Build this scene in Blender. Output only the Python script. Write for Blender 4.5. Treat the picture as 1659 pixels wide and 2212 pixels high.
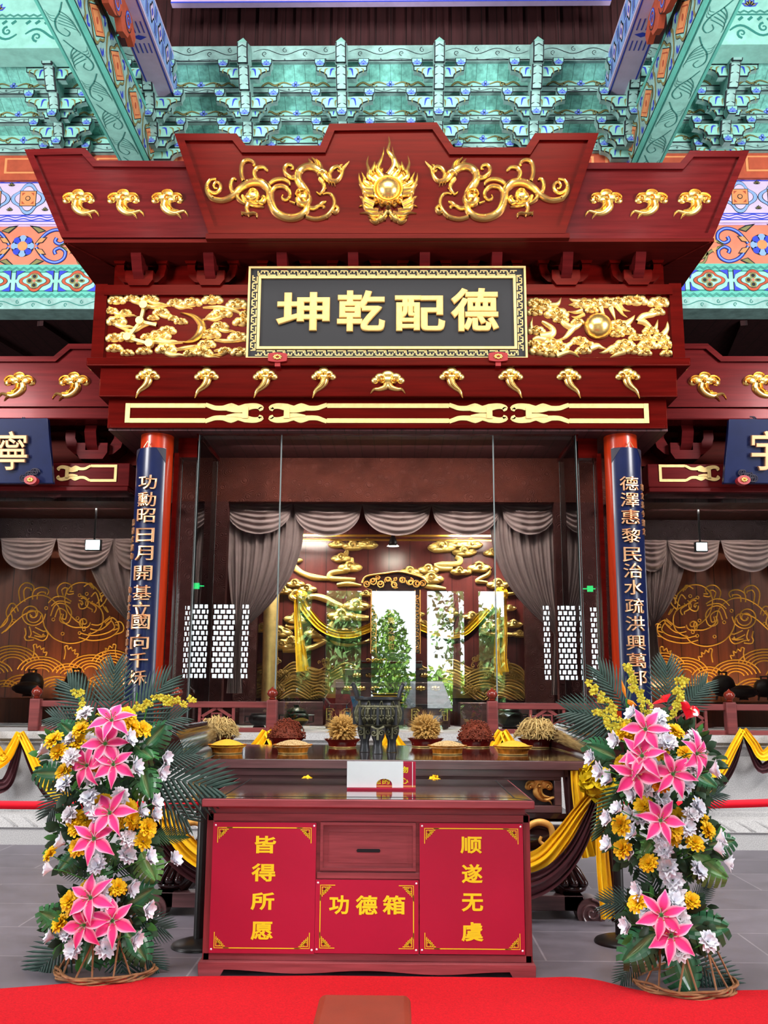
import bpy, math, random
import numpy as np
from mathutils import Vector, Matrix, Quaternion
from mathutils.geometry import tessellate_polygon
PI = math.pi
sin, cos = math.sin, math.cos
for o in list(bpy.data.objects):
    bpy.data.objects.remove(o)
scene = bpy.context.scene
COL = scene.collection
# ------------------------------------------------------------------ camera
FPX = 2050.0
CAM = np.array([0.13, 0.0, 1.55])
YAW, PITCH, ROLL = 0.0154, 0.1853, 0.0052
def _basis():
    cp, sp, cy, sy = cos(PITCH), sin(PITCH), cos(YAW), sin(YAW)
    fw = np.array([-sy*cp, cy*cp, sp]); rt = np.array([cy, sy, 0.0]); up = np.cross(rt, fw)
    return fw, rt*cos(ROLL)+up*sin(ROLL), -rt*sin(ROLL)+up*cos(ROLL)
FW, RT, UP = _basis()
cam_data = bpy.data.cameras.new('camera'); cam = bpy.data.objects.new('camera', cam_data); COL.objects.link(cam)
cam_data.sensor_fit = 'VERTICAL'; cam_data.sensor_height = 24.0; cam_data.lens = FPX/2212*24.0
cam_data.clip_start = 0.05; cam_data.clip_end = 300
cam.matrix_world = Matrix(((RT[0], UP[0], -FW[0], CAM[0]), (RT[1], UP[1], -FW[1], CAM[1]), (RT[2], UP[2], -FW[2], CAM[2]), (0, 0, 0, 1)))
scene.camera = cam
# ------------------------------------------------------------------ light and exposure
vs = scene.view_settings
vs.view_transform = 'Standard'; vs.look = 'None'; vs.gamma = 1.0; vs.use_curve_mapping = False
vs.exposure = 0.55
world = bpy.data.worlds.new('sky'); scene.world = world; world.use_nodes = True
bgn = world.node_tree.nodes['Background']
bgn.inputs['Color'].default_value = (0.86, 0.94, 1.0, 1); bgn.inputs['Strength'].default_value = 5.0
sd_ = bpy.data.lights.new('sun', 'SUN'); sd_.energy = 15.0; sd_.angle = 0.02; sd_.color = (1, .95, .85)
so_ = bpy.data.objects.new('sun', sd_); COL.objects.link(so_); so_.rotation_euler = Vector((0.25, -0.6, -0.8)).to_track_quat('-Z', 'Y').to_euler()
def lamp(name, loc, target, sx, sy, power, col=(1, 1, 1), spread=180):
    d = bpy.data.lights.new(name, 'AREA'); d.shape = 'RECTANGLE'; d.size = sx; d.size_y = sy; d.energy = power; d.color = col
    d.spread = math.radians(spread)
    o = bpy.data.objects.new(name, d); COL.objects.link(o); o.location = loc
    o.rotation_euler = (Vector(target)-Vector(loc)).to_track_quat('-Z', 'Y').to_euler()
    return o
lamp('hall_light_high', (0, 4.2, 11.7), (0, 10.6, 5.0), 11, 2.2, 600, (1.0, 0.97, 0.93))  # unseen key light added high up to light the shrine front
lamp('hall_light_front', (0, 1.4, 9.8), (0, 7.6, 1.4), 10, 2.5, 700, (1.0, 0.97, 0.94))  # fill lamp added so box, table and visitors are lit from ahead
lamp('side_door_daylight_west', (-11.4, 1.6, 2.9), (-0.5, 8.0, 1.8), 2.2, 3.6, 560, (0.96, 0.98, 1.0))  # no door here: area light added to brighten front faces from the side
lamp('side_door_daylight_east', (11.4, 1.6, 2.9), (0.5, 8.0, 1.8), 2.2, 3.6, 560, (0.96, 0.98, 1.0))  # matching added fill on the opposite flank, also without a door
lamp('ceiling_floodlight_west', (-7.2, 5.5, 6.2), (0, 12.5, 9.5), 1.8, 1.8, 520, (1.0, 0.97, 0.95))
lamp('ceiling_floodlight_east', (7.2, 5.5, 6.2), (0, 12.5, 9.5), 1.8, 1.8, 520, (1.0, 0.97, 0.95))
lamp('porch_light', (0, 10.75, 4.33), (0, 11.6, 2.6), 3.6, .25, 58, (1, .93, .86))  # strip light added to lift the porch interior, no fixture there
cyc = scene.cycles
cyc.use_denoising = True; cyc.max_bounces = 8; cyc.diffuse_bounces = 3; cyc.glossy_bounces = 4; cyc.transparent_max_bounces = 12
cyc.transmission_bounces = 4; cyc.sample_clamp_indirect = 6.0; cyc.caustics_reflective = False; cyc.caustics_refractive = False
# ------------------------------------------------------------------ points measured along sight lines, placed at their real distance
def ray(px, py):
    return RT*(px-829.5)/FPX - UP*(py-1106)/FPX + FW
def at(px, py, Y):
    r = ray(px, py); return CAM + r*(Y-CAM[1])/r[1]
def zat(px, py, Z):
    r = ray(px, py); return CAM + r*(Z-CAM[2])/r[2]
def xat(px, py, X):
    r = ray(px, py); return CAM + r*(X-CAM[0])/r[0]
def xz(px, py, Y):
    p = at(px, py, Y); return (float(p[0]), float(p[2]))
def zp(py, Y, px=838):
    return float(at(px, py, Y)[2])
def xp(px, py, Y):
    return float(at(px, py, Y)[0])
# ------------------------------------------------------------------ materials
MATS = {}
def mat(name, col, rough=0.5, metal=0.0, var=0.0, vscale=6.0, stretch=(1, 1, 1), bump=0.0, bscale=40.0, coat=0.0, emit=None, attr=None, spec=0.25, sheen=0.0, sub=0.0):
    sheen = sheen*0.3
    m = bpy.data.materials.new(name); MATS[name] = m; m.use_nodes = True
    nt = m.node_tree; N, L = nt.nodes, nt.links
    b = N['Principled BSDF']
    b.inputs['Base Color'].default_value = (*col, 1); b.inputs['Roughness'].default_value = rough; b.inputs['Metallic'].default_value = metal
    b.inputs['Coat Weight'].default_value = coat; b.inputs['Coat Roughness'].default_value = 0.08
    b.inputs['Specular IOR Level'].default_value = spec
    if sheen: b.inputs['Sheen Weight'].default_value = sheen
    if sub:
        b.inputs['Subsurface Weight'].default_value = sub; b.inputs['Subsurface Radius'].default_value = (0.02, 0.02, 0.02)
    if emit:
        b.inputs['Emission Color'].default_value = (*emit[0], 1); b.inputs['Emission Strength'].default_value = emit[1]
    if var or bump:
        tc = N.new('ShaderNodeTexCoord'); mp = N.new('ShaderNodeMapping'); mp.inputs['Scale'].default_value = stretch
        L.new(tc.outputs['Object'], mp.inputs['Vector'])
    src = None
    if attr:
        a = N.new('ShaderNodeVertexColor'); a.layer_name = attr; src = a.outputs['Color']
        L.new(src, b.inputs['Base Color'])
    if var:
        n = N.new('ShaderNodeTexNoise'); n.inputs['Scale'].default_value = vscale; n.inputs['Detail'].default_value = 6; n.inputs['Roughness'].default_value = 0.6
        L.new(mp.outputs['Vector'], n.inputs['Vector'])
        mr = N.new('ShaderNodeMapRange'); mr.inputs['From Min'].default_value = 0.3; mr.inputs['From Max'].default_value = 0.7
        mr.inputs['To Min'].default_value = 1-var; mr.inputs['To Max'].default_value = 1+var
        L.new(n.outputs['Fac'], mr.inputs['Value'])
        mx = N.new('ShaderNodeMix'); mx.data_type = 'RGBA'; mx.blend_type = 'MULTIPLY'; mx.inputs['Factor'].default_value = 1
        mx.inputs[6].default_value = (*col, 1)
        if src is not None: L.new(src, mx.inputs[6])
        L.new(mr.outputs['Result'], mx.inputs[7]); L.new(mx.outputs[2], b.inputs['Base Color'])
    if bump:
        n2 = N.new('ShaderNodeTexNoise'); n2.inputs['Scale'].default_value = bscale; n2.inputs['Detail'].default_value = 4
        L.new(mp.outputs['Vector'], n2.inputs['Vector'])
        bp = N.new('ShaderNodeBump'); bp.inputs['Strength'].default_value = bump; bp.inputs['Distance'].default_value = 0.01
        L.new(n2.outputs['Fac'], bp.inputs['Height']); L.new(bp.outputs['Normal'], b.inputs['Normal'])
    return m
def wood(name, col, rough=0.3, coat=0.3, var=0.35, axis='x', scale=3.0, spec=0.22, tint=None):
    st = {'x': (0.35, 6, 6), 'z': (6, 6, 0.35), 'y': (6, 0.35, 6)}[axis]
    m = mat(name, col, rough, var=var, vscale=scale, stretch=st, coat=coat*0.35, spec=spec)
    if tint: m.node_tree.nodes['Principled BSDF'].inputs['Specular Tint'].default_value = (*tint, 1)
    return m
lacq = wood('red_lacquer', (0.052, 0.0015, 0.0011), 0.22, 0.0, spec=.22, tint=(1, .22, .16))
lacq_d = wood('dark_lacquer', (0.065, 0.005, 0.004), 0.35, 0.0, spec=.12, tint=(1, .3, .25))
lacq_dz = wood('dark_lacquer_upright', (0.075, 0.008, 0.007), 0.35, 0.15, axis='z')
lacq_w = wood('wine_lacquer', (0.068, 0.0052, 0.0055), 0.22, 0.05, spec=.18, tint=(1, .4, .42))
column_red = wood('column_lacquer', (0.33, 0.022, 0.004), 0.3, 0.4, axis='z', var=0.3)
box_wood = wood('rosewood', (0.26, 0.052, 0.060), 0.4, 0.15, var=0.4, scale=4)
box_woodz = wood('rosewood_upright', (0.205, 0.030, 0.036), 0.4, 0.15, var=0.4, scale=4, axis='z')
table_wood = wood('dark_rosewood', (0.105, 0.046, 0.048), 0.3, 0.5, var=0.45, scale=4, spec=.4)
table_top_m = wood('polished_dark_rosewood', (0.026, 0.009, 0.008), 0.1, 2.4, var=0.5, scale=4, spec=.5)
table_dark = mat('near_black_lacquer', (0.022, 0.007, 0.007), 0.16, coat=0.6, var=0.3)
rail_wood = wood('railing_wood', (0.135, 0.028, 0.027), 0.45, 0.05, scale=4)
inner_wood = wood('interior_panel_wood', (0.085, 0.014, 0.009), 0.4, 0.1, axis='z')
glow_wood = wood('brown_panel_wood', (0.15, 0.036, 0.014), 0.42, 0.1, axis='z')
dark_board = mat('dark_stained_boards', (0.030, 0.007, 0.008), 0.7, var=0.4, vscale=4)
gold = mat('gold_leaf', (0.86, 0.57, 0.18), 0.27, 0.9, var=0.12, vscale=9, bump=0.12, bscale=25)
gold_soft = mat('soft_gilding', (0.95, 0.68, 0.22), 0.36, 0.45, var=0.15, vscale=9, bump=0.15, bscale=25)
gold_dull = mat('aged_gold_leaf', (0.86, 0.62, 0.23), 0.4, 0.8, var=0.2, vscale=9, bump=0.2, bscale=30)
gold_paint = mat('gold_paint', (0.70, 0.42, 0.14), 0.5, 0.2, var=0.15, vscale=20)
gold_pale = mat('pale_gold_inlay', (0.60, 0.42, 0.17), 0.5, 0.2, var=0.15, vscale=14)
gold_line = mat('gold_line', (0.85, 0.46, 0.07), 0.4, 0.5)
copper = mat('rose_gold', (0.80, 0.42, 0.22), 0.3, 0.8)
carved_gilt = mat('carved_gilt_wood', (0.78, 0.40, 0.10), 0.42, 0.25, var=0.2, vscale=15)
navy = mat('navy_lacquer', (0.004, 0.008, 0.040), 0.3, coat=0.1, var=0.15)
navy_rel = mat('navy_relief', (0.022, 0.019, 0.03), 0.5)
slate_board = mat('charcoal_plaque', (0.058, 0.043, 0.050), 0.55, var=0.3, vscale=3, stretch=(1, 5, 5), spec=0.3)
black = mat('black_paint', (0.010, 0.010, 0.012), 0.5)
granite = mat('grey_granite', (0.40, 0.39, 0.39), 0.6, var=0.35, vscale=120, bump=0.05, bscale=60)
carpet_m = mat('red_carpet', (0.56, 0.003, 0.010), 0.95, spec=0.05, var=0.25, vscale=120, bump=0.5, bscale=300, sheen=0.15)
leather = mat('brown_leatherette', (0.25, 0.036, 0.018), 0.42, var=0.12, vscale=5, bump=0.06, bscale=200)
yellow_c = mat('yellow_satin', (0.93, 0.56, 0.010), 0.5, var=0.1, vscale=8, sheen=0.2)
maroon_c = mat('maroon_satin', (0.060, 0.013, 0.018), 0.5, var=0.2, vscale=8, sheen=0.2)
tulle = mat('yellow_tulle', (0.62, 0.44, 0.004), 0.6, var=0.25, vscale=30)
curtain_m = mat('taupe_curtain', (0.31, 0.215, 0.205), 0.7, var=0.12, vscale=6, sheen=0.3)
red_belt = mat('red_webbing', (0.80, 0.004, 0.02), 0.6)
poster = mat('crimson_poster', (0.43, 0.012, 0.046), 0.38, var=0.06, vscale=2)
poster_y = mat('yellow_lettering', (0.90, 0.72, 0.02), 0.5)
stanchion_m = mat('black_steel', (0.012, 0.010, 0.010), 0.35, var=0.3)
bronze = mat('dark_bronze', (0.040, 0.041, 0.045), 0.4, 0.5, var=0.4, vscale=14, bump=0.15, bscale=50)
bronze_g = mat('green_bronze_relief', (0.13, 0.125, 0.075), 0.5, 0.4, var=0.4, vscale=20)
urn_m = mat('black_pottery', (0.012, 0.009, 0.009), 0.45, var=0.3)
bowl_or = wood('amber_wood', (0.58, 0.19, 0.02), 0.25, 0.4, axis='z', var=0.5, scale=6)
bowl_dk = mat('dark_red_bowl', (0.16, 0.008, 0.006), 0.22, coat=0.5, var=0.3)
paper_w = mat('white_paper', (0.88, 0.92, 0.95), 0.6, var=0.03, vscale=6)
steel = mat('polished_steel', (0.7, 0.7, 0.7), 0.25, 1.0)
# painted architecture
teal = mat('pale_teal_paint', (0.25, 0.56, 0.48), 0.6, var=0.18, vscale=5)
teal_b = mat('teal_paint', (0.10, 0.42, 0.34), 0.6, var=0.12, vscale=5)
teal_g = mat('grey_teal_paint', (0.25, 0.44, 0.41), 0.65, var=0.3, vscale=6)
teal_d = mat('deep_teal_paint', (0.03, 0.19, 0.16), 0.6)
ink = mat('ink_outline', (0.012, 0.016, 0.022), 0.6)
blue_p = mat('cobalt_paint', (0.03, 0.055, 0.50), 0.55)
sky_p = mat('pale_blue_paint', (0.22, 0.36, 0.68), 0.6)
lilac = mat('lilac_paint', (0.50, 0.38, 0.62), 0.6, var=0.1, vscale=5)
lilac_w = mat('lilac_white_paint', (0.56, 0.46, 0.64), 0.6, var=0.08, vscale=5)
olive_p = mat('olive_paint', (0.20, 0.19, 0.07), 0.6)
orange_p = mat('orange_paint', (0.66, 0.26, 0.10), 0.6, var=0.1)
salmon_p = mat('salmon_paint', (0.62, 0.19, 0.115), 0.6, var=0.14, vscale=4)
rust_p = mat('rust_paint', (0.40, 0.075, 0.035), 0.6, var=0.2)
# ------------------------------------------------------------------ mesh building
class MB:
    def __init__(s):
        s.v = []; s.f = []; s.mi = []; s.cur = 0; s.mats = []
    def use(s, m):
        if m not in s.mats: s.mats.append(m)
        s.cur = s.mats.index(m); return s
    def add(s, vs_, fs):
        b = len(s.v); s.v.extend([tuple(map(float, p)) for p in vs_])
        for f in fs:
            s.f.append(tuple(i+b for i in f)); s.mi.append(s.cur)
        return s
    def box(s, x0, x1, y0, y1, z0, z1):
        return s.add([(x0, y0, z0), (x1, y0, z0), (x1, y1, z0), (x0, y1, z0), (x0, y0, z1), (x1, y0, z1), (x1, y1, z1), (x0, y1, z1)],
                     [(0, 3, 2, 1), (4, 5, 6, 7), (0, 1, 5, 4), (1, 2, 6, 5), (2, 3, 7, 6), (3, 0, 4, 7)])
    def bar(s, a, b, w, h, upv=(0, 0, 1)):
        a, b = Vector(a), Vector(b); d = (b-a).normalized(); u = Vector(upv)
        if abs(d.dot(u)) > 0.98: u = Vector((0, 1, 0))
        r = d.cross(u).normalized(); u = r.cross(d)
        p = [q + r*x*w/2 + u*y*h/2 for q in (a, b) for x, y in ((-1, -1), (1, -1), (1, 1), (-1, 1))]
        return s.add(p, [(0, 1, 2, 3), (7, 6, 5, 4), (0, 4, 5, 1), (1, 5, 6, 2), (2, 6, 7, 3), (3, 7, 4, 0)])
    def prism(s, poly, y0, y1, back=True):      # polygon in x,z extruded from y0 (front) to y1
        n = len(poly)
        vs_ = [(x, y0, z) for x, z in poly]+[(x, y1, z) for x, z in poly]
        ar = sum(poly[i][0]*poly[(i+1) % n][1]-poly[(i+1) % n][0]*poly[i][1] for i in range(n))
        tr = tessellate_polygon([[Vector((x, z, 0)) for x, z in poly]])
        fs = []
        for t in tr:
            a = sum(poly[t[i]][0]*poly[t[(i+1) % 3]][1]-poly[t[(i+1) % 3]][0]*poly[t[i]][1] for i in range(3))
            t = tuple(t) if a > 0 else tuple(reversed(t))
            fs.append(t)
            if back: fs.append(tuple(i+n for i in reversed(t)))
        for i in range(n):
            j = (i+1) % n
            fs.append((i, i+n, j+n, j) if ar > 0 else (j, j+n, i+n, i))
        return s.add(vs_, fs)
    def flat(s, poly, y):                        # flat polygon facing -y
        tr = tessellate_polygon([[Vector((x, z, 0)) for x, z in poly]]); fs = []
        for t in tr:
            a = sum(poly[t[i]][0]*poly[t[(i+1) % 3]][1]-poly[t[(i+1) % 3]][0]*poly[t[i]][1] for i in range(3))
            fs.append(tuple(t) if a > 0 else tuple(reversed(t)))
        return s.add([(x, y, z) for x, z in poly], fs)
    def disc(s, cx, cz, rx, rz, y, n=20):
        return s.flat([(cx+rx*cos(2*PI*i/n), cz+rz*sin(2*PI*i/n)) for i in range(n)], y)
    def lathe(s, prof, c=(0, 0, 0), n=24, ang=2*PI, a0=0.0, sx=1.0, sy=1.0):
        full = abs(ang-2*PI) < 1e-6; m = n if full else n+1
        vs_ = [(c[0]+sx*r*cos(a0+ang*i/n), c[1]+sy*r*sin(a0+ang*i/n), c[2]+z) for r, z in prof for i in range(m)]
        fs = []
        for k in range(len(prof)-1):
            for i in range(n):
                j = (i+1) % m
                fs.append((k*m+i, k*m+j, (k+1)*m+j, (k+1)*m+i))
        s.add(vs_, fs)
        if full:
            b = len(s.v)-len(vs_)
            if prof[0][0] > 1e-4: s.f.append(tuple(b+i for i in reversed(range(n)))); s.mi.append(s.cur)
            if prof[-1][0] > 1e-4: s.f.append(tuple(b+(len(prof)-1)*m+i for i in range(n))); s.mi.append(s.cur)
        return s
    def ball(s, c, rx, ry=None, rz=None, n=14, m=8):
        ry = rx if ry is None else ry; rz = rx if rz is None else rz
        prof = [(max(1e-5, sin(PI*k/m)), -cos(PI*k/m)) for k in range(m+1)]
        vs_ = [(c[0]+rx*r*cos(2*PI*i/n), c[1]+ry*r*sin(2*PI*i/n), c[2]+rz*z) for r, z in prof for i in range(n)]
        fs = [(k*n+i, k*n+(i+1) % n, (k+1)*n+(i+1) % n, (k+1)*n+i) for k in range(m) for i in range(n)]
        return s.add(vs_, fs)
    def tube(s, pts, rad, n=8, cap=True, sq=1.0):
        P = [Vector(p) for p in pts]; k = len(P)
        R = rad if isinstance(rad, (list, tuple)) else [rad]*k
        if len(R) != k: R = list(np.interp(np.linspace(0, 1, k), np.linspace(0, 1, len(R)), R))
        t0 = (P[1]-P[0]).normalized(); u = t0.orthogonal().normalized(); vs_ = []
        for i in range(k):
            t = ((P[min(i+1, k-1)]-P[max(i-1, 0)])).normalized()
            u = (u-t*u.dot(t))
            u = u.normalized() if u.length > 1e-6 else t.orthogonal().normalized()
            w = t.cross(u)
            for j in range(n):
                a = 2*PI*j/n; vs_.append(P[i]+(u*cos(a)+w*sin(a)*sq)*R[i])
        fs = [(i*n+j, i*n+(j+1) % n, (i+1)*n+(j+1) % n, (i+1)*n+j) for i in range(k-1) for j in range(n)]
        if cap: fs += [tuple(reversed(range(n))), tuple((k-1)*n+j for j in range(n))]
        return s.add(vs_, fs)
    def dome(s, cx, cz, rx, rz, h, y, n=14, m=4):  # half ellipsoid swelling towards the viewer
        vs_ = []; fs = []
        for k in range(m):
            r = cos(PI/2*k/m); d = sin(PI/2*k/m)
            vs_ += [(cx+rx*r*cos(2*PI*i/n), y-h*d, cz+rz*r*sin(2*PI*i/n)) for i in range(n)]
        vs_.append((cx, y-h, cz))
        for k in range(m-1):
            fs += [(k*n+i, k*n+(i+1) % n, (k+1)*n+(i+1) % n, (k+1)*n+i) for i in range(n)]
        fs += [((m-1)*n+i, (m-1)*n+(i+1) % n, m*n) for i in range(n)]
        return s.add(vs_, fs)
    def ridge(s, pts, w, h, y, flat=False, sm=4):   # moulding along a path in x,z; half-width w, height h
        P = smooth(pts, sm) if sm else [tuple(p) for p in pts]
        k = len(P); W = [w]*k if not isinstance(w, (list, tuple)) else list(np.interp(np.linspace(0, 1, k), np.linspace(0, 1, len(w)), w))
        prof = [(-1, 0), (-0.94, 0.6), (0.94, 0.6), (1, 0)] if flat else [(-1, 0), (-0.72, 0.7), (0, 1), (0.72, 0.7), (1, 0)]
        mw = max(W); q = len(prof); vs_ = []
        for i in range(k):
            a = P[max(i-1, 0)]; b = P[min(i+1, k-1)]; dx, dz = b[0]-a[0], b[1]-a[1]; l = math.hypot(dx, dz) or 1
            nx, nz = -dz/l, dx/l
            hh = h if flat else h*(0.35+0.65*W[i]/mw)
            for u, d in prof:
                vs_.append((P[i][0]+nx*u*W[i], y-d*hh, P[i][1]+nz*u*W[i]))
        fs = [(i*q+j, i*q+j+1, (i+1)*q+j+1, (i+1)*q+j) for i in range(k-1) for j in range(q-1)]
        return s.add(vs_, fs)
    def line(s, pts, w, y, sm=0):                  # painted line, facing -y
        P = smooth(pts, sm) if sm else [tuple(p) for p in pts]
        k = len(P); W = [w]*k if not isinstance(w, (list, tuple)) else list(np.interp(np.linspace(0, 1, k), np.linspace(0, 1, len(w)), w))
        vs_ = []
        for i in range(k):
            a = P[max(i-1, 0)]; b = P[min(i+1, k-1)]; dx, dz = b[0]-a[0], b[1]-a[1]; l = math.hypot(dx, dz) or 1
            nx, nz = -dz/l*W[i]/2, dx/l*W[i]/2
            vs_ += [(P[i][0]+nx, y, P[i][1]+nz), (P[i][0]-nx, y, P[i][1]-nz)]
        return s.add(vs_, [(2*i, 2*i+1, 2*i+3, 2*i+2) for i in range(k-1)])
    def sheet(s, fn, nu, nv):
        vs_ = [fn(i/nu, j/nv) for j in range(nv+1) for i in range(nu+1)]
        return s.add(vs_, [(j*(nu+1)+i, j*(nu+1)+i+1, (j+1)*(nu+1)+i+1, (j+1)*(nu+1)+i) for j in range(nv) for i in range(nu)])
    def xform(s, fn, start=0):
        s.v[start:] = [tuple(map(float, fn(*p))) for p in s.v[start:]]; return s
    def merge(s, other, fn=None):
        b = len(s.v); s.v += [tuple(map(float, fn(*p))) if fn else p for p in other.v]
        for f, k in zip(other.f, other.mi):
            m = other.mats[k] if other.mats else None
            if m is not None and m not in s.mats: s.mats.append(m)
            s.f.append(tuple(i+b for i in f)); s.mi.append(s.mats.index(m) if m is not None else s.cur)
        return s
    def mesh(s, name, m=None, sharp=40):
        me = bpy.data.meshes.new(name); me.from_pydata(s.v, [], s.f)
        ms = s.mats if s.mats else [m]
        for q in ms: me.materials.append(q)
        if len(ms) > 1: me.polygons.foreach_set('material_index', s.mi)
        if sharp is not None and len(me.polygons):
            me.polygons.foreach_set('use_smooth', [True]*len(me.polygons)); me.update(); me.set_sharp_from_angle(angle=math.radians(sharp))
        me.update(); return me
    def build(s, name, m=None, parent=None, sharp=40, bevel=0.0, loc=None, label=None):
        o = bpy.data.objects.new(name, s.mesh(name, m, sharp)); COL.objects.link(o)
        if bevel:
            bv = o.modifiers.new('bevel', 'BEVEL'); bv.width = bevel; bv.segments = 2; bv.limit_method = 'ANGLE'; bv.angle_limit = math.radians(50)
            bv.harden_normals = False
        if parent is not None: attach(o, parent)
        if loc is not None: o.location = loc
        if label: o['label'] = label
        return o
ROOT = {}
def world_off(p):
    v = Vector((0, 0, 0))
    while p is not None: v = v + p.location; p = p.parent
    return v
def attach(o, p):            # mesh coordinates are world coordinates, also under a parent standing at its own base
    o.parent = p; o.location = -world_off(p)
def smooth(pts, sub=4):
    n = len(pts)
    if n < 3: return [tuple(p) for p in pts]
    P = [np.array(p, float) for p in pts]; out = []
    for i in range(n-1):
        p0, p1, p2, p3 = P[max(i-1, 0)], P[i], P[i+1], P[min(i+2, n-1)]
        for k in range(sub):
            t = k/sub
            out.append(tuple(0.5*((2*p1)+(p2-p0)*t+(2*p0-5*p1+4*p2-p3)*t*t+(3*p1-p0-3*p2+p3)*t**3)))
    out.append(tuple(P[-1])); return out
def spiral_pts(cx, cz, r, turns=1.5, a0=0.0, d=1, n=16, r1=0.12):
    return [(cx+r*(1-(1-r1)*i/n)*cos(a0+d*2*PI*turns*i/n), cz+r*(1-(1-r1)*i/n)*sin(a0+d*2*PI*turns*i/n)) for i in range(n+1)]
def tag(o, label=None, cat=None, group=None, kind=None):
    if label: o['label'] = label
    if cat: o['category'] = cat
    if group: o['group'] = group
    if kind: o['kind'] = kind
    return o
def thing(name, label, cat, loc=(0, 0, 0), group=None):
    o = bpy.data.objects.new(name, None); COL.objects.link(o); o.location = loc; o.empty_display_size = 0.1
    return tag(o, label, cat, group)
def struct(name, mb, m=None, sharp=30, bevel=0.0, label=None, cat=None):
    o = mb.build(name, m, sharp=sharp, bevel=bevel); o['kind'] = 'structure'
    if label: o['label'] = label
    if cat: o['category'] = cat
    return o
def dup(root, loc, label=None, group=None):
    r = root.copy(); COL.objects.link(r); r.location = loc
    if label: r['label'] = label
    if group: r['group'] = group
    for ch in list(root.children):
        c = ch.copy(); COL.objects.link(c); c.parent = r
        for g in list(ch.children):
            d = g.copy(); COL.objects.link(d); d.parent = c
    return r
_gl = {}
def glyph(ch, bold=0.012, depth=0.03, bev=0.0):
    key = (ch, bold, depth, bev)
    if key in _gl: return _gl[key]
    c = bpy.data.curves.new('lettering', 'FONT'); c.body = ch; c.size = 1; c.offset = 0.0; c.extrude = depth; c.bevel_depth = bold+bev; c.bevel_resolution = 1; c.resolution_u = 4
    o = bpy.data.objects.new('lettering', c); COL.objects.link(o)
    me = bpy.data.meshes.new_from_object(o.evaluated_get(bpy.context.evaluated_depsgraph_get()))
    V = np.array([v.co[:] for v in me.vertices]); F = [tuple(p.vertices) for p in me.polygons]
    bpy.data.objects.remove(o); bpy.data.curves.remove(c); bpy.data.meshes.remove(me)
    lo, hi = V.min(0), V.max(0); V = V-(lo+hi)/2; V[:, 0] /= (hi-lo)[0]; V[:, 1] /= (hi-lo)[1]
    _gl[key] = (V, F); return V, F
def put_glyph(mb, ch, cx, cz, w, h, y, thick, bold=0.012, bev=0.008):
    V, F = glyph(ch, bold, 0.03, bev); t = V[:, 2].max()
    return mb.add([(cx+x*w, y-(z/t+1)*thick/2, cz+q*h) for x, q, z in V], F)
# ================================================================== THE SETTING
def floor_material():
    m = bpy.data.materials.new('slate_paving'); m.use_nodes = True; N, L = m.node_tree.nodes, m.node_tree.links; b = N['Principled BSDF']
    tc = N.new('ShaderNodeTexCoord'); mp = N.new('ShaderNodeMapping'); mp.inputs['Location'].default_value = (0.35, 0.27, 0)
    br = N.new('ShaderNodeTexBrick'); br.inputs['Scale'].default_value = 1.0; br.inputs['Brick Width'].default_value = 1.35; br.inputs['Row Height'].default_value = 0.69
    br.inputs['Mortar Size'].default_value = 0.006; br.inputs['Color1'].default_value = (0.138, 0.122, 0.148, 1); br.inputs['Color2'].default_value = (0.178, 0.157, 0.186, 1)
    br.inputs['Mortar'].default_value = (0.29, 0.26, 0.29, 1); br.offset = 0.5
    n = N.new('ShaderNodeTexNoise'); n.inputs['Scale'].default_value = 3.0; n.inputs['Detail'].default_value = 8; n.inputs['Roughness'].default_value = 0.7
    mr = N.new('ShaderNodeMapRange'); mr.inputs['From Min'].default_value = 0.3; mr.inputs['From Max'].default_value = 0.7; mr.inputs['To Min'].default_value = 0.7; mr.inputs['To Max'].default_value = 1.3
    mx = N.new('ShaderNodeMix'); mx.data_type = 'RGBA'; mx.blend_type = 'MULTIPLY'; mx.inputs['Factor'].default_value = 1
    L.new(tc.outputs['Object'], mp.inputs['Vector']); L.new(mp.outputs['Vector'], br.inputs['Vector']); L.new(tc.outputs['Object'], n.inputs['Vector'])
    L.new(n.outputs['Fac'], mr.inputs['Value']); L.new(br.outputs['Color'], mx.inputs[6]); L.new(mr.outputs['Result'], mx.inputs[7])
    L.new(mx.outputs[2], b.inputs['Base Color'])
    rr = N.new('ShaderNodeMapRange'); rr.inputs['To Min'].default_value = 0.28; rr.inputs['To Max'].default_value = 0.6; L.new(n.outputs['Fac'], rr.inputs['Value']); L.new(rr.outputs['Result'], b.inputs['Roughness'])
    return m
def boards_material(name, col, w=0.2, axis=0, rough=0.45, groove=0.012, dark=0.25):
    """planks with narrow dark joints running across one axis"""
    m = mat(name, col, rough, var=0.35, vscale=3, stretch=(5, 5, 0.4) if axis == 0 else (0.4, 5, 5)); N, L = m.node_tree.nodes, m.node_tree.links
    b = N['Principled BSDF']; src = b.inputs['Base Color'].links[0].from_socket
    tc = N.new('ShaderNodeTexCoord'); sp = N.new('ShaderNodeSeparateXYZ'); L.new(tc.outputs['Object'], sp.inputs[0])
    d = N.new('ShaderNodeMath'); d.operation = 'DIVIDE'; d.inputs[1].default_value = w; L.new(sp.outputs[axis], d.inputs[0])
    f = N.new('ShaderNodeMath'); f.operation = 'FRACT'; L.new(d.outputs[0], f.inputs[0])
    c = N.new('ShaderNodeMath'); c.operation = 'LESS_THAN'; c.inputs[1].default_value = groove/w; L.new(f.outputs[0], c.inputs[0])
    mx = N.new('ShaderNodeMix'); mx.data_type = 'RGBA'; L.new(c.outputs[0], mx.inputs['Factor']); L.new(src, mx.inputs[6]); mx.inputs[7].default_value = (*[k*dark for k in col], 1)
    L.new(mx.outputs[2], b.inputs['Base Color']); return m
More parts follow.
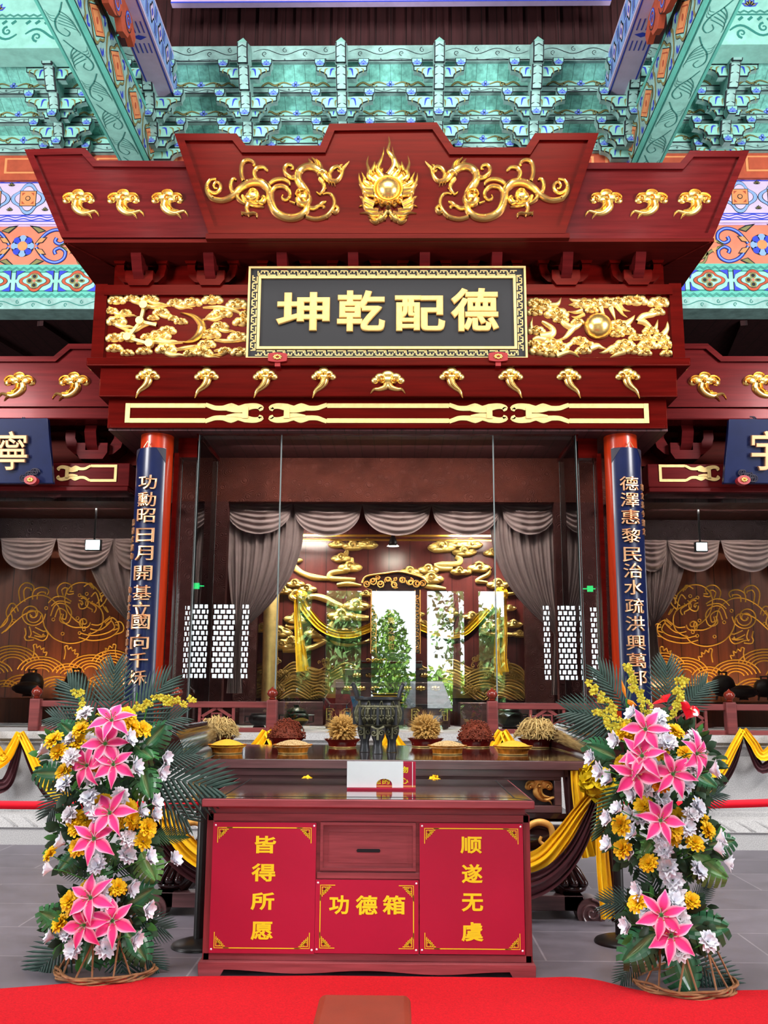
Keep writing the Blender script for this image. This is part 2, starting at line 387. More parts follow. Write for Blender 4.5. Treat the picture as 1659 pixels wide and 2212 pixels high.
def wavecarved(name, col, rough=0.65, scale=16.0):
    """wood carved with fine rippling water lines"""
    m = mat(name, col, rough, var=0.3, vscale=3, spec=.12); N, L = m.node_tree.nodes, m.node_tree.links; b = N['Principled BSDF']
    tc = N.new('ShaderNodeTexCoord'); v = N.new('ShaderNodeTexVoronoi'); v.inputs['Scale'].default_value = scale*0.45; L.new(tc.outputs['Object'], v.inputs['Vector'])
    ml = N.new('ShaderNodeMath'); ml.operation = 'MULTIPLY'; ml.inputs[1].default_value = 75; L.new(v.outputs['Distance'], ml.inputs[0])
    sn = N.new('ShaderNodeMath'); sn.operation = 'SINE'; L.new(ml.outputs[0], sn.inputs[0])
    bp = N.new('ShaderNodeBump'); bp.inputs['Strength'].default_value = 0.5; bp.inputs['Distance'].default_value = 0.008; L.new(sn.outputs[0], bp.inputs['Height']); L.new(bp.outputs['Normal'], b.inputs['Normal'])
    return m
slate = floor_material()
backdrop_boards = boards_material('dark_plank_backdrop', (0.060, 0.011, 0.010), 0.28, 0, 0.3)
wing_boards = boards_material('brown_plank_panel', (0.15, 0.034, 0.013), 0.24, 0, 0.42)
ceil_boards = boards_material('plank_soffit', (0.055, 0.016, 0.018), 0.16, 0, 0.5)
roof_boards = boards_material('roof_boarding', (0.030, 0.007, 0.008), 0.22, 0, 0.7)
teal_boards = boards_material('teal_plank_paint', (0.20, 0.56, 0.48), 0.155, 0, 0.55, 0.006, 0.3)
carved_dark = wavecarved('wave_carved_wood', (0.062, 0.017, 0.015))
carved_red = wavecarved('wave_carved_red_wood', (0.080, 0.018, 0.012))
carved_slate = wavecarved('wave_carved_dark_frieze', (0.05, 0.032, 0.036))
struct('floor', MB().box(-13, 13, -6, 10.1, -0.2, 0.0), slate)
struct('raised_floor', MB().box(-13, 13, 10.25, 15.2, 0.0, 1.105), granite)
# stone plinth with moulded edge
pl = MB()
prof = [(9.96, 1.11), (9.96, 1.04), (9.99, 1.03), (9.99, 1.0), (10.02, 0.97), (10.05, 0.9), (10.05, 0.36), (10.03, 0.35), (10.03, 0.31), (9.98, 0.29), (9.93, 0.17), (9.95, 0.15), (9.95, 0.0)]
vs_ = [(x, y, z) for x in (-13, 13) for y, z in prof]; n = len(prof)
pl.add(vs_, [(i, i+1, n+i+1, n+i) for i in range(n-1)])
pl.add([(-13, 9.96, 1.11), (13, 9.96, 1.11), (13, 10.3, 1.11), (-13, 10.3, 1.11)], [(0, 1, 2, 3)])
pl.box(-13, 13, 10.08, 10.3, 0, 1.10)
x = -8.9
while x < 8.9:      # carved lotus petals on the base moulding
    for o_, w_ in ((0, 0.011), (0.035, 0.008)):
        pl.tube([(x+o_, 9.985, 0.275), (x+0.10, 9.955, 0.235), (x+0.2-o_, 9.93, 0.18)], [w_, w_, w_*0.6], n=4)
    x += 0.2
struct('trim_plinth', pl, granite, sharp=20, label='grey granite plinth with carved lotus moulding under the shrine', cat='plinth')
# hall shell (what the photograph sees of it directly or in the glass)
struct('wall_back', MB().box(-13, 13, 15.0, 15.2, 0, 12.3), dark_board)
struct('ceiling', MB().box(-13, 13, -4.5, 15.2, 12.3, 12.5), roof_boards)
rc = MB(); rc.box(-13, 13, 13.37, 15.0, 6.97, 7.07)
for i in range(-6, 7):
    rc.bar((i*1.05, 13.4, 6.93), (i*1.05+0.3, 14.95, 6.93), 0.10, 0.08)
struct('lower_ceiling', rc, roof_boards)
struct('upper_wall', MB().box(-13, 13, 12.3, 12.4, 10.40, 12.3).merge((lambda q: [q.box(i*0.27-0.03, i*0.27+0.03, 12.26, 12.3, 10.45, 12.3) for i in range(-26, 27)] and q)(MB())), roof_boards)
for sx, wd in ((-13.2, 'west'), (13, 'east')): struct('wall_'+wd, MB().box(sx, sx+.2, -4.2, 15.2, 0, 12.3), dark_board)
# ------------------------------------------------------------------ painted ornament (flat paint on painted timber)
def scroll(mb, x0, x1, zc, amp, y, m, w=0.02, n=3):
    """running S-scroll with curled tendrils"""
    mb.use(m); L_ = x1-x0; N_ = n*12
    mb.line([(x0+L_*i/N_, zc+amp*0.6*sin(2*PI*n*i/N_)) for i in range(N_+1)], [w*0.6]+[w]*4+[w*0.6], y)
    for k in range(2*n):
        cx = x0+L_*(k+0.55)/(2*n); d = 1 if k % 2 else -1
        mb.line(spiral_pts(cx, zc+d*amp*0.35, amp*0.55, 1.2, PI/2*d, d, 12), [w, w*0.4], y-0.001)
def lotus(mb, cx, cz, r, y, m1, m2):
    for a in (0.5, 1.05, 1.57, 2.09, 2.64):
        c, s_ = cos(a), sin(a); q = r*(1.0 if a == 1.57 else 0.85)
        mb.use(m1).flat([(cx, cz), (cx+c*q*0.5+s_*q*0.22, cz+s_*q*0.5-c*q*0.22), (cx+c*q, cz+s_*q), (cx+c*q*0.5-s_*q*0.22, cz+s_*q*0.5+c*q*0.22)], y)
        mb.use(m2).flat([(cx+c*q*.2, cz+s_*q*.2), (cx+c*q*0.5+s_*q*0.09, cz+s_*q*0.5-c*q*0.09), (cx+c*q*.8, cz+s_*q*.8), (cx+c*q*0.5-s_*q*0.09, cz+s_*q*0.5+c*q*0.09)], y-0.002)
def flower4(mb, cx, cz, r, y, m1, m2, mc):
    for a in range(4):
        c, s_ = cos(a*PI/2), sin(a*PI/2)
        mb.use(m1).disc(cx+c*r*0.6, cz+s_*r*0.6, r*(0.42 if c else 0.26), r*(0.42 if s_ else 0.26), y, 12)
        mb.use(m2).disc(cx+c*r*0.6, cz+s_*r*0.6, r*(0.24 if c else 0.12), r*(0.24 if s_ else 0.12), y-0.002, 10)
    mb.use(mc).disc(cx, cz, r*0.2, r*0.2, y-0.004, 10)
def zigzag(mb, x0, x1, z0, z1, y, m, step=0.055, w=0.012):
    n_ = int((x1-x0)/step)
    for d in (0.0, 0.5):
        h = (z1-z0)
        mb.use(m).line([(x0+i*step, z0+h*(0.08+d*0.45)+(h*0.42 if i % 2 else 0)) for i in range(n_+1)], w, y)
def waves(mb, x0, x1, z0, z1, y, m, per=0.22, w=0.014, rows=3):
    for k in range(rows):
        zc = z0+(z1-z0)*(k+0.5)/rows; n_ = int((x1-x0)/per*8)
        mb.use(m).line([(x0+(x1-x0)*i/n_, zc+(z1-z0)*0.16*sin(2*PI*(x0+(x1-x0)*i/n_)/per)) for i in range(n_+1)], w, y)
def quatrefoil(cx, cz, rx, rz, n=40):
    return [(cx+rx*cos(t)*(0.86+0.14*cos(4*t)), cz+rz*sin(t)*(0.86+0.14*cos(4*t))) for t in (2*PI*i/n for i in range(n))]
# ------------------------------------------------------------------ painted timber wall behind the shrine, left and right
YW = 13.0
def zz(r): return zp(r, YW, 60)
for sd, word in ((-1, 'left'), (1, 'right')):
    xa, xb = (-7.2, -3.9) if sd < 0 else (3.9, 7.2)
    # lilac beam
    m = MB().use(lilac_w).box(xa, xb, YW, YW+0.35, zz(484), zz(343)); y = YW-0.004
    waves(m, xa, xb, zz(394), zz(384), y, blue_p, 0.24, 0.016, 2); waves(m, xa, xb, zz(477), zz(466), y, blue_p, 0.24, 0.016, 2)
    for r in (384, 395, 465, 478): m.use(blue_p).box(xa, xb, y, YW, zz(r)-0.008, zz(r)+0.008)
    i = 0; x = xa+0.2
    while x < xb:
        c = (zz(395)+zz(465))/2
        m.use(ink).flat(quatrefoil(x, c, 0.265, 0.262), y); m.use(sky_p).flat(quatrefoil(x, c, 0.255, 0.252), y-0.003); m.use(ink).flat(quatrefoil(x, c, 0.205, 0.205), y-0.006); m.use(lilac_w).flat(quatrefoil(x, c, 0.195, 0.195), y-0.009)
        q = 0.115; m.use(ink).flat([(x-q-.01, c-q-.01), (x+q+.01, c-q-.01), (x+q+.01, c+q+.01), (x-q-.01, c+q+.01)], y-0.011); m.use(orange_p).flat([(x-q, c-q), (x+q, c-q), (x+q, c+q), (x-q, c+q)], y-0.013)
        m.use(ink).disc(x, c, .04, .04, y-0.015, 12); m.use(orange_p).disc(x, c, .028, .028, y-0.017, 12)
        for a, b in ((-1, -1), (1, -1), (1, 1), (-1, 1)): m.use(rust_p).flat([(x+a*.09, c+b*.09), (x+a*.09, c+b*.04), (x+a*.04, c+b*.09)][::(1 if a*b > 0 else -1)], y-0.015)
        for d in (-1, 1):
            m.use(olive_p); lotus(m, x+0.265, c+d*0.2, 0.07, y-0.012, ink, olive_p)
        x += 0.53
    scroll(m, xa, xb, zz(364), 0.06, y, ink, 0.012, 8)
    o = m.build('painted_timber', None, sharp=30); tag(o, f'lilac painted beam with blue waves and orange squares, {word} of the shrine', 'beam', 'painted wall beams')
    # salmon board
    m = MB().use(lilac).box(xa, xb, YW+0.02, YW+0.35, zz(488), zz(484)).use(salmon_p).box(xa, xb, YW+0.03, YW+0.35, zz(573), zz(488)); y = YW+0.024
    c = zz(530); x = xb-1.55 if sd < 0 else xa+1.55; dirn = 1 if sd < 0 else -1
    for cx0 in (x, x-2.1*dirn):
        m.use(ink).disc(cx0, c, .17, .17, y, 20); 
        for a in range(8): m.use(blue_p if a % 2 else sky_p).disc(cx0+.12*cos(a*PI/4), c+.12*sin(a*PI/4), .055, .055, y-0.003, 10)
        m.use(orange_p).disc(cx0, c, .075, .075, y-0.006, 14)
        for e in (-1, 1):
            for d in (-1, 1):
                f = lambda pts: [(cx0+e*a, c+d*b) for a, b in pts]
                for mm, ww, dy in ((ink, 0.058, 0), (blue_p, 0.04, 0.003), (sky_p, 0.014, 0.006)):
                    m.use(mm).line(f([(.2, .02), (.34, .2), (.5, .26), (.62, .2), (.64, .09), (.56, .03), (.48, .07), (.5, .13)]), ww, y-dy, 4)
                for mm, ww, dy in ((ink, 0.052, 0), (olive_p, 0.034, 0.003)):
                    m.use(mm).line(f([(.56, .02), (.75, .1), (.92, .22), (1.02, .16), (1.0, .05), (.92, .06)]), ww, y-dy, 4)
                    m.use(mm).line(f([(.80, .12), (.86, .27), (.98, .29), (1.0, .24)]), ww*0.8, y-dy, 4)
                m.use(ink).flat(f([(.18, .03), (.3, .05), (.36, .14), (.25, .14)])[::e*d], y-0.004); m.use(orange_p).flat(f([(.2, .045), (.29, .06), (.34, .125), (.26, .125)])[::e*d], y-0.007)
                m.use(ink).flat(f([(.22, .2), (.34, .24), (.22, .31), (.08, .33)])[::e*d], y-0.004); m.use(olive_p).flat(f([(.23, .215), (.31, .243), (.21, .29), (.13, .305)])[::e*d], y-0.007)
                m.use(orange_p).flat(f([(.66, .03), (.74, .06), (.7, .14)])[::e*d], y-0.004)
    o = m.build('painted_board', None, sharp=30); tag(o, f'salmon board painted with blue and olive scrolls, {word} of the shrine', 'beam', 'painted wall beams')
    # teal beam with flower medallions
    m = MB().use(teal_b).box(xa, xb, YW-0.02, YW+0.35, zz(647), zz(573)); y = YW-0.024
    m.use(teal_d).box(xa, xb, y, YW, zz(589)-.006, zz(589)+.006).box(xa, xb, y, YW, zz(630)-.006, zz(630)+.006)
    zigzag(m, xa, xb, zz(587), zz(575), y, teal_d); zigzag(m, xa, xb, zz(645), zz(632), y, teal_d)
    x = xa+0.1; c = zz(609)
    m.use(teal).box(xa, xb, y, YW, zz(628), zz(591))
    while x < xb:
        m.use(ink).flat(quatrefoil(x, c, .235, .172), y-.003); m.use(rust_p).flat(quatrefoil(x, c, .226, .163), y-.006); m.use(ink).flat(quatrefoil(x, c, .18, .122), y-.009); m.use(teal).flat(quatrefoil(x, c, .172, .114), y-.012)
        flower4(m, x, c, .115, y-.015, olive_p, ink, salmon_p)
        for e in (-1, 1):
            for d in (-1, 1):
                for mm, k, dy in ((ink, 0.0, 0), (blue_p, 0.012, .003)):
                    P = [(.225-k, .165-k*.5), (.285-k, .165-k*.5), (.285-k, 0.02), (.265+k*.4, .03), (.25+k*.4, .09), (.2, .12+k*.5), (.14+k, .155)]
                    m.use(mm).flat([(x+e*a, c+d*b) for a, b in P], y-.003-dy)
        x += 0.63
    m.use(teal_g).prism([(xa, zz(671)), (xb, zz(671)), (xb, zz(647)), (xa, zz(647))], YW-0.06, YW+0.35)
    scroll(m, xa, xb, zz(659), 0.055, YW-0.063, teal_d, 0.014, 7)
    o = m.build('painted_timber', None, sharp=30); tag(o, f'teal painted beam with four-petal flower medallions, {word} of the shrine', 'beam', 'painted wall beams')
    # red panel strip behind the brackets
    struct('wall_'+word, MB().box(xa, xb, YW+0.04, YW+0.2, zz(343), zz(300)+0.5), rust_p)
# ------------------------------------------------------------------ bracketed cornice of the hall (dougong)
TY = [12.90, 12.66, 12.42, 12.18]
TZ = [(zp(330, TY[0]), zp(290, TY[0])), (zp(265, TY[1]), zp(238, TY[1])), (zp(203, TY[2]), zp(176, TY[2])), (zp(134, TY[3]), zp(98, TY[3]))]
tm = MB().use(teal)
for k in range(4):
    z0, z1 = TZ[k]; Y = TY[k]; d = z1-z0
    if k == 3:
        tm.use(teal_g).box(-7.2, 7.2, Y, Y+0.1, z0, z1)
    else:
        tm.use(teal).box(-7.2, 7.2, Y, Y+0.1, z0+d*0.46, z1).use(teal_g).box(-7.2, 7.2, Y-0.03, Y+0.1, z0, z0+d*0.42).use(ink).box(-7.2, 7.2, Y-0.034, Y+0.1, z0+d*0.42, z0+d*0.49)
    tm.use(ink).box(-7.2, 7.2, Y-0.036, Y-0.03, z0-0.004, z0+.012)
    xs = [-4.83+1.38*i for i in range(8)]
    for i in range(-1, 8):
        a = xs[i]+0.1 if i >= 0 else -6.1; b = a+1.18
        if k == 3:
            scroll(tm, a, b, z0+d*0.62, 0.075, Y-0.004, ink, 0.010, 2)
            scroll(tm, a, b, z0+d*0.14, 0.025, Y-0.004, ink, 0.006, 2)
        else:
            c = z0+d*0.74
            for e in (-1, 1):
                mid = (a+b)/2
                for mm, w_, dy in ((ink, 0.036, 0), (olive_p, 0.024, 0.003)):
                    tm.use(mm).line([(mid+e*0.06, c), (mid+e*.18, c+.04), (mid+e*.30, c-.01), (mid+e*.40, c+.035), (mid+e*.49, c-.03), (mid+e*.42, c-.05)], [w_*.5, w_, w_, w_*.6], Y-0.004-dy, 3)
                    tm.use(mm).line(spiral_pts(mid+e*.24, c-.012, .045, 1, 0, e, 8), w_*.6, Y-0.004-dy)
            flower4(tm, (a+b)/2, c, .055, Y-0.006, blue_p, sky_p, ink)
            scroll(tm, a+.2, b-.2, z0+d*.2, .03, Y-0.036, ink, 0.007, 2)
for k in range(3):     # sloping planks between the tiers
    ya, za, yb, zb = TY[k]+0.05, TZ[k][1], TY[k+1]+0.05, TZ[k+1][0]
    tm.use(teal_boards).add([(-7.2, ya, za), (7.2, ya, za), (7.2, yb, zb), (-7.2, yb, zb)], [(0, 3, 2, 1)])
tm.use(teal_b).box(-7.2, 7.2, 12.95, 13.05, TZ[0][0], TZ[0][1]).use(rust_p).box(-7.2, 7.2, 12.94, 13.05, TZ[0][0]-0.4, TZ[0][0])
for i in range(-10, 11): tm.use(orange_p).box(i*.69-.26, i*.69+.26, 12.93, 12.94, TZ[0][0]-.3, TZ[0][0]-.05).use(rust_p).box(i*.69-.22, i*.69+.22, 12.92, 12.93, TZ[0][0]-.27, TZ[0][0]-.08)
o = tm.build('trim_cornice', None, sharp=30); tag(o, 'stepped teal cornice boards with olive scrolls behind the brackets', 'cornice', kind='structure')
def arm_mb(w, h):
    m = MB()
    def poly(k):
        W_, H_ = w-k, h-k
        P = [(-W_, -k), (W_, -k), (W_, -h*0.35)]
        for i in range(1, 5): P.append((W_-(w*0.42)*sin(PI/2*i/4)*1.0, -h*0.35-(H_-h*0.35)*(1-cos(PI/2*i/4))))
        return P+[(-a, b) for a, b in reversed(P[2:])]
    m.use(ink).prism(poly(0), -0.004, 0.012); m.use(teal_g).prism(poly(0.0), 0.012, 0.11); m.use(teal).flat(poly(0.014), -0.008)
    for e in (-1, 1):
        m.use(blue_p).line([(e*w*.28, -h*.25), (e*w*.40, -h*.28), (e*w*.45, -h*.8)], [.008, .03, .008], -0.011, 3)
        m.use(olive_p).line([(e*w*.52, -h*.2), (e*w*.64, -h*.3), (e*w*.66, -h*.75)], [.006, .026, .004], -0.011, 3)
        m.use(olive_p).line([(e*w*.14, -h*.3), (e*w*.22, -h*.45), (e*w*.22, -h*.9)], [.006, .024, .004], -0.011, 3)
        m.use(olive_p).line([(e*w*.76, -h*.2), (e*w*.86, -h*.3), (e*w*.84, -h*.6)], [.006, .02, .004], -0.011, 3)
    return m
def block_mb(s=1.0):
    m = MB(); P = lambda k: [(-.052*s+k, k), (.052*s-k, k), (.078*s-k, .06*s), (.078*s-k, .125*s-k), (-.078*s+k, .125*s-k), (-.078*s+k, .06*s)]
    m.use(ink).prism(P(0), -0.004, 0.01).use(teal_g).prism(P(0), 0.01, 0.13).use(teal).flat(P(.01), -0.007)
    lotus(m, 0, .02*s, .09*s, -0.010, blue_p, sky_p); return m
def spine_mb():
    m = MB(); rows = ((326, 12.72), (312, 12.66), (300, 12.58), (285, 12.54), (268, 12.50), (262, 12.42), (240, 12.34), (222, 12.30), (204, 12.24), (198, 12.17), (178, 12.10), (158, 12.05), (146, 12.02), (140, 11.95), (118, 11.90), (96, 11.88))
    F_ = [(y, zp(r, y)) for r, y in rows]
    back = [(12.1, zp(100, 12.1)), (12.9, zp(240, 12.9)), (12.95, zp(330, 12.9))]
    def ext(w, dy, mm):
        n_ = len(F_)+len(back); P = [(y-dy, z) for y, z in F_]+back
        m.use(mm); b = [(x, y, z) for x in (-w, w) for y, z in P]
        fs = [(i, (i+1) % n_, n_+(i+1) % n_, n_+i) for i in range(n_)]
        tr = tessellate_polygon([[Vector((y, z, 0)) for y, z in P]])
        fs += [tuple(t) for t in tr]+[tuple(i+n_ for i in reversed(t)) for t in tr]
        m.add(b, fs)
    ext(.074, .07, ink); ext(.058, .077, teal_g); ext(.08, .03, teal_g)
    for i in range(len(F_)-1):
        (y0, z0), (y1, z1) = F_[i], F_[i+1]; t = 0.5; y, z = y0+(y1-y0)*t-.082, z0+(z1-z0)*t
        m.use(ink).add([(-.06, y+.002, z-.018), (0, y, z+.016), (.06, y+.002, z-.018), (.06, y+.002, z-.004), (0, y, z+.032), (-.06, y+.002, z-.004)], [(0, 1, 4, 5), (1, 2, 3, 4)])
    zt_ = F_[-1][1]; m.use(teal).add([(-.07, 11.80, zt_-.01), (.07, 11.80, zt_-.01), (.07, 11.95, zt_-.01), (-.07, 11.95, zt_-.01), (0, 11.87, zt_+.11)], [(0, 1, 4), (1, 2, 4), (2, 3, 4), (3, 0, 4)])
    return m
meshes = {'spine': spine_mb().mesh('bracket_spine'), 'wide': arm_mb(.44, .20).mesh('bracket_wide_arm'), 'mid': arm_mb(.36, .19).mesh('bracket_arm'), 'small': arm_mb(.29, .18).mesh('bracket_short_arm'), 'block': block_mb().mesh('bracket_block')}
def child(name, me, parent, loc):
    o = bpy.data.objects.new(name, me); COL.objects.link(o); o.parent = parent; o.location = loc; return o
def bracket(x, label):
    t = thing('bracket_set', label, 'bracket', (x, 12.9, 9.28), 'teal bracket sets along the hall cornice'); bz, by = 9.28, 12.9
    child('spine', meshes['spine'], t, (0, -by, -bz))
    rows = [(3, 'mid', zp(143, 12.07), 12.07), (2, 'wide', zp(207, 12.29), 12.29), (2, 'small', zp(229, 12.36), 12.36), (1, 'wide', zp(269, 12.53), 12.53), (1, 'small', zp(292, 12.60), 12.60), (0, 'mid', zp(318, 12.76), 12.76)]
    for k, nm, z, y in rows:
        child('cross_arm', meshes[nm], t, (0, y-by, z-bz))
        w = {'wide': .44, 'mid': .36, 'small': .29}[nm]-.05
        for e in (-1, 1): child('bearing_block', meshes['block'], t, (e*w, y-by-.012, z-bz-.01))
    for y, z in ((12.45, zp(306, 12.45)), (12.22, zp(246, 12.22))): child('bearing_block', meshes['block'], t, (0, y-by-.03, z-bz-.04))
names = ['at the far left beside the diagonal green beam', 'beside the lilac ceiling beam on the left', 'above the left step of the shrine crown', 'just left of the shrine centre', 'just right of the shrine centre', 'above the right step of the shrine crown', 'beside the lilac ceiling beam on the right', 'at the far right beside the diagonal green beam']
for i in range(8):
    bracket(-4.83+1.38*i, 'teal painted bracket set '+names[i])
# ------------------------------------------------------------------ ceiling beams running towards the viewer
def beam_frame(x0, x1, z0, z1, y0, y1, base, side):
    return MB().use(base).box(x0, x1, y0, y1, z0, z1)
for sd, word in ((-1, 'left'), (1, 'right')):
    xo, xi = sd*3.90, sd*3.50; y0, y1 = 3.0, 12.93; z0, z1 = 9.0, 9.80
    m = MB().use(teal_b).box(min(xo, xi), max(xo, xi), y0, y1, z0, z1)
    # underside: leaf scroll.  local (u across, v along) -> (x, z0-d, y)
    g = MB(); W_ = 0.40
    g.use(teal).flat([(-.15, y0), (.15, y0), (.15, y1), (-.15, y1)], 0.004)
    for e in (-1, 1): g.use(teal_d).line([(e*.158, y0), (e*.158, y1)], .012, 0.006)
    N_ = int((y1-y0)/0.62)
    for k in range(N_):
        v = y0+k*0.62; e = 1 if k % 2 else -1
        g.use(teal_d).line([(-e*.10, v), (-e*.02, v+.16), (e*.08, v+.3), (e*.11, v+.46), (e*.04, v+.56), (-e*.02, v+.5), (e*.02, v+.42)], [.012, .016, .012, .008], 0.008, 4)
        for q in range(5): g.use(teal_d).line([(-e*.02+e*q*.02, v+.14+q*.05), (-e*(.08+.01*q), v+.22+q*.06), (-e*.125, v+.34+q*.055)], [.012, .009, .004], 0.008, 3)
        for q in range(3): g.use(teal_d).line([(e*.06, v+.22+q*.05), (e*.115, v+.2+q*.05), (e*.14, v+.12+q*.06)], [.010, .007, .003], 0.008, 3)
    m.merge(g, lambda x, y, z: ((xo+xi)/2+x, z, z0-y))
    # inner side: diamonds.  local (u along Y, v up) -> (xi - sd*d, u, z)
    g = MB(); d0 = 0.004; c = (z0+z1)/2
    g.use(teal_g).flat([(y0, z0+.1), (y1, z0+.1), (y1, z1-.1), (y0, z1-.1)], d0)
    for e in (z0+.1, z1-.1): g.use(ink).line([(y0, e), (y1, e)], .012, d0+.003)
    k = 0; u = y0+0.3
    while u < y1:
        D = lambda a, b: [(u-a, c), (u, c-b), (u+a, c), (u, c+b)]
        g.use(olive_p).line([(u-.40, c+.30), (u-.36, c+.2), (u-.42, c+.12), (u-.42, c-.12), (u-.36, c-.2), (u-.40, c-.30)], .05, d0+.004, 3)
        for q in (-1, 1):
            for e in (-1, 1):
                g.use(blue_p).line([(u+q*.2, c+e*.22), (u+q*.28, c+e*.25), (u+q*.3, c+e*.16), (u+q*.34, c+e*.24)], [.03, .05, .03, .01], d0+.004, 3)
        g.use(ink).flat(quatrefoil(u, c, .33, .30), d0+.005); g.use(olive_p).flat(quatrefoil(u, c, .32, .29), d0+.007); g.use(teal).flat(quatrefoil(u, c, .28, .25), d0+.009)
        g.use(ink).flat(D(.31, .215), d0+.011).flat(D(.0, .0), d0); g.use(orange_p).flat(D(.29, .20), d0+.013); g.use(rust_p).line(D(.21, .14)+[D(.21, .14)[0]], .018, d0+.015)
        g.use(rust_p).disc(u, c, .04, .045, d0+.015, 10)
        u += 0.84
    m.merge(g, (lambda x, y, z: (xi-sd*y, x, z)))
    o = m.build('painted_timber', None, sharp=30); tag(o, f'green ceiling beam with leaf scroll underside and orange diamonds, running diagonally at upper {word}', 'beam', 'ceiling beams running forward')
    # lilac beam
    xo, xi = sd*3.48, sd*3.12; z0, z1 = 10.0, 10.55; y1 = 12.45
    m = MB().use(lilac_w).box(min(xo, xi), max(xo, xi), y0, y1, z0, z1)
    g = MB()
    for e in (-.15, .15): g.use(blue_p).line([(e, y0), (e, y1)], .018, .004)
    v = y0
    while v < y1-.7:
        for q in (-.09, -.03, .03, .09): g.use(blue_p).line([(q, v), (q, v+.22)], .014, .004)
        g.use(blue_p).flat([(-.1, v+.3), (.0, v+.26), (.0, v+.36)], .004).flat([(.1, v+.3), (.0, v+.36), (.0, v+.26)][::-1], .004)
        for q in (-.09, -.03, .03, .09): g.use(blue_p).line([(q, v+.42), (q, v+.62)], .014, .004)
        v += 1.3
    m.merge(g, lambda x, y, z: ((xo+xi)/2+x, z, z0-y))
    g = MB(); 
    g.use(sky_p).flat([(y0, z0+.04), (y1, z0+.04), (y1, z1-.04), (y0, z1-.04)], .003)
    u = y0
    while u < y1:
        g.use(ink).flat(quatrefoil(u, (z0+z1)/2, .12, .16), .005); g.use(lilac_w).flat(quatrefoil(u, (z0+z1)/2, .09, .12), .008); g.use(blue_p).flat(quatrefoil(u, (z0+z1)/2, .04, .06), .010)
        for e in (-1, 1):
            for q in range(3): g.use(ink if q % 2 else blue_p).line([(u+.13+q*.05, (z0+z1)/2+e*.02), (u+.15+q*.05, (z0+z1)/2+e*.2)], .022, .006)
        u += 0.42
    m.merge(g, lambda x, y, z: (xi-sd*y, x, z))
    o = m.build('painted_timber', None, sharp=30); tag(o, f'lilac ceiling beam with blue stripes above the green beam at upper {word}', 'beam', 'ceiling beams running forward')
    # carved rust-coloured cloud board hanging under the lilac beam
    P = [(7.5, 10.0), (10.75, 10.0), (10.95, 9.86), (10.9, 9.70), (10.7, 9.74), (10.62, 9.62), (10.42, 9.56), (10.30, 9.66), (10.1, 9.54), (9.85, 9.5), (9.7, 9.6), (9.45, 9.42), (9.1, 9.36), (8.9, 9.5), (8.6, 9.3), (8.0, 9.25), (7.5, 9.25)]
    g = MB().use(rust_p).prism(P, 0, 0.08)
    for cx, cz, r in ((10.6, 9.84, .12), (10.15, 9.76, .15), (9.7, 9.80, .15), (9.25, 9.68, .18), (8.7, 9.7, .2), (8.2, 9.6, .2)):
        g.use(blue_p).line(spiral_pts(cx, cz, r, 1.6, 0.5, 1, 18), [.05, .02], -.004); g.use(sky_p).line(spiral_pts(cx, cz, r, 1.6, 0.5, 1, 18), [.016, .006], -.007)
        g.use(ink).line([(cx+r*1.1*cos(a*.5), cz-r*1.1*sin(a*.5)) for a in range(7)], .014, -.004)
    m = MB().merge(g, lambda x, y, z: (sd*(3.30)+ (y if sd < 0 else -y)*-1, x, z))
    o = m.build('carved_board', None, sharp=30); tag(o, f'rust red carved cloud board with blue swirls under the lilac beam at upper {word}', 'carved board', 'carved boards under the ceiling beams')
    # pale outer beam above the far bracket
    xa, xb = (-7.2, -3.92) if sd < 0 else (3.92, 7.2); Y = 11.6
    m = MB().use(teal).box(xa, xb, Y, Y+.4, zp(104, Y, 60), zp(-60, Y, 60)); y = Y-.004
    m.use(teal_d).box(xa, xb, y, Y, zp(40, Y, 60)-.012, zp(40, Y, 60)+.012)
    zb = zp(96, Y, 60); zt = zp(52, Y, 60)
    for i in range(5):
        x = xa+.3+i*.72; scroll(m, x-.3, x+.3, (zb+zt)/2, .13, y, teal_d, .035, 1)
        for q in range(5): m.use(teal_d).line([(x-.3+q*.13, zt), (x-.24+q*.13, zt+.05)], .04, y)
    zigzag(m, xa, xb, zp(38, Y, 60), zp(28, Y, 60), y, teal_d)
    for i in range(5): lotus(m, xa+.3+i*.72, zp(24, Y, 60), .16, y, blue_p, olive_p)
    o = m.build('painted_timber', None, sharp=30); tag(o, f'pale teal beam with white scrolls above the brackets at the far upper {word}', 'beam', 'outer cross beams')
# lilac cross beam at the very top
m = MB().use(lilac).box(-3.1, 3.1, 11.8, 11.9, zp(4, 11.8), zp(4, 11.8)+.8); zb = zp(4, 11.8)
m.use(blue_p).box(-3.1, 3.1, 11.796, 11.8, zb, zb+.02)
for i in range(-29, 30):
    x = i*.105; m.use(blue_p).line([(x-.03, zb+.05), (x-.03, zb+.12), (x+.02, zb+.12), (x+.02, zb+.3)], .014, 11.796)
o = m.build('painted_timber', None, sharp=30); tag(o, 'lilac cross beam with blue key pattern along the top edge of the photo', 'beam')
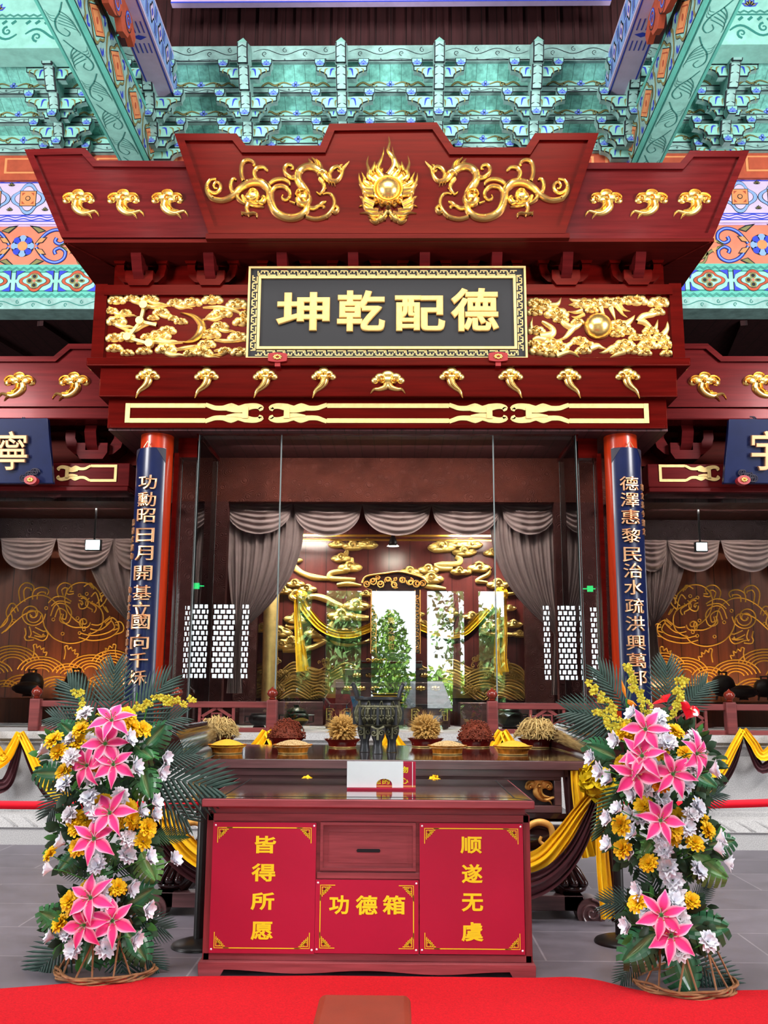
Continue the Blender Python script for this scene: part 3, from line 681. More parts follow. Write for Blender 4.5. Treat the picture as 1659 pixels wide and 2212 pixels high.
# ================================================================== THE SHRINE FRONT
def framed_board(name_frame, P, y0, y1, border, fr_h, board_m, frame_m, parent, names=('board', 'frame')):
    """a board cut to outline P (x,z) with a raised moulding around its edge"""
    MB().prism(P, y0, y1).build(names[0], board_m, parent)
    n_ = len(P); cx = sum(p[0] for p in P)/n_; ins = []
    ar = sum(P[i][0]*P[(i+1) % n_][1]-P[(i+1) % n_][0]*P[i][1] for i in range(n_)); sg = 1 if ar > 0 else -1
    for i in range(n_):
        a, b, c = P[i-1], P[i], P[(i+1) % n_]
        d1 = Vector((b[0]-a[0], b[1]-a[1])).normalized(); d2 = Vector((c[0]-b[0], c[1]-b[1])).normalized()
        n1 = Vector((-d1.y, d1.x))*sg; n2 = Vector((-d2.y, d2.x))*sg; q = (n1+n2); q = q/max(.35, q.length_squared)*2
        ins.append((b[0]+q.x*border, b[1]+q.y*border))
    m = MB(); vs_ = [(x, y0-fr_h, z) for x, z in P]+[(x, y0-fr_h, z) for x, z in ins]+[(x, y0+.0, z) for x, z in ins]+[(x, y1, z) for x, z in P]; fs = []
    for i in range(n_):
        j = (i+1) % n_
        for f in ((i, j, n_+j, n_+i), (n_+i, n_+j, 2*n_+j, 2*n_+i), (3*n_+i, 3*n_+j, j, i)): fs.append(f if sg > 0 else tuple(reversed(f)))
    m.add(vs_, fs).build(names[1], frame_m, parent, sharp=20)
def trace(pts, ox, oz, k, Y):
    """points read off an enlarged crop (origin ox,oz, k enlarged pixels per photo pixel) put on the plane y=Y"""
    return [xz(ox+a/k, oz+b/k, Y) for a, b in pts]
# ---- crown panels
YC, YWN = 9.72, 9.90
Pc = [xz(x, y, YC) for x, y in ((378, 292), (512, 292), (532, 318), (692, 318), (712, 271), (943, 268), (980, 322), (1135, 322), (1155, 291), (1292, 291), (1220, 507), (452, 507))]
Pc = Pc[::-1]
crown = thing('crown_board', 'central stepped red lacquer crown board with two gilt dragons and a flaming pearl', 'carved panel', (0, YC, Pc[0][1]), 'crown boards of the shrine')
framed_board('crown', Pc, YC, YC+.12, .085, .035, lacq, lacq, crown)
K, OX, OZ = 1659/860, 400, 270
def dragon(mirror):
    def T(pts): return trace([((1684-a) if mirror else a, b) for a, b in pts], OX, OZ, K, YC)
    g = MB(); u = 1/K/FPX*YC      # one crop pixel in metres
    R = lambda pts, w, h=.05, sm=5: g.ridge(T(pts), [q*u for q in w] if isinstance(w, list) else w*u, h, YC, sm=sm)
    R([(136, 266), (124, 264), (120, 252), (130, 240), (146, 248), (146, 270), (128, 286), (104, 278), (93, 255), (104, 232), (130, 226)][::-1], [5, 7, 8, 8, 7, 6, 4], .04)
    R([(104, 232), (91, 255), (94, 285), (118, 310), (160, 316), (200, 298), (238, 262), (280, 242), (322, 246), (350, 275), (356, 318), (376, 362), (416, 386), (462, 388), (500, 366), (512, 335)], [7, 9, 10, 11, 12, 14, 16, 18, 19, 19, 18, 18, 18, 17, 16, 14], .075)
    R([(490, 315), (500, 285), (486, 255), (470, 228), (474, 198), (500, 178), (538, 178), (572, 200), (594, 228), (628, 236), (650, 212), (660, 182), (684, 156)], [26, 24, 20, 18, 17, 17, 18, 18, 15, 10, 9, 8, 2], .08)
    p = T([(493, 312)])[0]; g.dome(p[0], p[1], 40*u, 40*u, .10, YC, 18, 5)
    R(spiral_pts(493, 312, 30, 1.6, PI, 1, 20), [5, 5, 3], .135, 2); R([(460, 330), (440, 322), (436, 318)], [5, 2], .04)
    for q in ((478, 292), (508, 292)): a = T([q])[0]; g.dome(a[0], a[1], 12*u, 12*u, .12, YC, 10, 3)
    p = T([(572, 205)])[0]; g.dome(p[0], p[1], 26*u, 17*u, .10, YC, 14, 4)
    for L_ in ([(245, 238), (234, 200), (240, 160), (262, 148), (284, 155), (290, 168), (282, 172)], [(304, 240), (288, 205), (300, 182), (326, 178), (342, 190), (338, 196)], [(228, 290), (200, 282), (190, 255), (196, 232), (208, 226), (213, 234)],
               [(350, 248), (374, 232), (404, 228), (432, 240), (436, 256)], [(358, 284), (376, 262), (408, 258), (432, 274), (436, 300), (420, 315), (404, 306), (408, 294)],
               [(478, 222), (448, 224), (420, 205), (414, 182), (428, 168), (446, 172), (450, 184), (440, 188)], [(440, 225), (470, 212), (480, 190)], [(512, 178), (500, 172), (470, 190)],
               [(560, 225), (576, 246), (578, 268), (562, 290), (548, 282)], [(575, 262), (590, 268)], [(608, 232), (602, 205), (614, 184), (636, 176), (650, 186), (644, 196), (634, 190)], [(645, 176), (656, 168)],
               [(505, 385), (545, 394), (588, 382), (614, 352), (622, 320), (612, 294), (592, 286), (574, 292)], [(608, 360), (626, 366), (637, 352), (630, 340), (620, 346)], [(584, 384), (594, 392)],
               [(240, 298), (252, 322), (286, 338), (330, 345)], [(300, 322), (322, 328), (334, 312), (326, 300), (316, 306)], [(215, 290), (224, 312), (250, 332)], [(512, 345), (536, 350), (560, 338), (578, 344)], [(560, 340), (572, 328), (588, 322)], [(578, 344), (578, 352)]):
        R(L_, [9, 10, 9, 7, 3], .05)
    R(spiral_pts(282, 296, 32, 1.4, 2.6, -1, 16), [8, 7, 4], .085, 2); R(spiral_pts(282, 300, 44, .55, .2, 1, 10), 6, .05, 2)
    p = T([(280, 300)])[0]; g.dome(p[0], p[1], 34*u, 30*u, .06, YC, 14, 4)
    R([(262, 330), (256, 350), (266, 370)], [12, 9, 8], .05); R([(238, 380), (240, 370), (262, 374), (286, 370), (300, 376), (298, 388)], [3, 6, 7, 6, 3], .05); R([(262, 372), (268, 386)], [6, 2], .045); R([(240, 372), (234, 362)], [5, 2], .04)
    for L_ in ([(534, 182), (528, 164), (514, 144)], [(552, 180), (546, 158), (528, 138)], [(568, 188), (562, 164), (544, 144)]): R(L_, [10, 8, 2], .06)
    for q in ((598, 240), (610, 244), (622, 246)): R([q, (q[0]+4, q[1]+14)], [4, 1], .05)
    for (a, b) in ((262, 246), (300, 240), (336, 258), (356, 296), (362, 340), (392, 376), (436, 390), (120, 312), (98, 268)): q = T([(a, b)])[0]; g.dome(q[0], q[1], 5*u, 5*u, .095, YC, 8, 2)
    return g
dragon(False).build('dragon_relief', gold, crown, sharp=60); dragon(True).build('dragon_relief', gold, crown, sharp=60)
g = MB(); u = 1/K/FPX*YC; T = lambda p: trace(p, OX, OZ, K, YC)
c0 = T([(846, 272)])[0]
g.ridge(spiral_pts(c0[0], c0[1], 66*u, 1, 0, 1, 40, 1.0), 11*u, .05, YC, sm=0)
rng = random.Random(4)
fl = [([(846, 215), (872, 175), (868, 140), (846, 110), (852, 75), (848, 50)], [20, 17, 13, 9, 5, 1])]
for s in (-1, 1):
    for L_, w in (([(20, 50), (44, 85), (34, 115), (22, 145), (18, 178)], [15, 13, 9, 5, 1]), ([(40, 40), (66, 70), (58, 100), (56, 118)], [15, 12, 8, 1]), ([(50, 30), (80, 55), (80, 82), (88, 112), (82, 140)], [15, 13, 9, 5, 1]),
                  ([(60, 10), (95, 30), (100, 50), (112, 75)], [15, 12, 7, 1]), ([(62, -5), (100, 5), (118, 40), (122, 70)], [15, 12, 7, 1]), ([(60, -20), (96, -15), (108, 8), (122, 22)], [14, 11, 6, 1]), ([(55, -60), (90, -40), (100, -8), (112, 5)], [13, 11, 7, 1]),
                  ([(60, -75), (95, -55), (108, -35), (120, -28)], [12, 10, 6, 1]), ([(40, -90), (85, -82), (104, -66), (122, -72)], [14, 12, 6, 1]), ([(20, -100), (60, -105), (86, -96), (118, -98)], [14, 12, 6, 1]), ([(10, -105), (36, -128), (64, -118), (84, -112)], [12, 10, 6, 1]), ([(4, -92), (20, -112), (12, -128)], [14, 10, 3]), ([(30, -112), (50, -136), (70, -130), (78, -124)], [10, 9, 5, 1])):
        fl.append(([(846+s*a, 272-b) for a, b in L_], w))
for L_, w in fl: g.ridge(T(L_), [q*u for q in w], .06, YC, sm=5)
for s in (-1, 1):
    for a, b, r in ((50, -48, 16), (-0, -72, 12), (26, -62, 13), (70, 22, 16), (62, 60, 13), (30, 76, 12)):
        p = T([(846+s*a, 272-b)])[0]; g.dome(p[0], p[1], r*u, r*u, .07, YC, 10, 3); g.ridge([(p[0]+x, p[1]+z) for x, z in spiral_pts(0, 0, r*u*.75, 1.3, 0, s, 12)], 3*u, .09, YC, sm=0)
fp = g.build('flame_relief', gold, crown, sharp=60)
MB().dome(c0[0], c0[1], 56*u, 58*u, .13, YC, 28, 8).build('pearl', gold, crown, sharp=60)
def cloud_ornament(g, cx, cz, s, y, flip=1, kind='sweep', h=.05):
    """gilt ruyi cloud: three curled lobes over a swept tail"""
    f = flip
    D = lambda x, z, rx, rz, hh=1.0: g.dome(cx+f*x*s, cz+z*s, rx*s, rz*s, h*(hh if hh > 1.4 else hh*.62), y, 16, 4)
    R = lambda pts, w, hh=1.0: g.ridge([(cx+f*a*s, cz+b*s) for a, b in pts], [q*s for q in w] if isinstance(w, list) else w*s, h*hh, y, sm=5)
    if kind == 'sweep':
        for x, z, rx, rz in ((0, .36, .36, .27), (-.42, .14, .36, .27), (.42, .14, .36, .27), (-.72, -.03, .24, .21), (.72, -.03, .24, .21), (0, 0, .45, .22)): D(x, z, rx, rz)
        for x, z, r in ((0, .04, .20), (-.60, -.02, .17), (.60, -.02, .17)):
            D(x, z, r*.62, r*.62, 1.5); R(spiral_pts(x, z, r, 1.15, 1.2, 1, 12), [.045, .035, .02], 1.35)
        for x, z, r, a0, a1 in ((0, .30, .36, .35, 2.8), (-.50, .08, .38, 1.1, 3.6), (.50, .08, .38, -.45, 2.05)):
            R([(x+r*cos(q), z+r*.78*sin(q)) for q in np.linspace(a0, a1, 8)], .032, 1.0)
        R([(-.16, -.08), (-.2, -.42), (.06, -.72), (.42, -.86), (.70, -.80), (1.0, -.72), (1.16, -.84), (1.26, -1.08)], [.2, .22, .2, .16, .12, .09, .06, .01], 1.0)
        R([(.08, -.1), (.12, -.42), (.34, -.62), (.7, -.68)], [.16, .14, .1, .03], 1.15); R([(-.14, -.4), (.16, -.74), (.5, -.86), (.74, -1.0), (.86, -1.22)], [.12, .12, .09, .06, .01], .9)
        for dx in (0, .1): R([(-.02+dx, -.14), (.02+dx, -.44), (.26+dx, -.66)], .018, 1.5)
    elif kind == 'drop':
        D(0, .26, .30, .26); D(-.28, .12, .26, .22); D(.28, .12, .26, .22); D(-.5, -.06, .2, .19); D(.5, -.06, .2, .19); D(0, -.06, .4, .2, 1.1)
        for e in (-1, 1): D(e*.34, -.1, .09, .09, 1.9); R(spiral_pts(e*.34, -.1, .18, 1.2, 1.2, e, 12), [.04, .035, .02], 1.6)
        D(0, .14, .12, .1, 1.5)
        R([(.06, -.14), (.0, -.42), (-.2, -.66), (-.42, -.86), (-.52, -1.06), (-.6, -1.3)], [.24, .22, .17, .12, .07, .01]); R([(.12, -.2), (.08, -.46), (-.1, -.68), (-.34, -.84)], [.05, .04, .02], 1.4)
    else:
        for x, z, rx, rz in ((0, .42, .42, .28), (-.5, .26, .36, .26), (.5, .26, .36, .26), (-.84, 0, .26, .24), (.84, 0, .26, .24), (0, .05, .5, .3)): D(x, z, rx, rz)
        for e in (-1, 1): D(e*.42, -.02, .13, .13, 1.8); R(spiral_pts(e*.42, -.02, .26, 1.3, 1.2, e, 14), [.05, .04, .02], 1.6); R([(e*.06, -.2), (e*.2, -.46), (e*.6, -.6), (e*.92, -.62), (e*1.15, -.92)], [.24, .2, .14, .09, .01])
        D(0, -.3, .26, .24)
for sd, word in ((-1, 'left'), (1, 'right')):
    if sd < 0: Q = [(55, 326), (186, 323), (210, 350), (490, 352), (490, 516), (135, 516)]
    else: Q = [(1616, 329), (1489, 329), (1467, 355), (1185, 355), (1185, 520), (1537, 520)]
    P = [xz(a, b, YWN) for a, b in Q]; 
    if sd < 0: P = P[::-1]
    w = thing('crown_board', f'{word} stepped lacquer crown board with three gilt clouds', 'carved panel', (sd*3, YWN, P[0][1]), 'crown boards of the shrine')
    framed_board('w', P, YWN, YWN+.12, .075, .035, lacq_w, lacq_w, w)
    for px in ((174, 271, 366) if sd < 0 else (1309, 1407, 1500)):
        g = MB(); cx, cz = xz(px-4 if sd < 0 else px, 432, YWN); cloud_ornament(g, cx, cz, .195, YWN, -sd, 'sweep', .04); g.build('cloud_relief', gold, w, sharp=60)
# ---- cornice: soffit slab with sloping sides under the crown
zs = 6.42
m = MB(); x0 = 3.60
m.add([(-x0, YC+.05, zs), (x0, YC+.05, zs), (x0, 12.4, zs), (-x0, 12.4, zs), (-x0, YC+.05, zs+.04), (x0, YC+.05, zs+.04), (x0, 12.4, zs+.04), (-x0, 12.4, zs+.04)], [(0, 3, 2, 1), (4, 5, 6, 7), (0, 1, 5, 4), (1, 2, 6, 5), (2, 3, 7, 6), (3, 0, 4, 7)])
m.box(-2.0, 2.0, YC-.03, YC+.14, Pc[0][1]-.06, Pc[0][1]+.0)
for sd in (-1, 1): m.bar((sd*3.56, YC+.06, zs-.004), (sd*3.2, 10.40, zs-.004), .012, .02)
tag(m.build('cornice', lacq_d, sharp=20), 'dark red overhanging cornice under the crown boards', 'cornice')
# shrine body behind the front mouldings
m = MB(); m.box(-3.22, 3.22, 10.66, 12.5, 4.75, 6.42)
tag(m.build('shrine_body', lacq_d, sharp=20), 'dark lacquered box body of the shrine behind its front boards', 'shrine')
# ---- bracket board and eight curled brackets
tag(MB().box(-3.2, 3.2, 10.36, 10.42, zp(622, 10.36), 6.42).build('bracket_board', lacq, sharp=20), 'plain red board behind the row of curled brackets', 'board')
zb0, zb1 = zp(622, 10.3), zp(530, 10.05)
wheres = ['leftmost, above the moon panel', 'second from left, above the moon panel', 'third from left, above the black plaque', 'fourth from left, above the black plaque', 'fourth from right, above the black plaque', 'third from right, above the black plaque', 'second from right, above the sun panel', 'rightmost, above the sun panel']
for i, px in enumerate((302, 456, 612, 764, 917, 1071, 1222, 1377)):
    x = float(at(px, 575, 10.2)[0])
    t = thing('curled_bracket', 'red lacquer curled bracket, '+wheres[i], 'bracket', (x, 10.36, zb0), 'curled brackets under the cornice')
    m = MB(); P = []      # side profile (y,z) swept in x: a scroll-topped arm
    prof = [(10.36, zb0+.02), (10.22, zb0+.04), (10.10, zb0+.14), (10.02, zb0+.28), (9.99, zb0+.40), (10.02, zb0+.47), (10.09, zb0+.48), (10.14, zb0+.42), (10.16, zb0+.32), (10.24, zb0+.26), (10.36, zb0+.3)]
    n_ = len(prof); m.add([(x+e*.058, y, z) for e in (-1, 1) for y, z in prof], [(i_, (i_+1) % n_, n_+(i_+1) % n_, n_+i_) for i_ in range(n_)])
    tr = tessellate_polygon([[Vector((y, z, 0)) for y, z in prof]]); m.add([(x+e*.058, y, z) for e in (-1, 1) for y, z in prof], [tuple(q) for q in tr]+[tuple(q_+n_ for q_ in reversed(q)) for q in tr])
    m.build('scroll_arm', lacq_w, t, sharp=35)
    m = MB()
    P = [(x-.17, zb0-.0), (x-.12, zb0-.06+.06), (x+.12, zb0), (x+.17, zb0+.08), (x+.17, zb0+.16), (x+.07, zb0+.16), (x+.07, zb0+.10), (x-.07, zb0+.10), (x-.07, zb0+.16), (x-.17, zb0+.16), (x-.17, zb0+.08)]
    P = [(x-.11, zb0-.01), (x+.11, zb0-.01), (x+.16, zb0+.06), (x+.16, zb0+.17), (x+.07, zb0+.17), (x+.07, zb0+.11), (x-.07, zb0+.11), (x-.07, zb0+.17), (x-.16, zb0+.17), (x-.16, zb0+.06)]
    m.prism(P, 10.19, 10.36); m.build('base_block', lacq, t, sharp=20)
    for e in (-1, 1):
        m = MB(); P = [(x+e*a, zb0+b) for a, b in ((.10, .04), (.20, .06), (.27, .13), (.29, .24), (.29, .28), (.20, .28), (.20, .22), (.17, .16), (.10, .13))]
        m.prism(P if e > 0 else P[::-1], 10.26, 10.36); m.build('cross_arm', lacq, t, sharp=30)
        m = MB(); P = [(x+e*.245+a, zb0+b) for a, b in ((-.055, .27), (.055, .27), (.085, .34), (.085, .42), (-.085, .42), (-.085, .34))]
        m.prism(P, 10.22, 10.36); m.build('bearing_block', lacq, t, sharp=20)
# ---- frieze: moon panel (left) and sun panel (right)
YF = 10.28
def cloudlet(g, cx, cz, r, y, rng, h=.05, tail=0):
    for k in range(5):
        a = PI*(k/4)*.96+.06; g.dome(cx+r*.78*cos(a), cz+r*.42*sin(a)-r*.05, r*.48, r*.42, h*.8, y, 10, 3)
    g.dome(cx, cz, r*.75, r*.5, h*.8, y, 12, 3)
    for dx, dz, q in ((-.38, -.02, .3), (.36, 0, .28), (.02, .28, .28)):
        g.dome(cx+dx*r, cz+dz*r, q*r*.5, q*r*.5, h*1.45, y, 8, 3); g.ridge(spiral_pts(cx+dx*r, cz+dz*r, q*r, 1.15, rng.random()*6, rng.choice((-1, 1)), 10), r*.06, h*1.3, y, sm=0)
    if tail:
        g.ridge([(cx, cz-r*.3), (cx+tail*r*.7, cz-r*.6), (cx+tail*r*1.5, cz-r*.55), (cx+tail*r*2.3, cz-r*.75)], [r*.3, r*.26, r*.16, .004], h*.7, y, sm=4)
for sd, word, body in ((-1, 'left', 'moon'), (1, 'right', 'sun')):
    xa, xb = (xp(229, 700, YF), -1.55) if sd < 0 else (1.55, xp(1448, 700, YF)); z0, z1 = zp(776, YF), zp(622, YF)
    t = thing('cloud_frieze', f'red frieze panel with gilt clouds around a {body}, {word} of the black plaque', 'carved panel', ((xa+xb)/2, YF, z0), 'gilt frieze panels')
    MB().box(xa, xb, YF, YF+.14, z0, z1).build('board', lacq, t, sharp=20)
    m = MB(); m.box(xa-.03, xb+.03, YF-.05, YF+.1, zp(640, YF), z1+.02)
    xo = xa-.14 if sd < 0 else xb+.14; xi = xa if sd < 0 else xb
    m.prism([(min(xo, xi), z0-.06), (max(xo, xi), z0-.06), (max(xo, xi) , z1+.04), (min(xo, xi), z1+.04)], YF-.03, YF+.3)
    m.build('frame', lacq, t, sharp=20)
    rng = random.Random(7+sd); g = MB(); y = YF
    if sd < 0:
        k, ox, oz = 2.5136, 200, 560; T = lambda p: trace(p, ox, oz, k, y); u = y/FPX/k
        for (a, b, r, tl) in ((130, 228, 46, 0), (215, 215, 40, 1), (310, 218, 46, 1), (452, 242, 44, 1), (540, 240, 50, 0), (650, 224, 54, 0), (785, 250, 56, 0), (105, 285, 34, 0), (130, 340, 52, 1), (180, 292, 30, 1), (372, 292, 42, 1), (330, 322, 30, 0), (700, 298, 54, -1), (692, 368, 44, 1), (815, 345, 50, 0), (640, 412, 52, 0), (365, 418, 56, 1), (405, 392, 46, 0), (300, 425, 36, 0), (120, 432, 46, 0), (185, 420, 42, 1), (120, 488, 42, 0), (190, 512, 34, 0), (280, 502, 40, 0), (400, 492, 54, 1), (530, 514, 34, 0), (620, 466, 46, -1), (612, 512, 40, 1), (720, 500, 36, -1), (790, 428, 52, 0), (800, 508, 46, 0), (480, 342, 34, 0), (440, 325, 28, 0), (590, 500, 36, 0), (830, 300, 30, 0)):
            p = T([(a, b)])[0]; cloudlet(g, p[0], p[1], r*u, y, rng, .045, tl)
        for L_ in ([(240, 240), (330, 262), (420, 250)], [(600, 265), (690, 262), (760, 275), (840, 310)], [(420, 300), (460, 335), (520, 350)], [(150, 372), (220, 390), (280, 360), (350, 345)], [(440, 495), (520, 480), (590, 470)], [(660, 440), (740, 445), (840, 440)], [(610, 330), (650, 300), (700, 300)], [(90, 260), (140, 300), (230, 305)], [(240, 460), (330, 450), (420, 455), (520, 450)], [(660, 500), (740, 490), (760, 520)]):
            g.ridge(T(L_), [6*u, 13*u, 12*u, 4*u], .035, y, sm=4)
        mo = MB().ridge(T([(476, 293), (545, 310), (586, 345), (594, 378), (580, 412), (545, 442), (492, 457)]), [.3*u, 12*u, 22*u, 27*u, 23*u, 14*u, .3*u], .09, y, sm=8); mo.build('moon', gold, t, sharp=60)
        st = MB(); S = T([(283, 258), (263, 343), (195, 430), (313, 465)])
        for p in S: st.prism([(p[0]+.046*cos(a*PI/10), p[1]+.046*sin(a*PI/10)) for a in range(20)], y-.075, y)
        for a, b in ((0, 1), (1, 2), (2, 3)): st.ridge([S[a], S[b]], .018, .065, y, True, 0)
        st.ridge([S[1], T([(350, 362)])[0]], .018, .065, y, True, 0)
        st.build('star_chain', gold_dull, t)
    else:
        k, ox, oz = 2.5136, 820, 560; T = lambda p: trace(p, ox, oz, k, y); u = y/FPX/k
        for (a, b, r, tl) in ((848, 240, 46, 0), (880, 262, 50, 0), (840, 292, 40, 0), (960, 300, 60, 0), (985, 330, 40, 0), (900, 235, 30, 0), (1110, 246, 54, 0), (1165, 240, 40, 0), (1150, 280, 34, 0), (1230, 242, 56, 0), (1290, 232, 40, 0), (1395, 230, 56, 0), (1350, 222, 36, 0), (1515, 240, 56, 0), (1505, 290, 40, 0), (850, 392, 46, 0), (835, 460, 34, 0), (940, 470, 60, 0), (870, 500, 54, 0), (985, 480, 40, 0), (935, 515, 44, 0), (1085, 448, 44, 0), (1105, 500, 40, 0), (1130, 470, 38, 0), (1330, 470, 54, 0), (1380, 500, 40, 0), (1290, 500, 40, 0), (1300, 365, 56, 0), (1345, 395, 40, 0), (1290, 410, 36, 0), (1470, 392, 40, 0), (1440, 428, 36, 0), (1390, 428, 36, 0), (1455, 470, 50, 0), (1525, 430, 44, 0), (1550, 470, 46, 0), (1560, 515, 34, 0), (1440, 512, 34, 0), (1075, 345, 34, 0)):
            p = T([(a, b)])[0]; cloudlet(g, p[0], p[1], r*u, y, rng, .045, tl)
        for L_, w in (([(920, 250), (965, 245), (985, 210)], [16, 14, 1]), ([(1090, 235), (1050, 225), (1030, 215)], [18, 10, 1]), ([(1090, 252), (1045, 248), (1025, 250)], [14, 9, 1]), ([(1100, 280), (1060, 290), (1020, 285)], [16, 10, 1]), ([(1110, 300), (1070, 318), (1040, 312)], [14, 9, 1]), ([(1200, 260), (1215, 300), (1235, 320)], [16, 9, 1]), ([(1255, 262), (1270, 300), (1280, 340)], [16, 10, 1]), ([(1285, 250), (1310, 285), (1320, 300), (1345, 318)], [16, 11, 7, 1]), ([(1300, 245), (1325, 275), (1362, 285)], [14, 8, 1]),
                      ([(985, 325), (1010, 355), (1050, 372), (1090, 350), (1080, 330)], [16, 20, 20, 14, 8]), ([(1060, 365), (1030, 400), (1000, 430), (960, 440)], [18, 16, 10, 1]), ([(870, 420), (930, 410), (940, 380), (900, 350), (880, 340)], [26, 24, 18, 14, 8]), ([(836, 400), (822, 360), (830, 318)], [18, 12, 1]), ([(900, 440), (860, 430), (830, 440)], [24, 20, 10]), ([(985, 500), (1020, 470), (1060, 445), (1075, 440)], [18, 16, 8, 1]), ([(960, 525), (1020, 505), (1060, 515), (1085, 535)], [16, 12, 8, 1]), ([(1140, 480), (1180, 470), (1205, 480), (1235, 488)], [26, 18, 10, 1]), ([(1290, 480), (1260, 482), (1220, 505), (1190, 510)], [22, 18, 10, 1]), ([(1330, 500), (1290, 515), (1250, 535)], [20, 14, 1]), ([(1330, 360), (1365, 330), (1385, 305)], [22, 14, 1]), ([(1400, 340), (1430, 310), (1480, 300), (1510, 290)], [14, 20, 18, 12]), ([(1400, 335), (1440, 345), (1475, 380)], [18, 18, 14]), ([(1480, 400), (1500, 370), (1510, 330)], [18, 12, 1]), ([(1530, 420), (1560, 380), (1562, 340)], [22, 14, 1])):
            g.ridge(T(L_), [q*u for q in w], .04, y, sm=4)
        p = T([(1186, 366)])[0]; MB().dome(p[0], p[1], 80*u, 78*u, .14, y, 28, 8).build('sun', gold, t, sharp=60)
    zlo, zhi = zp(776, y), zp(640, y)
    g.xform(lambda a, b, c: (min(max(a, xa+.005), xb-.005), b, min(max(c, zlo+.004), zhi)))
    g.build('cloud_relief', gold_dull, t, sharp=60)
tag(MB().box(-1.6, 1.6, YF+.03, YF+.14, zp(776, YF), zp(622, YF)).build('frieze_backing', lacq_d), 'plain dark board behind the black plaque', 'board')
# ---- name plaque, read right to left
YP = 10.10
pq = thing('name_plaque', 'charcoal name plaque with four large gold characters and gold fret border', 'plaque', (0, YP, zp(778, YP)))
pa, pb, pc, pd = xz(538, 577, YP), xz(1135, 575, YP), xz(1131, 776, YP), xz(543, 778, YP)
x0, x1, z0, z1 = pa[0], pb[0], pc[1], pa[1]
MB().box(x0+.14, x1-.14, YP+.01, YP+.06, z0+.14, z1-.14).build('board', slate_board, pq)
m = MB().use(black).box(x0, x1, YP+.005, YP+.08, z0, z1)
def rect_ring(m, a, b, c, d, w, ya, yb):
    m.box(a, b, ya, yb, c, c+w).box(a, b, ya, yb, d-w, d).box(a, a+w, ya, yb, c+w, d-w).box(b-w, b, ya, yb, c+w, d-w)
m.use(gold_pale); rect_ring(m, x0, x1, z0, z1, .022, YP-.02, YP+.08); rect_ring(m, x0+.115, x1-.115, z0+.115, z1-.115, .03, YP-.02, YP+.06)
def fret(m, xa, za, ux, uz, vx, vz, n_, step):
    for i in range(n_):
        F = lambda a, b: (xa+ux*(i+a)*step+vx*b, za+uz*(i+a)*step+vz*b)
        for L_ in ([F(0, .028), F(.62, .028), F(.62, .055)], [F(.3, .028), F(.3, .055)], [F(.15, .078), F(.95, .078), F(.95, .028)], [F(.8, .078), F(.8, .05)]):
            m.line(L_, .013, YP-.002)
    return m
W_, H_ = x1-x0-.2, z1-z0-.2; nx, nz = 26, 9
fret(m, x0+.1, z0+.02, 1, 0, 0, 1, nx, W_/nx); fret(m, x1-.1, z1-.02, -1, 0, 0, -1, nx, W_/nx); fret(m, x1-.02, z0+.1, 0, 1, -1, 0, nz, H_/nz); fret(m, x0+.02, z1-.1, 0, -1, 1, 0, nz, H_/nz)
m.build('border', None, pq, sharp=20)
for ch, (a, b, c, d) in zip('坤乾配德', ((598, 633, 712, 716), (729, 629, 832, 718), (853, 640, 962, 717), (973, 624, 1078, 718))):
    p, q = xz(a, b, YP), xz(c, d, YP); g = MB(); put_glyph(g, ch, (p[0]+q[0])/2, (p[1]+q[1])/2, q[0]-p[0], p[1]-q[1], YP+.012, .05, .022)
    g.build('gold_character', gold_paint, pq, sharp=30)
for px, py in ((601, 776), (1075, 775)):
    c = xz(px, py, YP); g = MB().use(mat('hanger_red', (.25, .012, .014), .4) if 'hanger_red' not in MATS else MATS['hanger_red'])
    P = [(c[0]+.105*max(-1, min(1, 1.5*cos(t))), c[1]+.055*sin(t)) for t in np.linspace(0, 2*PI, 28, endpoint=False)]
    g.prism(P, YP-.07, YP+.02).box(c[0]-.03, c[0]+.03, YP-.05, YP+.1, c[1]-.1, c[1]-.02).use(gold)
    for a in range(8): g.dome(c[0]+.035*cos(a*PI/4), c[1]+.022*sin(a*PI/4), .02, .014, .02, YP-.07, 8, 3)
    g.build('hanger', None, pq, sharp=40)
# ---- sill, cloud beam, lintel
def zc(r, Y): return zp(r, Y)
tag(MB().box(-3.36, 3.36, 10.06, 10.6, zp(790, 10.06), zp(777, 10.06)+.03).build('sill', lacq, bevel=.012), 'red moulded sill under the frieze and black plaque', 'sill')
YB_ = 10.12
cb = thing('cloud_board', 'red beam with a row of nine small gilt clouds', 'beam', (0, YB_, zp(858, YB_)))
MB().box(xp(215, 825, YB_), xp(1463, 825, YB_), YB_, YB_+.5, zp(857, YB_), zp(790, YB_)).build('beam', lacq, cb, bevel=.01)
for i, px in enumerate((319, 446, 573, 699, 838, 976, 1103, 1229, 1356)):
    g = MB(); cx, cz = xz(px, 812 if i != 4 else 822, YB_); cloud_ornament(g, cx, cz, .2 if i != 4 else .17, YB_, 1 if i < 4 else -1, 'drop' if i != 4 else 'wide', .04); g.build('cloud_relief', gold, cb, sharp=60)
YL = 10.22
lt = thing('cartouche_board', 'red lintel board with three gold outlined cartouches below the cloud beam', 'beam', (0, YL, zp(925, YL)))
m = MB().box(xp(233, 890, YL), xp(1441, 890, YL), YL, YL+.42, zp(925, YL), zp(862, YL)); m.box(xp(240, 890, YL), xp(1434, 890, YL), YL-.02, YL+.1, zp(926, YL), zp(916, YL)); m.build('beam', lacq, lt, bevel=.008)
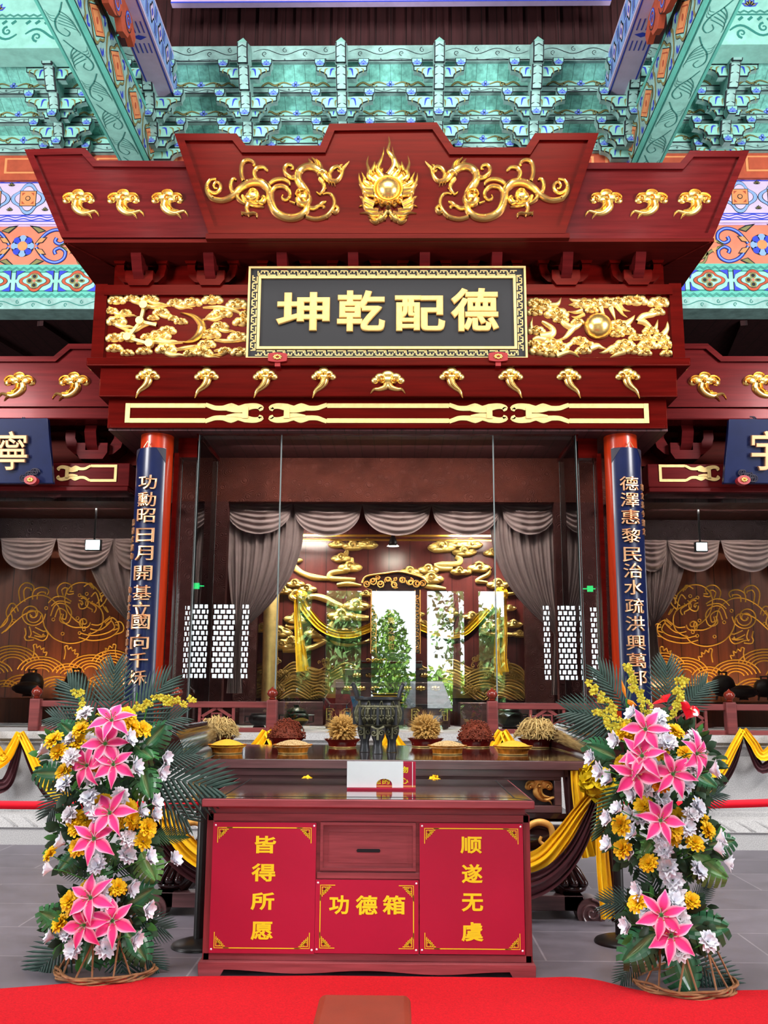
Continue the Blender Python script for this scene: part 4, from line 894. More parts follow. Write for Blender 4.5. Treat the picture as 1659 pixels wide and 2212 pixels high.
def cartouche(xa, xb, za, zb, y, ends, m, s=1.0):
    """gold outline with curled cloud terminals at the given ends (-1 left, 1 right)"""
    w = .026*s; c = (za+zb)/2; H = (zb-za)/2
    L0, L1 = xa+(.62*s if -1 in ends else 0), xb-(.62*s if 1 in ends else 0)
    m.box(L0, L1, y-.010, y, zb-w*2, zb).box(L0, L1, y-.010, y, za, za+w*2)
    for e in (-1, 1):
        X = L1 if e > 0 else L0
        if e in ends:
            for d in (-1, 1):
                f = lambda pts: [(X+e*a*s, c+d*b*H) for a, b in pts]
                m.ridge(f([(0, .86), (.05, .70), (.11, .52), (.20, .50), (.29, .62), (.37, .48), (.45, .58), (.52, .70), (.58, .70), (.63, .52), (.60, .32)]), [.024*s, .026*s, .028*s, .030*s, .046*s, .032*s, .044*s, .036*s, .032*s, .028*s, .018*s], .022+.002*d, y, True, 4)
                m.ridge(f([(.24, .30), (.34, .22), (.44, .30)]), [.010*s, .022*s, .030*s], .030+.002*d, y, True, 3)
            m.ridge([(X+e*.45*s, c-.55*H), (X+e*.45*s, c+.55*H)], .034*s, .038, y, True, 0)
        else:
            m.box(min(X, X-e*w*2), max(X, X-e*w*2), y-.0125, y, za, zb)
    return m
for a, b, e in ((271, 563, (1,)), (587, 1090, (-1, 1)), (1109, 1401, (-1,))):
    cartouche(xp(a, 893, YL), xp(b, 893, YL), zp(914, YL), zp(872, YL), YL, e, MB()).build('gold_cartouche', gold_pale, lt, sharp=20)
struct('porch_ceiling', MB().box(-3.12, 3.12, 10.24, 11.55, 4.39, 4.43), ceil_boards)
# ---- columns and couplet boards
for sd, word in ((-1, 'left'), (1, 'right')):
    cy, r = 10.50, .185; cx = xp(340, 960, cy) if sd < 0 else xp(1340, 962, cy)
    tag(MB().lathe([(r, 0), (r, 3.32)], (cx, cy, 1.105), 32).build('column', column_red, sharp=60), f'round red column behind the {word} navy couplet board', 'column', 'shrine columns')
    text = '功勳昭日月開基立國向千秌' if sd < 0 else '德澤惠黎民治水疏洪興萬邦'
    R = .22; bc = thing('couplet_board', f'curved navy couplet board with a column of gold characters on the {word} column', 'plaque', (cx, cy-R, 1.13), 'couplet boards')
    z0, z1 = 1.13, zp(966, cy-R, 292 if sd < 0 else 1388)
    rot0 = -PI/2 + sd*.24
    A0, A1 = rot0-.96, rot0+.96
    MB().lathe([(R-.03, z0), (R, z0), (R, z1), (R-.03, z1), (R-.03, z0)], (cx, cy, 0), 40, A1-A0, A0).build('board', navy, bc, sharp=40)
    m = MB()
    for q in (A0, A1-.5): m.lathe([(R+.004, z1-.17), (R+.004, z1-.005)], (cx, cy, 0), 8, .5, q)
    st = len(m.v); m.xform(lambda x, y, z: (x, y, z1-.005-(z1-.005-z)*max(0.02, min(1, (abs(math.atan2(y-cy, x-cx)-rot0)-.46)/.5))))
    m.build('corner_ornament', navy_rel, bc, label='dark carved corner ornaments')
    ys = [1042, 1079, 1114, 1156, 1195, 1238, 1280, 1316, 1343, 1386, 1426, 1464] if sd < 0 else [1045, 1080, 1117, 1157, 1198, 1233, 1269, 1309, 1347, 1388, 1427, 1464]
    pxs = np.linspace(322, 295, 12) if sd < 0 else np.linspace(1356, 1379, 12)
    aa = []
    for i, ch in enumerate(text):
        g = MB(); p = at(pxs[i], ys[i], cy-R); dxr = (p[0]-cx)/R; ang = math.asin(max(-.95, min(.95, dxr))); aa.append(ang)
    ang = float(np.mean(aa))
    for i, ch in enumerate(text):
        p = at(pxs[i], ys[i], cy-R*cos(ang)); g = MB(); put_glyph(g, ch, 0, 0, .195, .16, 0, .03, .004, .002)
        g.xform(lambda x, y, z: (cx+(R-y)*sin(ang+x/R), cy-(R-y)*cos(ang+x/R), float(p[2])+z)); g.build('gold_character', copper, bc, sharp=30)
    small = '壽義文撰句' if sd < 0 else '寶文長今撰文'
    for j, s_ in enumerate(small+(small[::-1]+small if sd < 0 else '')):
        zz_ = 3.37-.095*j-(.28 if j > 4 and sd < 0 else 0) if sd < 0 else 3.78-.10*j
        g = MB(); put_glyph(g, s_, 0, 0, .07, .075, 0, .016, 0.0, .004); a2 = rot0+PI/2+sd*.74
        g.xform(lambda x, y, z: (cx+(R-y)*sin(a2+x/R), cy-(R-y)*cos(a2+x/R), zz_+z)); g.build('small_character', copper, bc, sharp=30)
    g = MB(); a2 = rot0+PI/2; g.tube([(cx+(R)*sin(a2)-.04, cy-R*cos(a2), z1), (cx+R*sin(a2), cy-R*cos(a2)-.01, z1+.07), (cx+R*sin(a2)+.04, cy-R*cos(a2), z1)], .006, 6); g.build('hanging_wire', copper, bc)
# red wooden jambs and heads beside the glass porch
for sd, word in ((-1, 'left'), (1, 'right')):
    m = MB(); m.box(min(sd*2.40, sd*2.18), max(sd*2.40, sd*2.18), 10.55, 10.75, 4.16, 4.40); m.box(min(sd*2.43, sd*2.38), max(sd*2.43, sd*2.38), 10.5, 10.62, 1.11, 4.2)
    tag(m.build('narrow_post', lacq, sharp=20), f'narrow red jamb between the {word} column and the glass porch', 'jamb')
# ------------------------------------------------------------------ cloth helpers
def swag(parent, xa, xb, z0, zlow, y, folds=6, name='swag', m=None):
    w = xb-xa; H = z0-zlow
    def f(u, v):
        p = 4*u*(1-u); s = p**0.5
        z = z0-H*v*(0.22*(1-s)+s)*(.6+.4*v)
        sw = sin(PI*u)
        d = .055*sw*(.5+.5*v)+.022*sin(2*PI*folds*v+.6*sin(PI*u*2))*sw*min(1, v*4)+.008*sin(23*u)
        return (xa+w*u+0.03*w*(.5-u)*2*v, y-d, z)
    MB().sheet(f, 28, 44).build(name, m or curtain_m, parent, sharp=80)
def drape(parent, xo, xi, z0, tie, zbot, y, sd, folds=7, name='drape', m=None):
    """curtain hanging between xo (outer) and xi (inner), pulled aside to the tie point then falling"""
    tx, tz = tie; H = z0-tz
    def f(u, v):
        x0 = xo+(xi-xo)*u
        if v < .8:
            t = v/.8; tt = t**1.7
            lag = (1-(1-u)*.55)
            x = x0+(tx-x0)*(tt*(.55+.45*t))
            wgt = 1-t*.85; z = z0-H*t-(u*.05*sin(PI*t))
            bulge = sin(PI*t)*.10*(xi-xo)*u
            x += bulge
        else:
            t = (v-.8)/.2; wd = .10+.10*t; x = tx+(u-.5)*wd*(1 if xi > xo else -1); z = tz-(tz-zbot)*t; wgt = .25+.2*t
        return (x, y-.03-.028*wgt*sin(2*PI*folds*u+1.2*sin(v*3))-.012*sin(2*PI*folds*2.3*u), z)
    MB().sheet(f, 84, 40).build(name, m or curtain_m, parent, sharp=80)
# ================================================================== WINGS OF THE SHRINE
def glass_material():
    m = bpy.data.materials.new('clear_glass'); m.use_nodes = True; N, L = m.node_tree.nodes, m.node_tree.links; N.remove(N['Principled BSDF']); out = N['Material Output']
    t = N.new('ShaderNodeBsdfTransparent'); t.inputs[0].default_value = (0.93, 0.96, 0.95, 1); g = N.new('ShaderNodeBsdfGlossy'); g.inputs['Roughness'].default_value = 0.0; g.inputs['Color'].default_value = (1, 1, 1, 1)
    f = N.new('ShaderNodeFresnel'); f.inputs['IOR'].default_value = 1.92; mx = N.new('ShaderNodeMixShader')
    L.new(f.outputs[0], mx.inputs[0]); L.new(t.outputs[0], mx.inputs[1]); L.new(g.outputs[0], mx.inputs[2]); L.new(mx.outputs[0], out.inputs[0]); return m
glass = glass_material()
edge_m = mat('glass_edge', (.16, .19, .19), .3)
def pane(x0, x1, y0, y1, z0, z1, label, bracket=None):
    t = thing('glass_screen', label, 'glass', ((x0+x1)/2, (y0+y1)/2, z0), 'glass panes of the shrine')
    MB().box(x0, x1, y0, y1, z0, z1).build('pane', glass, t, sharp=None)
    if abs(x1-x0) > abs(y1-y0):
        for x in (x0, x1): MB().box(x-.003, x+.003, y0-.002, y1+.002, z0, z1).build('edge', edge_m, t)
    else:
        for y in (y0, y1): MB().box(x0-.002, x1+.002, y-.003, y+.003, z0, z1).build('edge', edge_m, t)
    return t
YG = 10.42; gz1 = 4.388
ax, bx, cx_, dx = xp(420, 1200, YG), xp(602, 1200, YG), xp(1069, 1200, YG), xp(1252, 1200, YG)
pane(ax, bx-.004, YG, YG+.012, 1.115, gz1, 'left front pane of the central glass porch')
pane(bx+.004, cx_-.004, YG, YG+.012, 1.115, gz1, 'wide middle front pane of the central glass porch, reflecting the hall doors and visitors')
pane(cx_+.004, dx, YG, YG+.012, 1.115, gz1, 'right front pane of the central glass porch')
pane(ax, ax+.012, YG+.012, 11.48, 1.115, gz1, 'left side return pane of the central glass porch')
for sd, word in ((-1, 'left'), (1, 'right')): pane(min(sd*2.37, sd*2.20), max(sd*2.37, sd*2.20), 10.66, 10.672, 1.115, 4.16, f'narrow glass strip between the {word} column and the glass porch')
pane(dx-.012, dx, YG+.012, 11.48, 1.115, gz1, 'right side return pane of the central glass porch')
m = MB(); m.box(ax-.03, dx+.03, YG-.05, YG+.05, gz1, gz1+.035)
for sx in (ax, dx): m.box(sx-.03, sx+.03, YG+.05, 11.5, gz1-.05, gz1+.035)
tag(m.build('glass_rail', lacq, bevel=.006), 'thin red top rail holding the central glass panes', 'rail')
for sd, word, far in ((-1, 'left', 'west'), (1, 'right', 'east')):
    X = lambda px, py, Y: xp(px, py, Y)
    YW2 = 10.95; e = 7.0; inn = sd*3.2
    def quad(r0, r1, Y, m, y2=.2, inner=None): a = sd*3.1 if inner is None else inner; return m.box(min(a, sd*e), max(a, sd*e), Y, Y+y2, zp(r1, Y, 100), zp(r0, Y, 100))
    w = thing('wing_cloud_board', f'stepped wine-red crown beam of the {word} wing with gilt clouds', 'carved panel', (sd*4, YW2, zp(905, YW2, 100)), 'wing crown beams')
    xs_ = xp(132 if sd < 0 else 1545, 745, YW2); st = .17
    P = [(sd*3.1, zp(745, YW2, 100)), (xs_+(-sd)*st*.6, zp(745, YW2, 100)), (xs_+sd*st*.4, zp(772, YW2, 100)), (sd*e, zp(772, YW2, 100)), (sd*e, zp(880, YW2, 100)), (sd*3.1, zp(880, YW2, 100))]
    if sd > 0: P = P[::-1]
    framed_board('w', P, YW2, YW2+.15, .065, .04, lacq_w, lacq_w, w)
    quad(880, 905, YW2-.12, MB(), .3).build('lower_moulding', lacq_w, w, bevel=.015)
    for px in ((43, 161) if sd < 0 else (1521, 1638)):
        g = MB(); p = xz(px, 826, YW2); cloud_ornament(g, p[0], p[1], .20, YW2, sd, 'sweep', .05); g.build('cloud_relief', gold, w, sharp=60)
    m = quad(905, 1005, YW2+.55, MB(), .2)
    tag(m.build('wing_board', lacq_d, sharp=20), f'dark recessed board behind the curled bracket of the {word} wing', 'board')
    m = MB(); m.box(min(sd*3.1, sd*e), max(sd*3.1, sd*e), YW2+.0, YW2+.6, zp(905, YW2, 100), zp(905, YW2, 100)+.03); tag(m.build('wing_soffit', lacq_d), f'dark soffit under the crown beam of the {word} wing', 'soffit')
    # curled bracket
    px = 203 if sd < 0 else 1478; bx_, zb = xz(px, 985, YW2+.3); t = thing('curled_bracket', f'wine-red curled bracket under the {word} wing crown', 'bracket', (bx_, YW2+.5, zb), 'curled brackets of the wings')
    pr = [(YW2+.55, zb), (YW2+.32, zb+.0), (YW2+.16, zb+.12), (YW2+.10, zb+.26), (YW2+.13, zb+.34), (YW2+.22, zb+.32), (YW2+.28, zb+.2), (YW2+.38, zb+.2), (YW2+.55, zb+.3)]; n_ = len(pr)
    m = MB(); m.add([(bx_+q*.07, y, z) for q in (-1, 1) for y, z in pr], [(i, (i+1) % n_, n_+(i+1) % n_, n_+i) for i in range(n_)]); tr = tessellate_polygon([[Vector((y, z, 0)) for y, z in pr]]); m.add([(bx_+q*.07, y, z) for q in (-1, 1) for y, z in pr], [tuple(q) for q in tr]+[tuple(k+n_ for k in q) for q in tr]); m.build('scroll_arm', lacq_w, t, sharp=35)
    m = MB().prism([(bx_-.14, zb-.06), (bx_+.14, zb-.06), (bx_+.19, zb+.02), (bx_+.19, zb+.14), (bx_+.08, zb+.14), (bx_+.08, zb+.05), (bx_-.08, zb+.05), (bx_-.08, zb+.14), (bx_-.19, zb+.14), (bx_-.19, zb+.02)], YW2+.2, YW2+.55); m.build('base_block', lacq_w, t)
    for q in (-1, 1):
        P = [(bx_+q*a, zb+b) for a, b in ((.13, 0), (.24, .02), (.33, .10), (.36, .22), (.36, .32), (.24, .32), (.24, .22), (.2, .14), (.13, .1))]
        MB().prism(P if q > 0 else P[::-1], YW2+.28, YW2+.55).build('cross_arm', lacq_w, t, sharp=30)
    # lower beam with cartouche
    YB2 = YW2+.12
    b = thing('cartouche_board', f'dark red lower beam of the {word} wing with a pale gold cartouche', 'beam', (sd*4, YB2, zp(1054, YB2, 100)), 'wing lower beams')
    m = quad(1000, 1050, YB2, MB(), .6); quad(1050, 1060, YB2-.03, m, .5); m.build('beam', lacq_w, b, bevel=.008)
    if sd < 0: cartouche(xp(127, 1020, YB2), xp(253, 1020, YB2), zp(1041, YB2, 190), zp(1004, YB2, 190), YB2, (-1,), MB(), .62).build('gold_cartouche', gold_pale, b)
    else: cartouche(xp(1423, 1020, YB2), xp(1550, 1020, YB2), zp(1041, YB2, 1490), zp(1004, YB2, 1490), YB2, (1,), MB(), .62).build('gold_cartouche', gold_pale, b)
    # tilted navy plaque (top leans out)
    YN = 10.78; t = thing('wing_plaque', f'navy plaque with one gold character, hung under the {word} wing crown', 'plaque', (sd*4.3, YN, zp(1045, YN, 50)), 'navy wing plaques')
    if sd < 0: Q = [(-190, 905), (103, 903), (115, 1044), (-190, 1044)]
    else: Q = [(1575, 905), (1870, 905), (1870, 1044), (1563, 1044)]
    ty = [YN-.10, YN-.10, YN+.06, YN+.06]; C = [at(q[0], q[1], y) for q, y in zip(Q, ty)]
    m = MB(); m.add([tuple(c) for c in C]+[(c[0], c[1]+.07, c[2]) for c in C], [(0, 3, 2, 1), (4, 5, 6, 7), (0, 1, 5, 4), (1, 2, 6, 5), (2, 3, 7, 6), (3, 0, 4, 7)]); m.build('board', navy, t, bevel=.008)
    nrm = Vector(C[2]-C[1]).cross(Vector(C[0]-C[1])).normalized(); nrm = nrm if nrm.y < 0 else -nrm
    upv = Vector((0, C[0][1]-C[3][1], C[0][2]-C[3][2])).normalized()
    def place(mbb, c): mbb.xform(lambda x, y, z: tuple(Vector(c)+Vector((x, 0, 0))+upv*z-nrm*y)); return mbb
    gx = xz(31, 975, YN) if sd < 0 else xz(1652, 975, YN)
    cc = (gx[0], YN-.025, gx[1]); g = MB(); put_glyph(g, '寧' if sd < 0 else '宇', 0, 0, .36, .46, 0, .05, .006); place(g, cc).build('gold_character', copper, t, sharp=30)
    for dz in (.27, -.25):
        for dxx in (.16, .05):
            g = MB(); x0 = (xp(85, 930, YN) if sd < 0 else xp(1595, 930, YN))
            for q in range(3): g.ridge(spiral_pts(-sd*dxx*.3+sd*q*.06, dz*.15*q, .05, 1.5, q, -sd, 14), .008, .01, 0, sm=0)
            place(g, (x0+sd*dxx*.5, YN-.02-dz*.12, gx[1]+dz)).build('corner_ornament', navy_rel, t)
    hp = xz(68 if sd < 0 else 1605, 1038, YN); g = MB().use(MATS['hanger_red']).prism([(hp[0]+.075*cos(a), hp[1]+.055*sin(a)) for a in np.linspace(0, 2*PI, 16, endpoint=False)], YN-.04, YN+.05).use(gold)
    for a in range(7): g.dome(hp[0]+.026*cos(a*PI/3.5), hp[1]+.018*sin(a*PI/3.5), .018, .014, .02, YN-.04, 8, 3)
    g.build('hanger', None, t)
    # interior of the wing: carved frieze, curtain, panel with gold line drawing
    pane(min(sd*2.95, sd*e), max(sd*2.95, sd*e), 11.15, 11.162, 1.115, zp(1060, 11.15, 100), f'large glass pane closing the {word} wing')
    struct('ceiling_'+far, MB().box(min(sd*2.7, sd*e), max(sd*2.7, sd*e), 11.2, 13.2, zp(1119, 12.35, 100), zp(1119, 12.35, 100)+.05), ceil_boards)
    Yc = 12.35
    struct('trim_frieze_'+word, MB().box(min(sd*2.3, sd*e), max(sd*2.3, sd*e), Yc, Yc+.12, zp(1166, Yc, 100), zp(1120, Yc, 100)), carved_slate)
    cu = thing('wing_curtain', f'taupe swagged curtain of the {word} wing', 'curtain', (sd*4, Yc-.15, zp(1240, Yc, 100)), 'curtains of the wings')
    zt = zp(1166, Yc, 100)
    edges = ([(250, 345), (128, 250), (8, 128), (-115, 8)] if sd < 0 else [(1360, 1438), (1436, 1550), (1550, 1668), (1668, 1786)])
    for i, (a, b_) in enumerate(edges):
        a, b_ = xp(a, 1180, Yc), xp(b_, 1180, Yc)
        swag(cu, a, b_, zt, zp(1234, Yc, 100), Yc-.10-.012*i)
    tie = (xp(292 if sd < 0 else 1405, 1350, Yc), zp(1352, Yc, 100))
    drape(cu, xp(190, 1200, Yc) if sd < 0 else xp(1480, 1200, Yc), xp(330, 1200, Yc) if sd < 0 else xp(1375, 1200, Yc), zt, tie, 1.60, Yc-.05, sd)
    Yp = 12.62
    wp = thing('dragon_screen', f'brown plank panel with a gold line dragon above waves, {word} wing', 'carved panel', (sd*4, Yp, 1.2), 'gold line panels of the wings')
    MB().box(min(sd*2.45, sd*e), max(sd*2.45, sd*e), Yp, Yp+.1, 1.11, zp(1125, 12.62, 100)).build('board', wing_boards, wp)
    # line dragon
    k = 1366/420; oz = 880; 
    def T(pts):
        if sd < 0: return trace(pts, 0, oz, k, Yp)
        return [(-(p[0])+2*xp(841, 1350, Yp)*0+ (xp(1455, 1350, Yp)+xp(222, 1350, Yp)), p[1]) for p in trace(pts, 0, oz, k, Yp)]
    g = MB(); y = Yp
    LW = .0085
    def Ld(pts, wd=.035, sm=5, single=False):
        if single: g.ridge(T(pts), LW, .012, y, sm=sm); return
        P = smooth(T(pts), sm); n_ = len(P); W = list(np.interp(np.linspace(0, 1, n_), np.linspace(0, 1, len(wd)), wd)) if isinstance(wd, list) else [wd]*n_
        for s_ in (-1, 1):
            Q = []
            for i in range(n_):
                a, b_ = P[max(0, i-1)], P[min(n_-1, i+1)]; dx_, dz_ = b_[0]-a[0], b_[1]-a[1]; l = math.hypot(dx_, dz_) or 1; Q.append((P[i][0]-dz_/l*W[i]*s_, P[i][1]+dx_/l*W[i]*s_))
            g.ridge(Q, LW, .012, y, sm=0)
    Ld([(120, 1440), (100, 1400), (80, 1395), (60, 1440), (70, 1490), (40, 1540), (0, 1570)], [.02, .03, .03, .03, .04])
    Ld([(20, 1560), (80, 1490), (150, 1420), (230, 1380), (300, 1380), (355, 1430), (370, 1510), (420, 1570), (500, 1600), (580, 1590), (620, 1560)], [.04, .06, .08, .1, .11, .12, .12, .12, .11, .09, .05])
    Ld([(600, 1570), (640, 1520), (640, 1470), (580, 1430), (540, 1390), (520, 1330), (550, 1290), (610, 1290), (660, 1330), (690, 1380)], [.06, .14, .16, .15, .14, .12, .11, .1, .09, .05])
    for L_ in ([(160, 1370), (150, 1290), (180, 1250), (225, 1262), (228, 1290)], [(245, 1350), (250, 1300), (290, 1280), (330, 1290), (325, 1315)], [(350, 1385), (390, 1350), (440, 1345), (500, 1370)], [(430, 1330), (418, 1280), (450, 1250), (490, 1262), (480, 1300), (520, 1300)], [(370, 1470), (400, 1400), (450, 1400), (485, 1440), (470, 1500), (430, 1490), (440, 1450)], [(560, 1340), (590, 1350), (600, 1385), (570, 1400), (560, 1375)], [(640, 1350), (620, 1380), (660, 1410), (655, 1440)], [(690, 1390), (720, 1360), (740, 1310), (700, 1320)], [(560, 1600), (650, 1620), (760, 1600), (820, 1550), (790, 1490), (740, 1520)], [(800, 1580), (850, 1560), (840, 1520), (810, 1520)], [(640, 1540), (700, 1545), (760, 1500), (780, 1470)], [(190, 1545), (200, 1590), (190, 1620), (240, 1625)], [(240, 1560), (300, 1590), (320, 1590), (300, 1625), (240, 1610)]):
        Ld(L_, [.03, .035, .03, .012])
    for c_ in ((230, 1460, 60), (590, 1510, 45), (225, 1450, 95)): Ld([(c_[0]+a*k/1, c_[1]+b_*k/1) for a, b_ in spiral_pts(0, 0, c_[2]/k, 1.5, 0, 1, 20)], .02, 2, True)
    for L_ in ([(590, 1260), (620, 1240), (650, 1270)], [(600, 1250), (640, 1235), (660, 1280)], [(640, 1330), (670, 1300), (690, 1340), (700, 1400), (720, 1390), (740, 1420), (760, 1440), (740, 1400)]): Ld(L_, 0, 4, True)
    for c_ in ((325, 1410), (375, 1490), (98, 1498), (440, 1590), (560, 1585), (610, 1310), (560, 1320), (545, 1480), (590, 1560)): p = T([c_])[0]; g.ridge([(p[0]+.02*cos(a*PI/4), p[1]+.02*sin(a*PI/4)) for a in range(9)], .006, .012, y, sm=0)
    # line waves: stacked concentric arcs
    rng = random.Random(12)
    def mound(cx, cz, R_, n_, a0=.25, a1=PI-.25, step=25):
        for j in range(n_):
            r_ = R_-j*step
            if r_ > 12: g.ridge(T([(cx+r_*1.15*cos(a), cz-r_*.8*sin(a)) for a in np.linspace(a0, a1, 12)]), LW, .012, y, sm=0)
    for (cx, cz, R_, n_) in ((90, 1810, 170, 5), (290, 1870, 150, 5), (480, 1880, 100, 4), (640, 1850, 140, 5), (790, 1810, 130, 5), (160, 1975, 120, 4), (400, 1995, 130, 4), (590, 1985, 90, 3), (735, 1985, 130, 4), (40, 1990, 90, 3), (860, 1930, 110, 4), (-60, 1880, 130, 5)):
        mound(cx, cz, R_, n_)
    for cx, cz, d in ((250, 1690, 1), (470, 1700, 1), (800, 1690, -1), (500, 1860, 1), (800, 1870, 1)):
        Ld([(cx-d*20, cz+70), (cx-d*10, cz+20), (cx-d*15, cz-20), (cx+d*5, cz-25), (cx+d*10, cz+0), (cx+d*30, cz-15), (cx+d*40, cz+10), (cx+d*60, cz), (cx+d*55, cz+30), (cx+d*80, cz+30), (cx+d*70, cz+55)], 0, 3, True)
    g.xform(lambda a, b_, c_: (a, b_, max(c_, 1.56))); g.build('gold_drawing', gold_line, wp, sharp=60)
    m = MB(); m.box(min(sd*2.7, sd*e), max(sd*2.7, sd*e), Yp-.65, Yp, 1.11, zp(1508, Yp-.6, 100)); tag(m.build('wing_counter', glow_wood, bevel=.01), f'low wooden counter carrying black pots in the {word} wing', 'counter')
# ================================================================== INSIDE THE CENTRAL PORCH
YI = 11.5
xl, xr = xp(462, 1100, YI), xp(1217, 1100, YI)
zt, zcv = 4.40, zp(1084, YI)
# carved portal
px0, px1 = xp(489, 1200, YI), xp(1200, 1200, YI)
m = MB(); m.box(-2.75, 2.75, YI, YI+.12, zcv, 4.42); tag(m.build('portal_board', carved_red), 'red-brown carved wave board above the central curtain', 'carved panel')
for sd, word, a, b in ((-1, 'left', -2.75, px0), (1, 'right', px1, 2.75)):
    m = MB(); m.box(a, b, YI, YI+.14, 1.115, zcv); tag(m.build('carved_upright', carved_dark), f'dark carved portal jamb at the {word} of the central curtain', 'carved panel', 'portal jambs')
for sd, word in ((-1, 'left'), (1, 'right')):      # carved inner posts beyond the curtains
    a, b = (xp(505, 1450, 12.3), xp(553, 1450, 12.3)) if sd < 0 else (xp(1135, 1450, 12.3), xp(1195, 1450, 12.3))
    tag(MB().box(a, b, 12.28, 12.4, 1.115, 3.9).build('inner_post', carved_dark), f'dark carved post between the {word} curtain and the gilt backdrop', 'post', 'inner posts')
struct('inner_ceiling', MB().box(-2.75, 2.75, 11.62, 12.6, 4.42, 4.46), ceil_boards)
# curtain: five swags and two tied-back drapes
cu = thing('stage_curtain', 'taupe curtain with five swags and tied-back drapes framing the gilt backdrop', 'curtain', (0, 11.72, 1.2))
Yc = 11.78; zt = zp(1083, Yc)
for i, (a, b, lo) in enumerate(((488, 637, 1158), (632, 786, 1162), (780, 935, 1160), (928, 1083, 1160), (1078, 1202, 1158))):
    swag(cu, xp(a, 1100, Yc), xp(b, 1100, Yc), zt, zp(lo, Yc), Yc-.06-(0.03 if i in (0, 4) else 0)-.01*(i % 2), 7)
drape(cu, xp(486, 1200, Yc), xp(652, 1200, Yc), zt, (xp(512, 1370, Yc), zp(1372, Yc)), 1.5, Yc, -1, 8)
drape(cu, xp(1207, 1200, Yc), xp(1062, 1200, Yc), zt, (xp(1205, 1375, Yc), zp(1372, Yc)), 1.5, Yc, 1, 7)
# gilt backdrop
YD = 12.6
bd = thing('gilt_cloud_screen', 'dark plank backdrop with gilded clouds above gilded sea waves', 'carved panel', (0, YD, 1.4))
MB().box(-2.6, 2.6, YD, YD+.1, 1.11, 4.6).build('board', backdrop_boards, bd)
g = MB(); y = YD
def blob_cloud(g, px, py, w, h=.36, flip=1, dep=.10):
    """fat ruyi cloud about w photo pixels wide"""
    c = xz(px, py, YD); s = w/FPX*YD/2
    for x, z, rx, rz in ((0, 0, .62, .40), (-.55, -.05, .42, .26), (.55, -.05, .42, .26), (0, .22, .42, .3), (-.25, -.2, .5, .22), (.3, -.18, .5, .22)): g.dome(c[0]+flip*x*s, c[1]+z*s, rx*s, rz*s, dep, y, 14, 4)
    g.dome(c[0], c[1]+.04*s, .16*s, .14*s, dep*1.5, y, 10, 3); g.ridge([(c[0]+flip*a, c[1]+.04*s+b) for a, b in spiral_pts(0, 0, .32*s, 1.3, 0, 1, 16)], .05*s, dep*1.3, y, sm=0)
    g.ridge([(c[0]+flip*a*s, c[1]+b*s) for a, b in ((-.95, -.05), (-.6, .2), (-.3, .3), (0, .5), (.3, .32), (.6, .22), (.95, -.02), (.7, -.25), (.2, -.36), (-.3, -.38), (-.75, -.25), (-.95, -.05))], .035*s, dep*.7, y, sm=3)
def band(g, pts, w, dep=.07): g.ridge([xz(a, b, YD) for a, b in pts], [q/FPX*YD/2 for q in w], dep, y, sm=5)
def crop4(a, b): return (540+a/5.53, 1160+b/5.53)
def crop5(a, b): return (840+a/5.53, 1160+b/5.53)
for c, L_ in ((crop4, ((1040, 90, 40, 1), (1230, 110, 50, 1), (1400, 90, 50, -1), (1090, 255, 46, 1), (1195, 360, 56, 1), (540, 275, 36, 1), (540, 560, 44, 1), (690, 620, 42, -1), (400, 640, 46, 1), (1390, 680, 32, -1), (1270, 815, 62, 1), (1090, 935, 64, 1), (560, 975, 60, 1), (150, 1090, 46, 1), (350, 1140, 60, 1), (810, 1145, 60, -1), (490, 1240, 46, 1), (380, 1290, 56, 1), (1130, 1150, 44, 1))),
              (crop5, ((630, 120, 64, 1), (800, 85, 44, 1), (980, 90, 54, -1), (900, 175, 56, 1), (250, 415, 48, 1), (470, 390, 50, -1), (500, 495, 60, 1), (840, 410, 42, 1), (1080, 365, 54, -1), (1300, 565, 52, 1), (1230, 190, 40, 1), (345, 920, 32, 1), (750, 910, 30, 1), (990, 950, 44, 1), (1170, 1060, 46, 1), (1440, 850, 30, 1), (1490, 1040, 40, 1), (1560, 1160, 36, -1), (420, 1040, 34, 1)))):
    for a, b, w, f in L_: q = c(a, b); blob_cloud(g, q[0], q[1], w, flip=f)
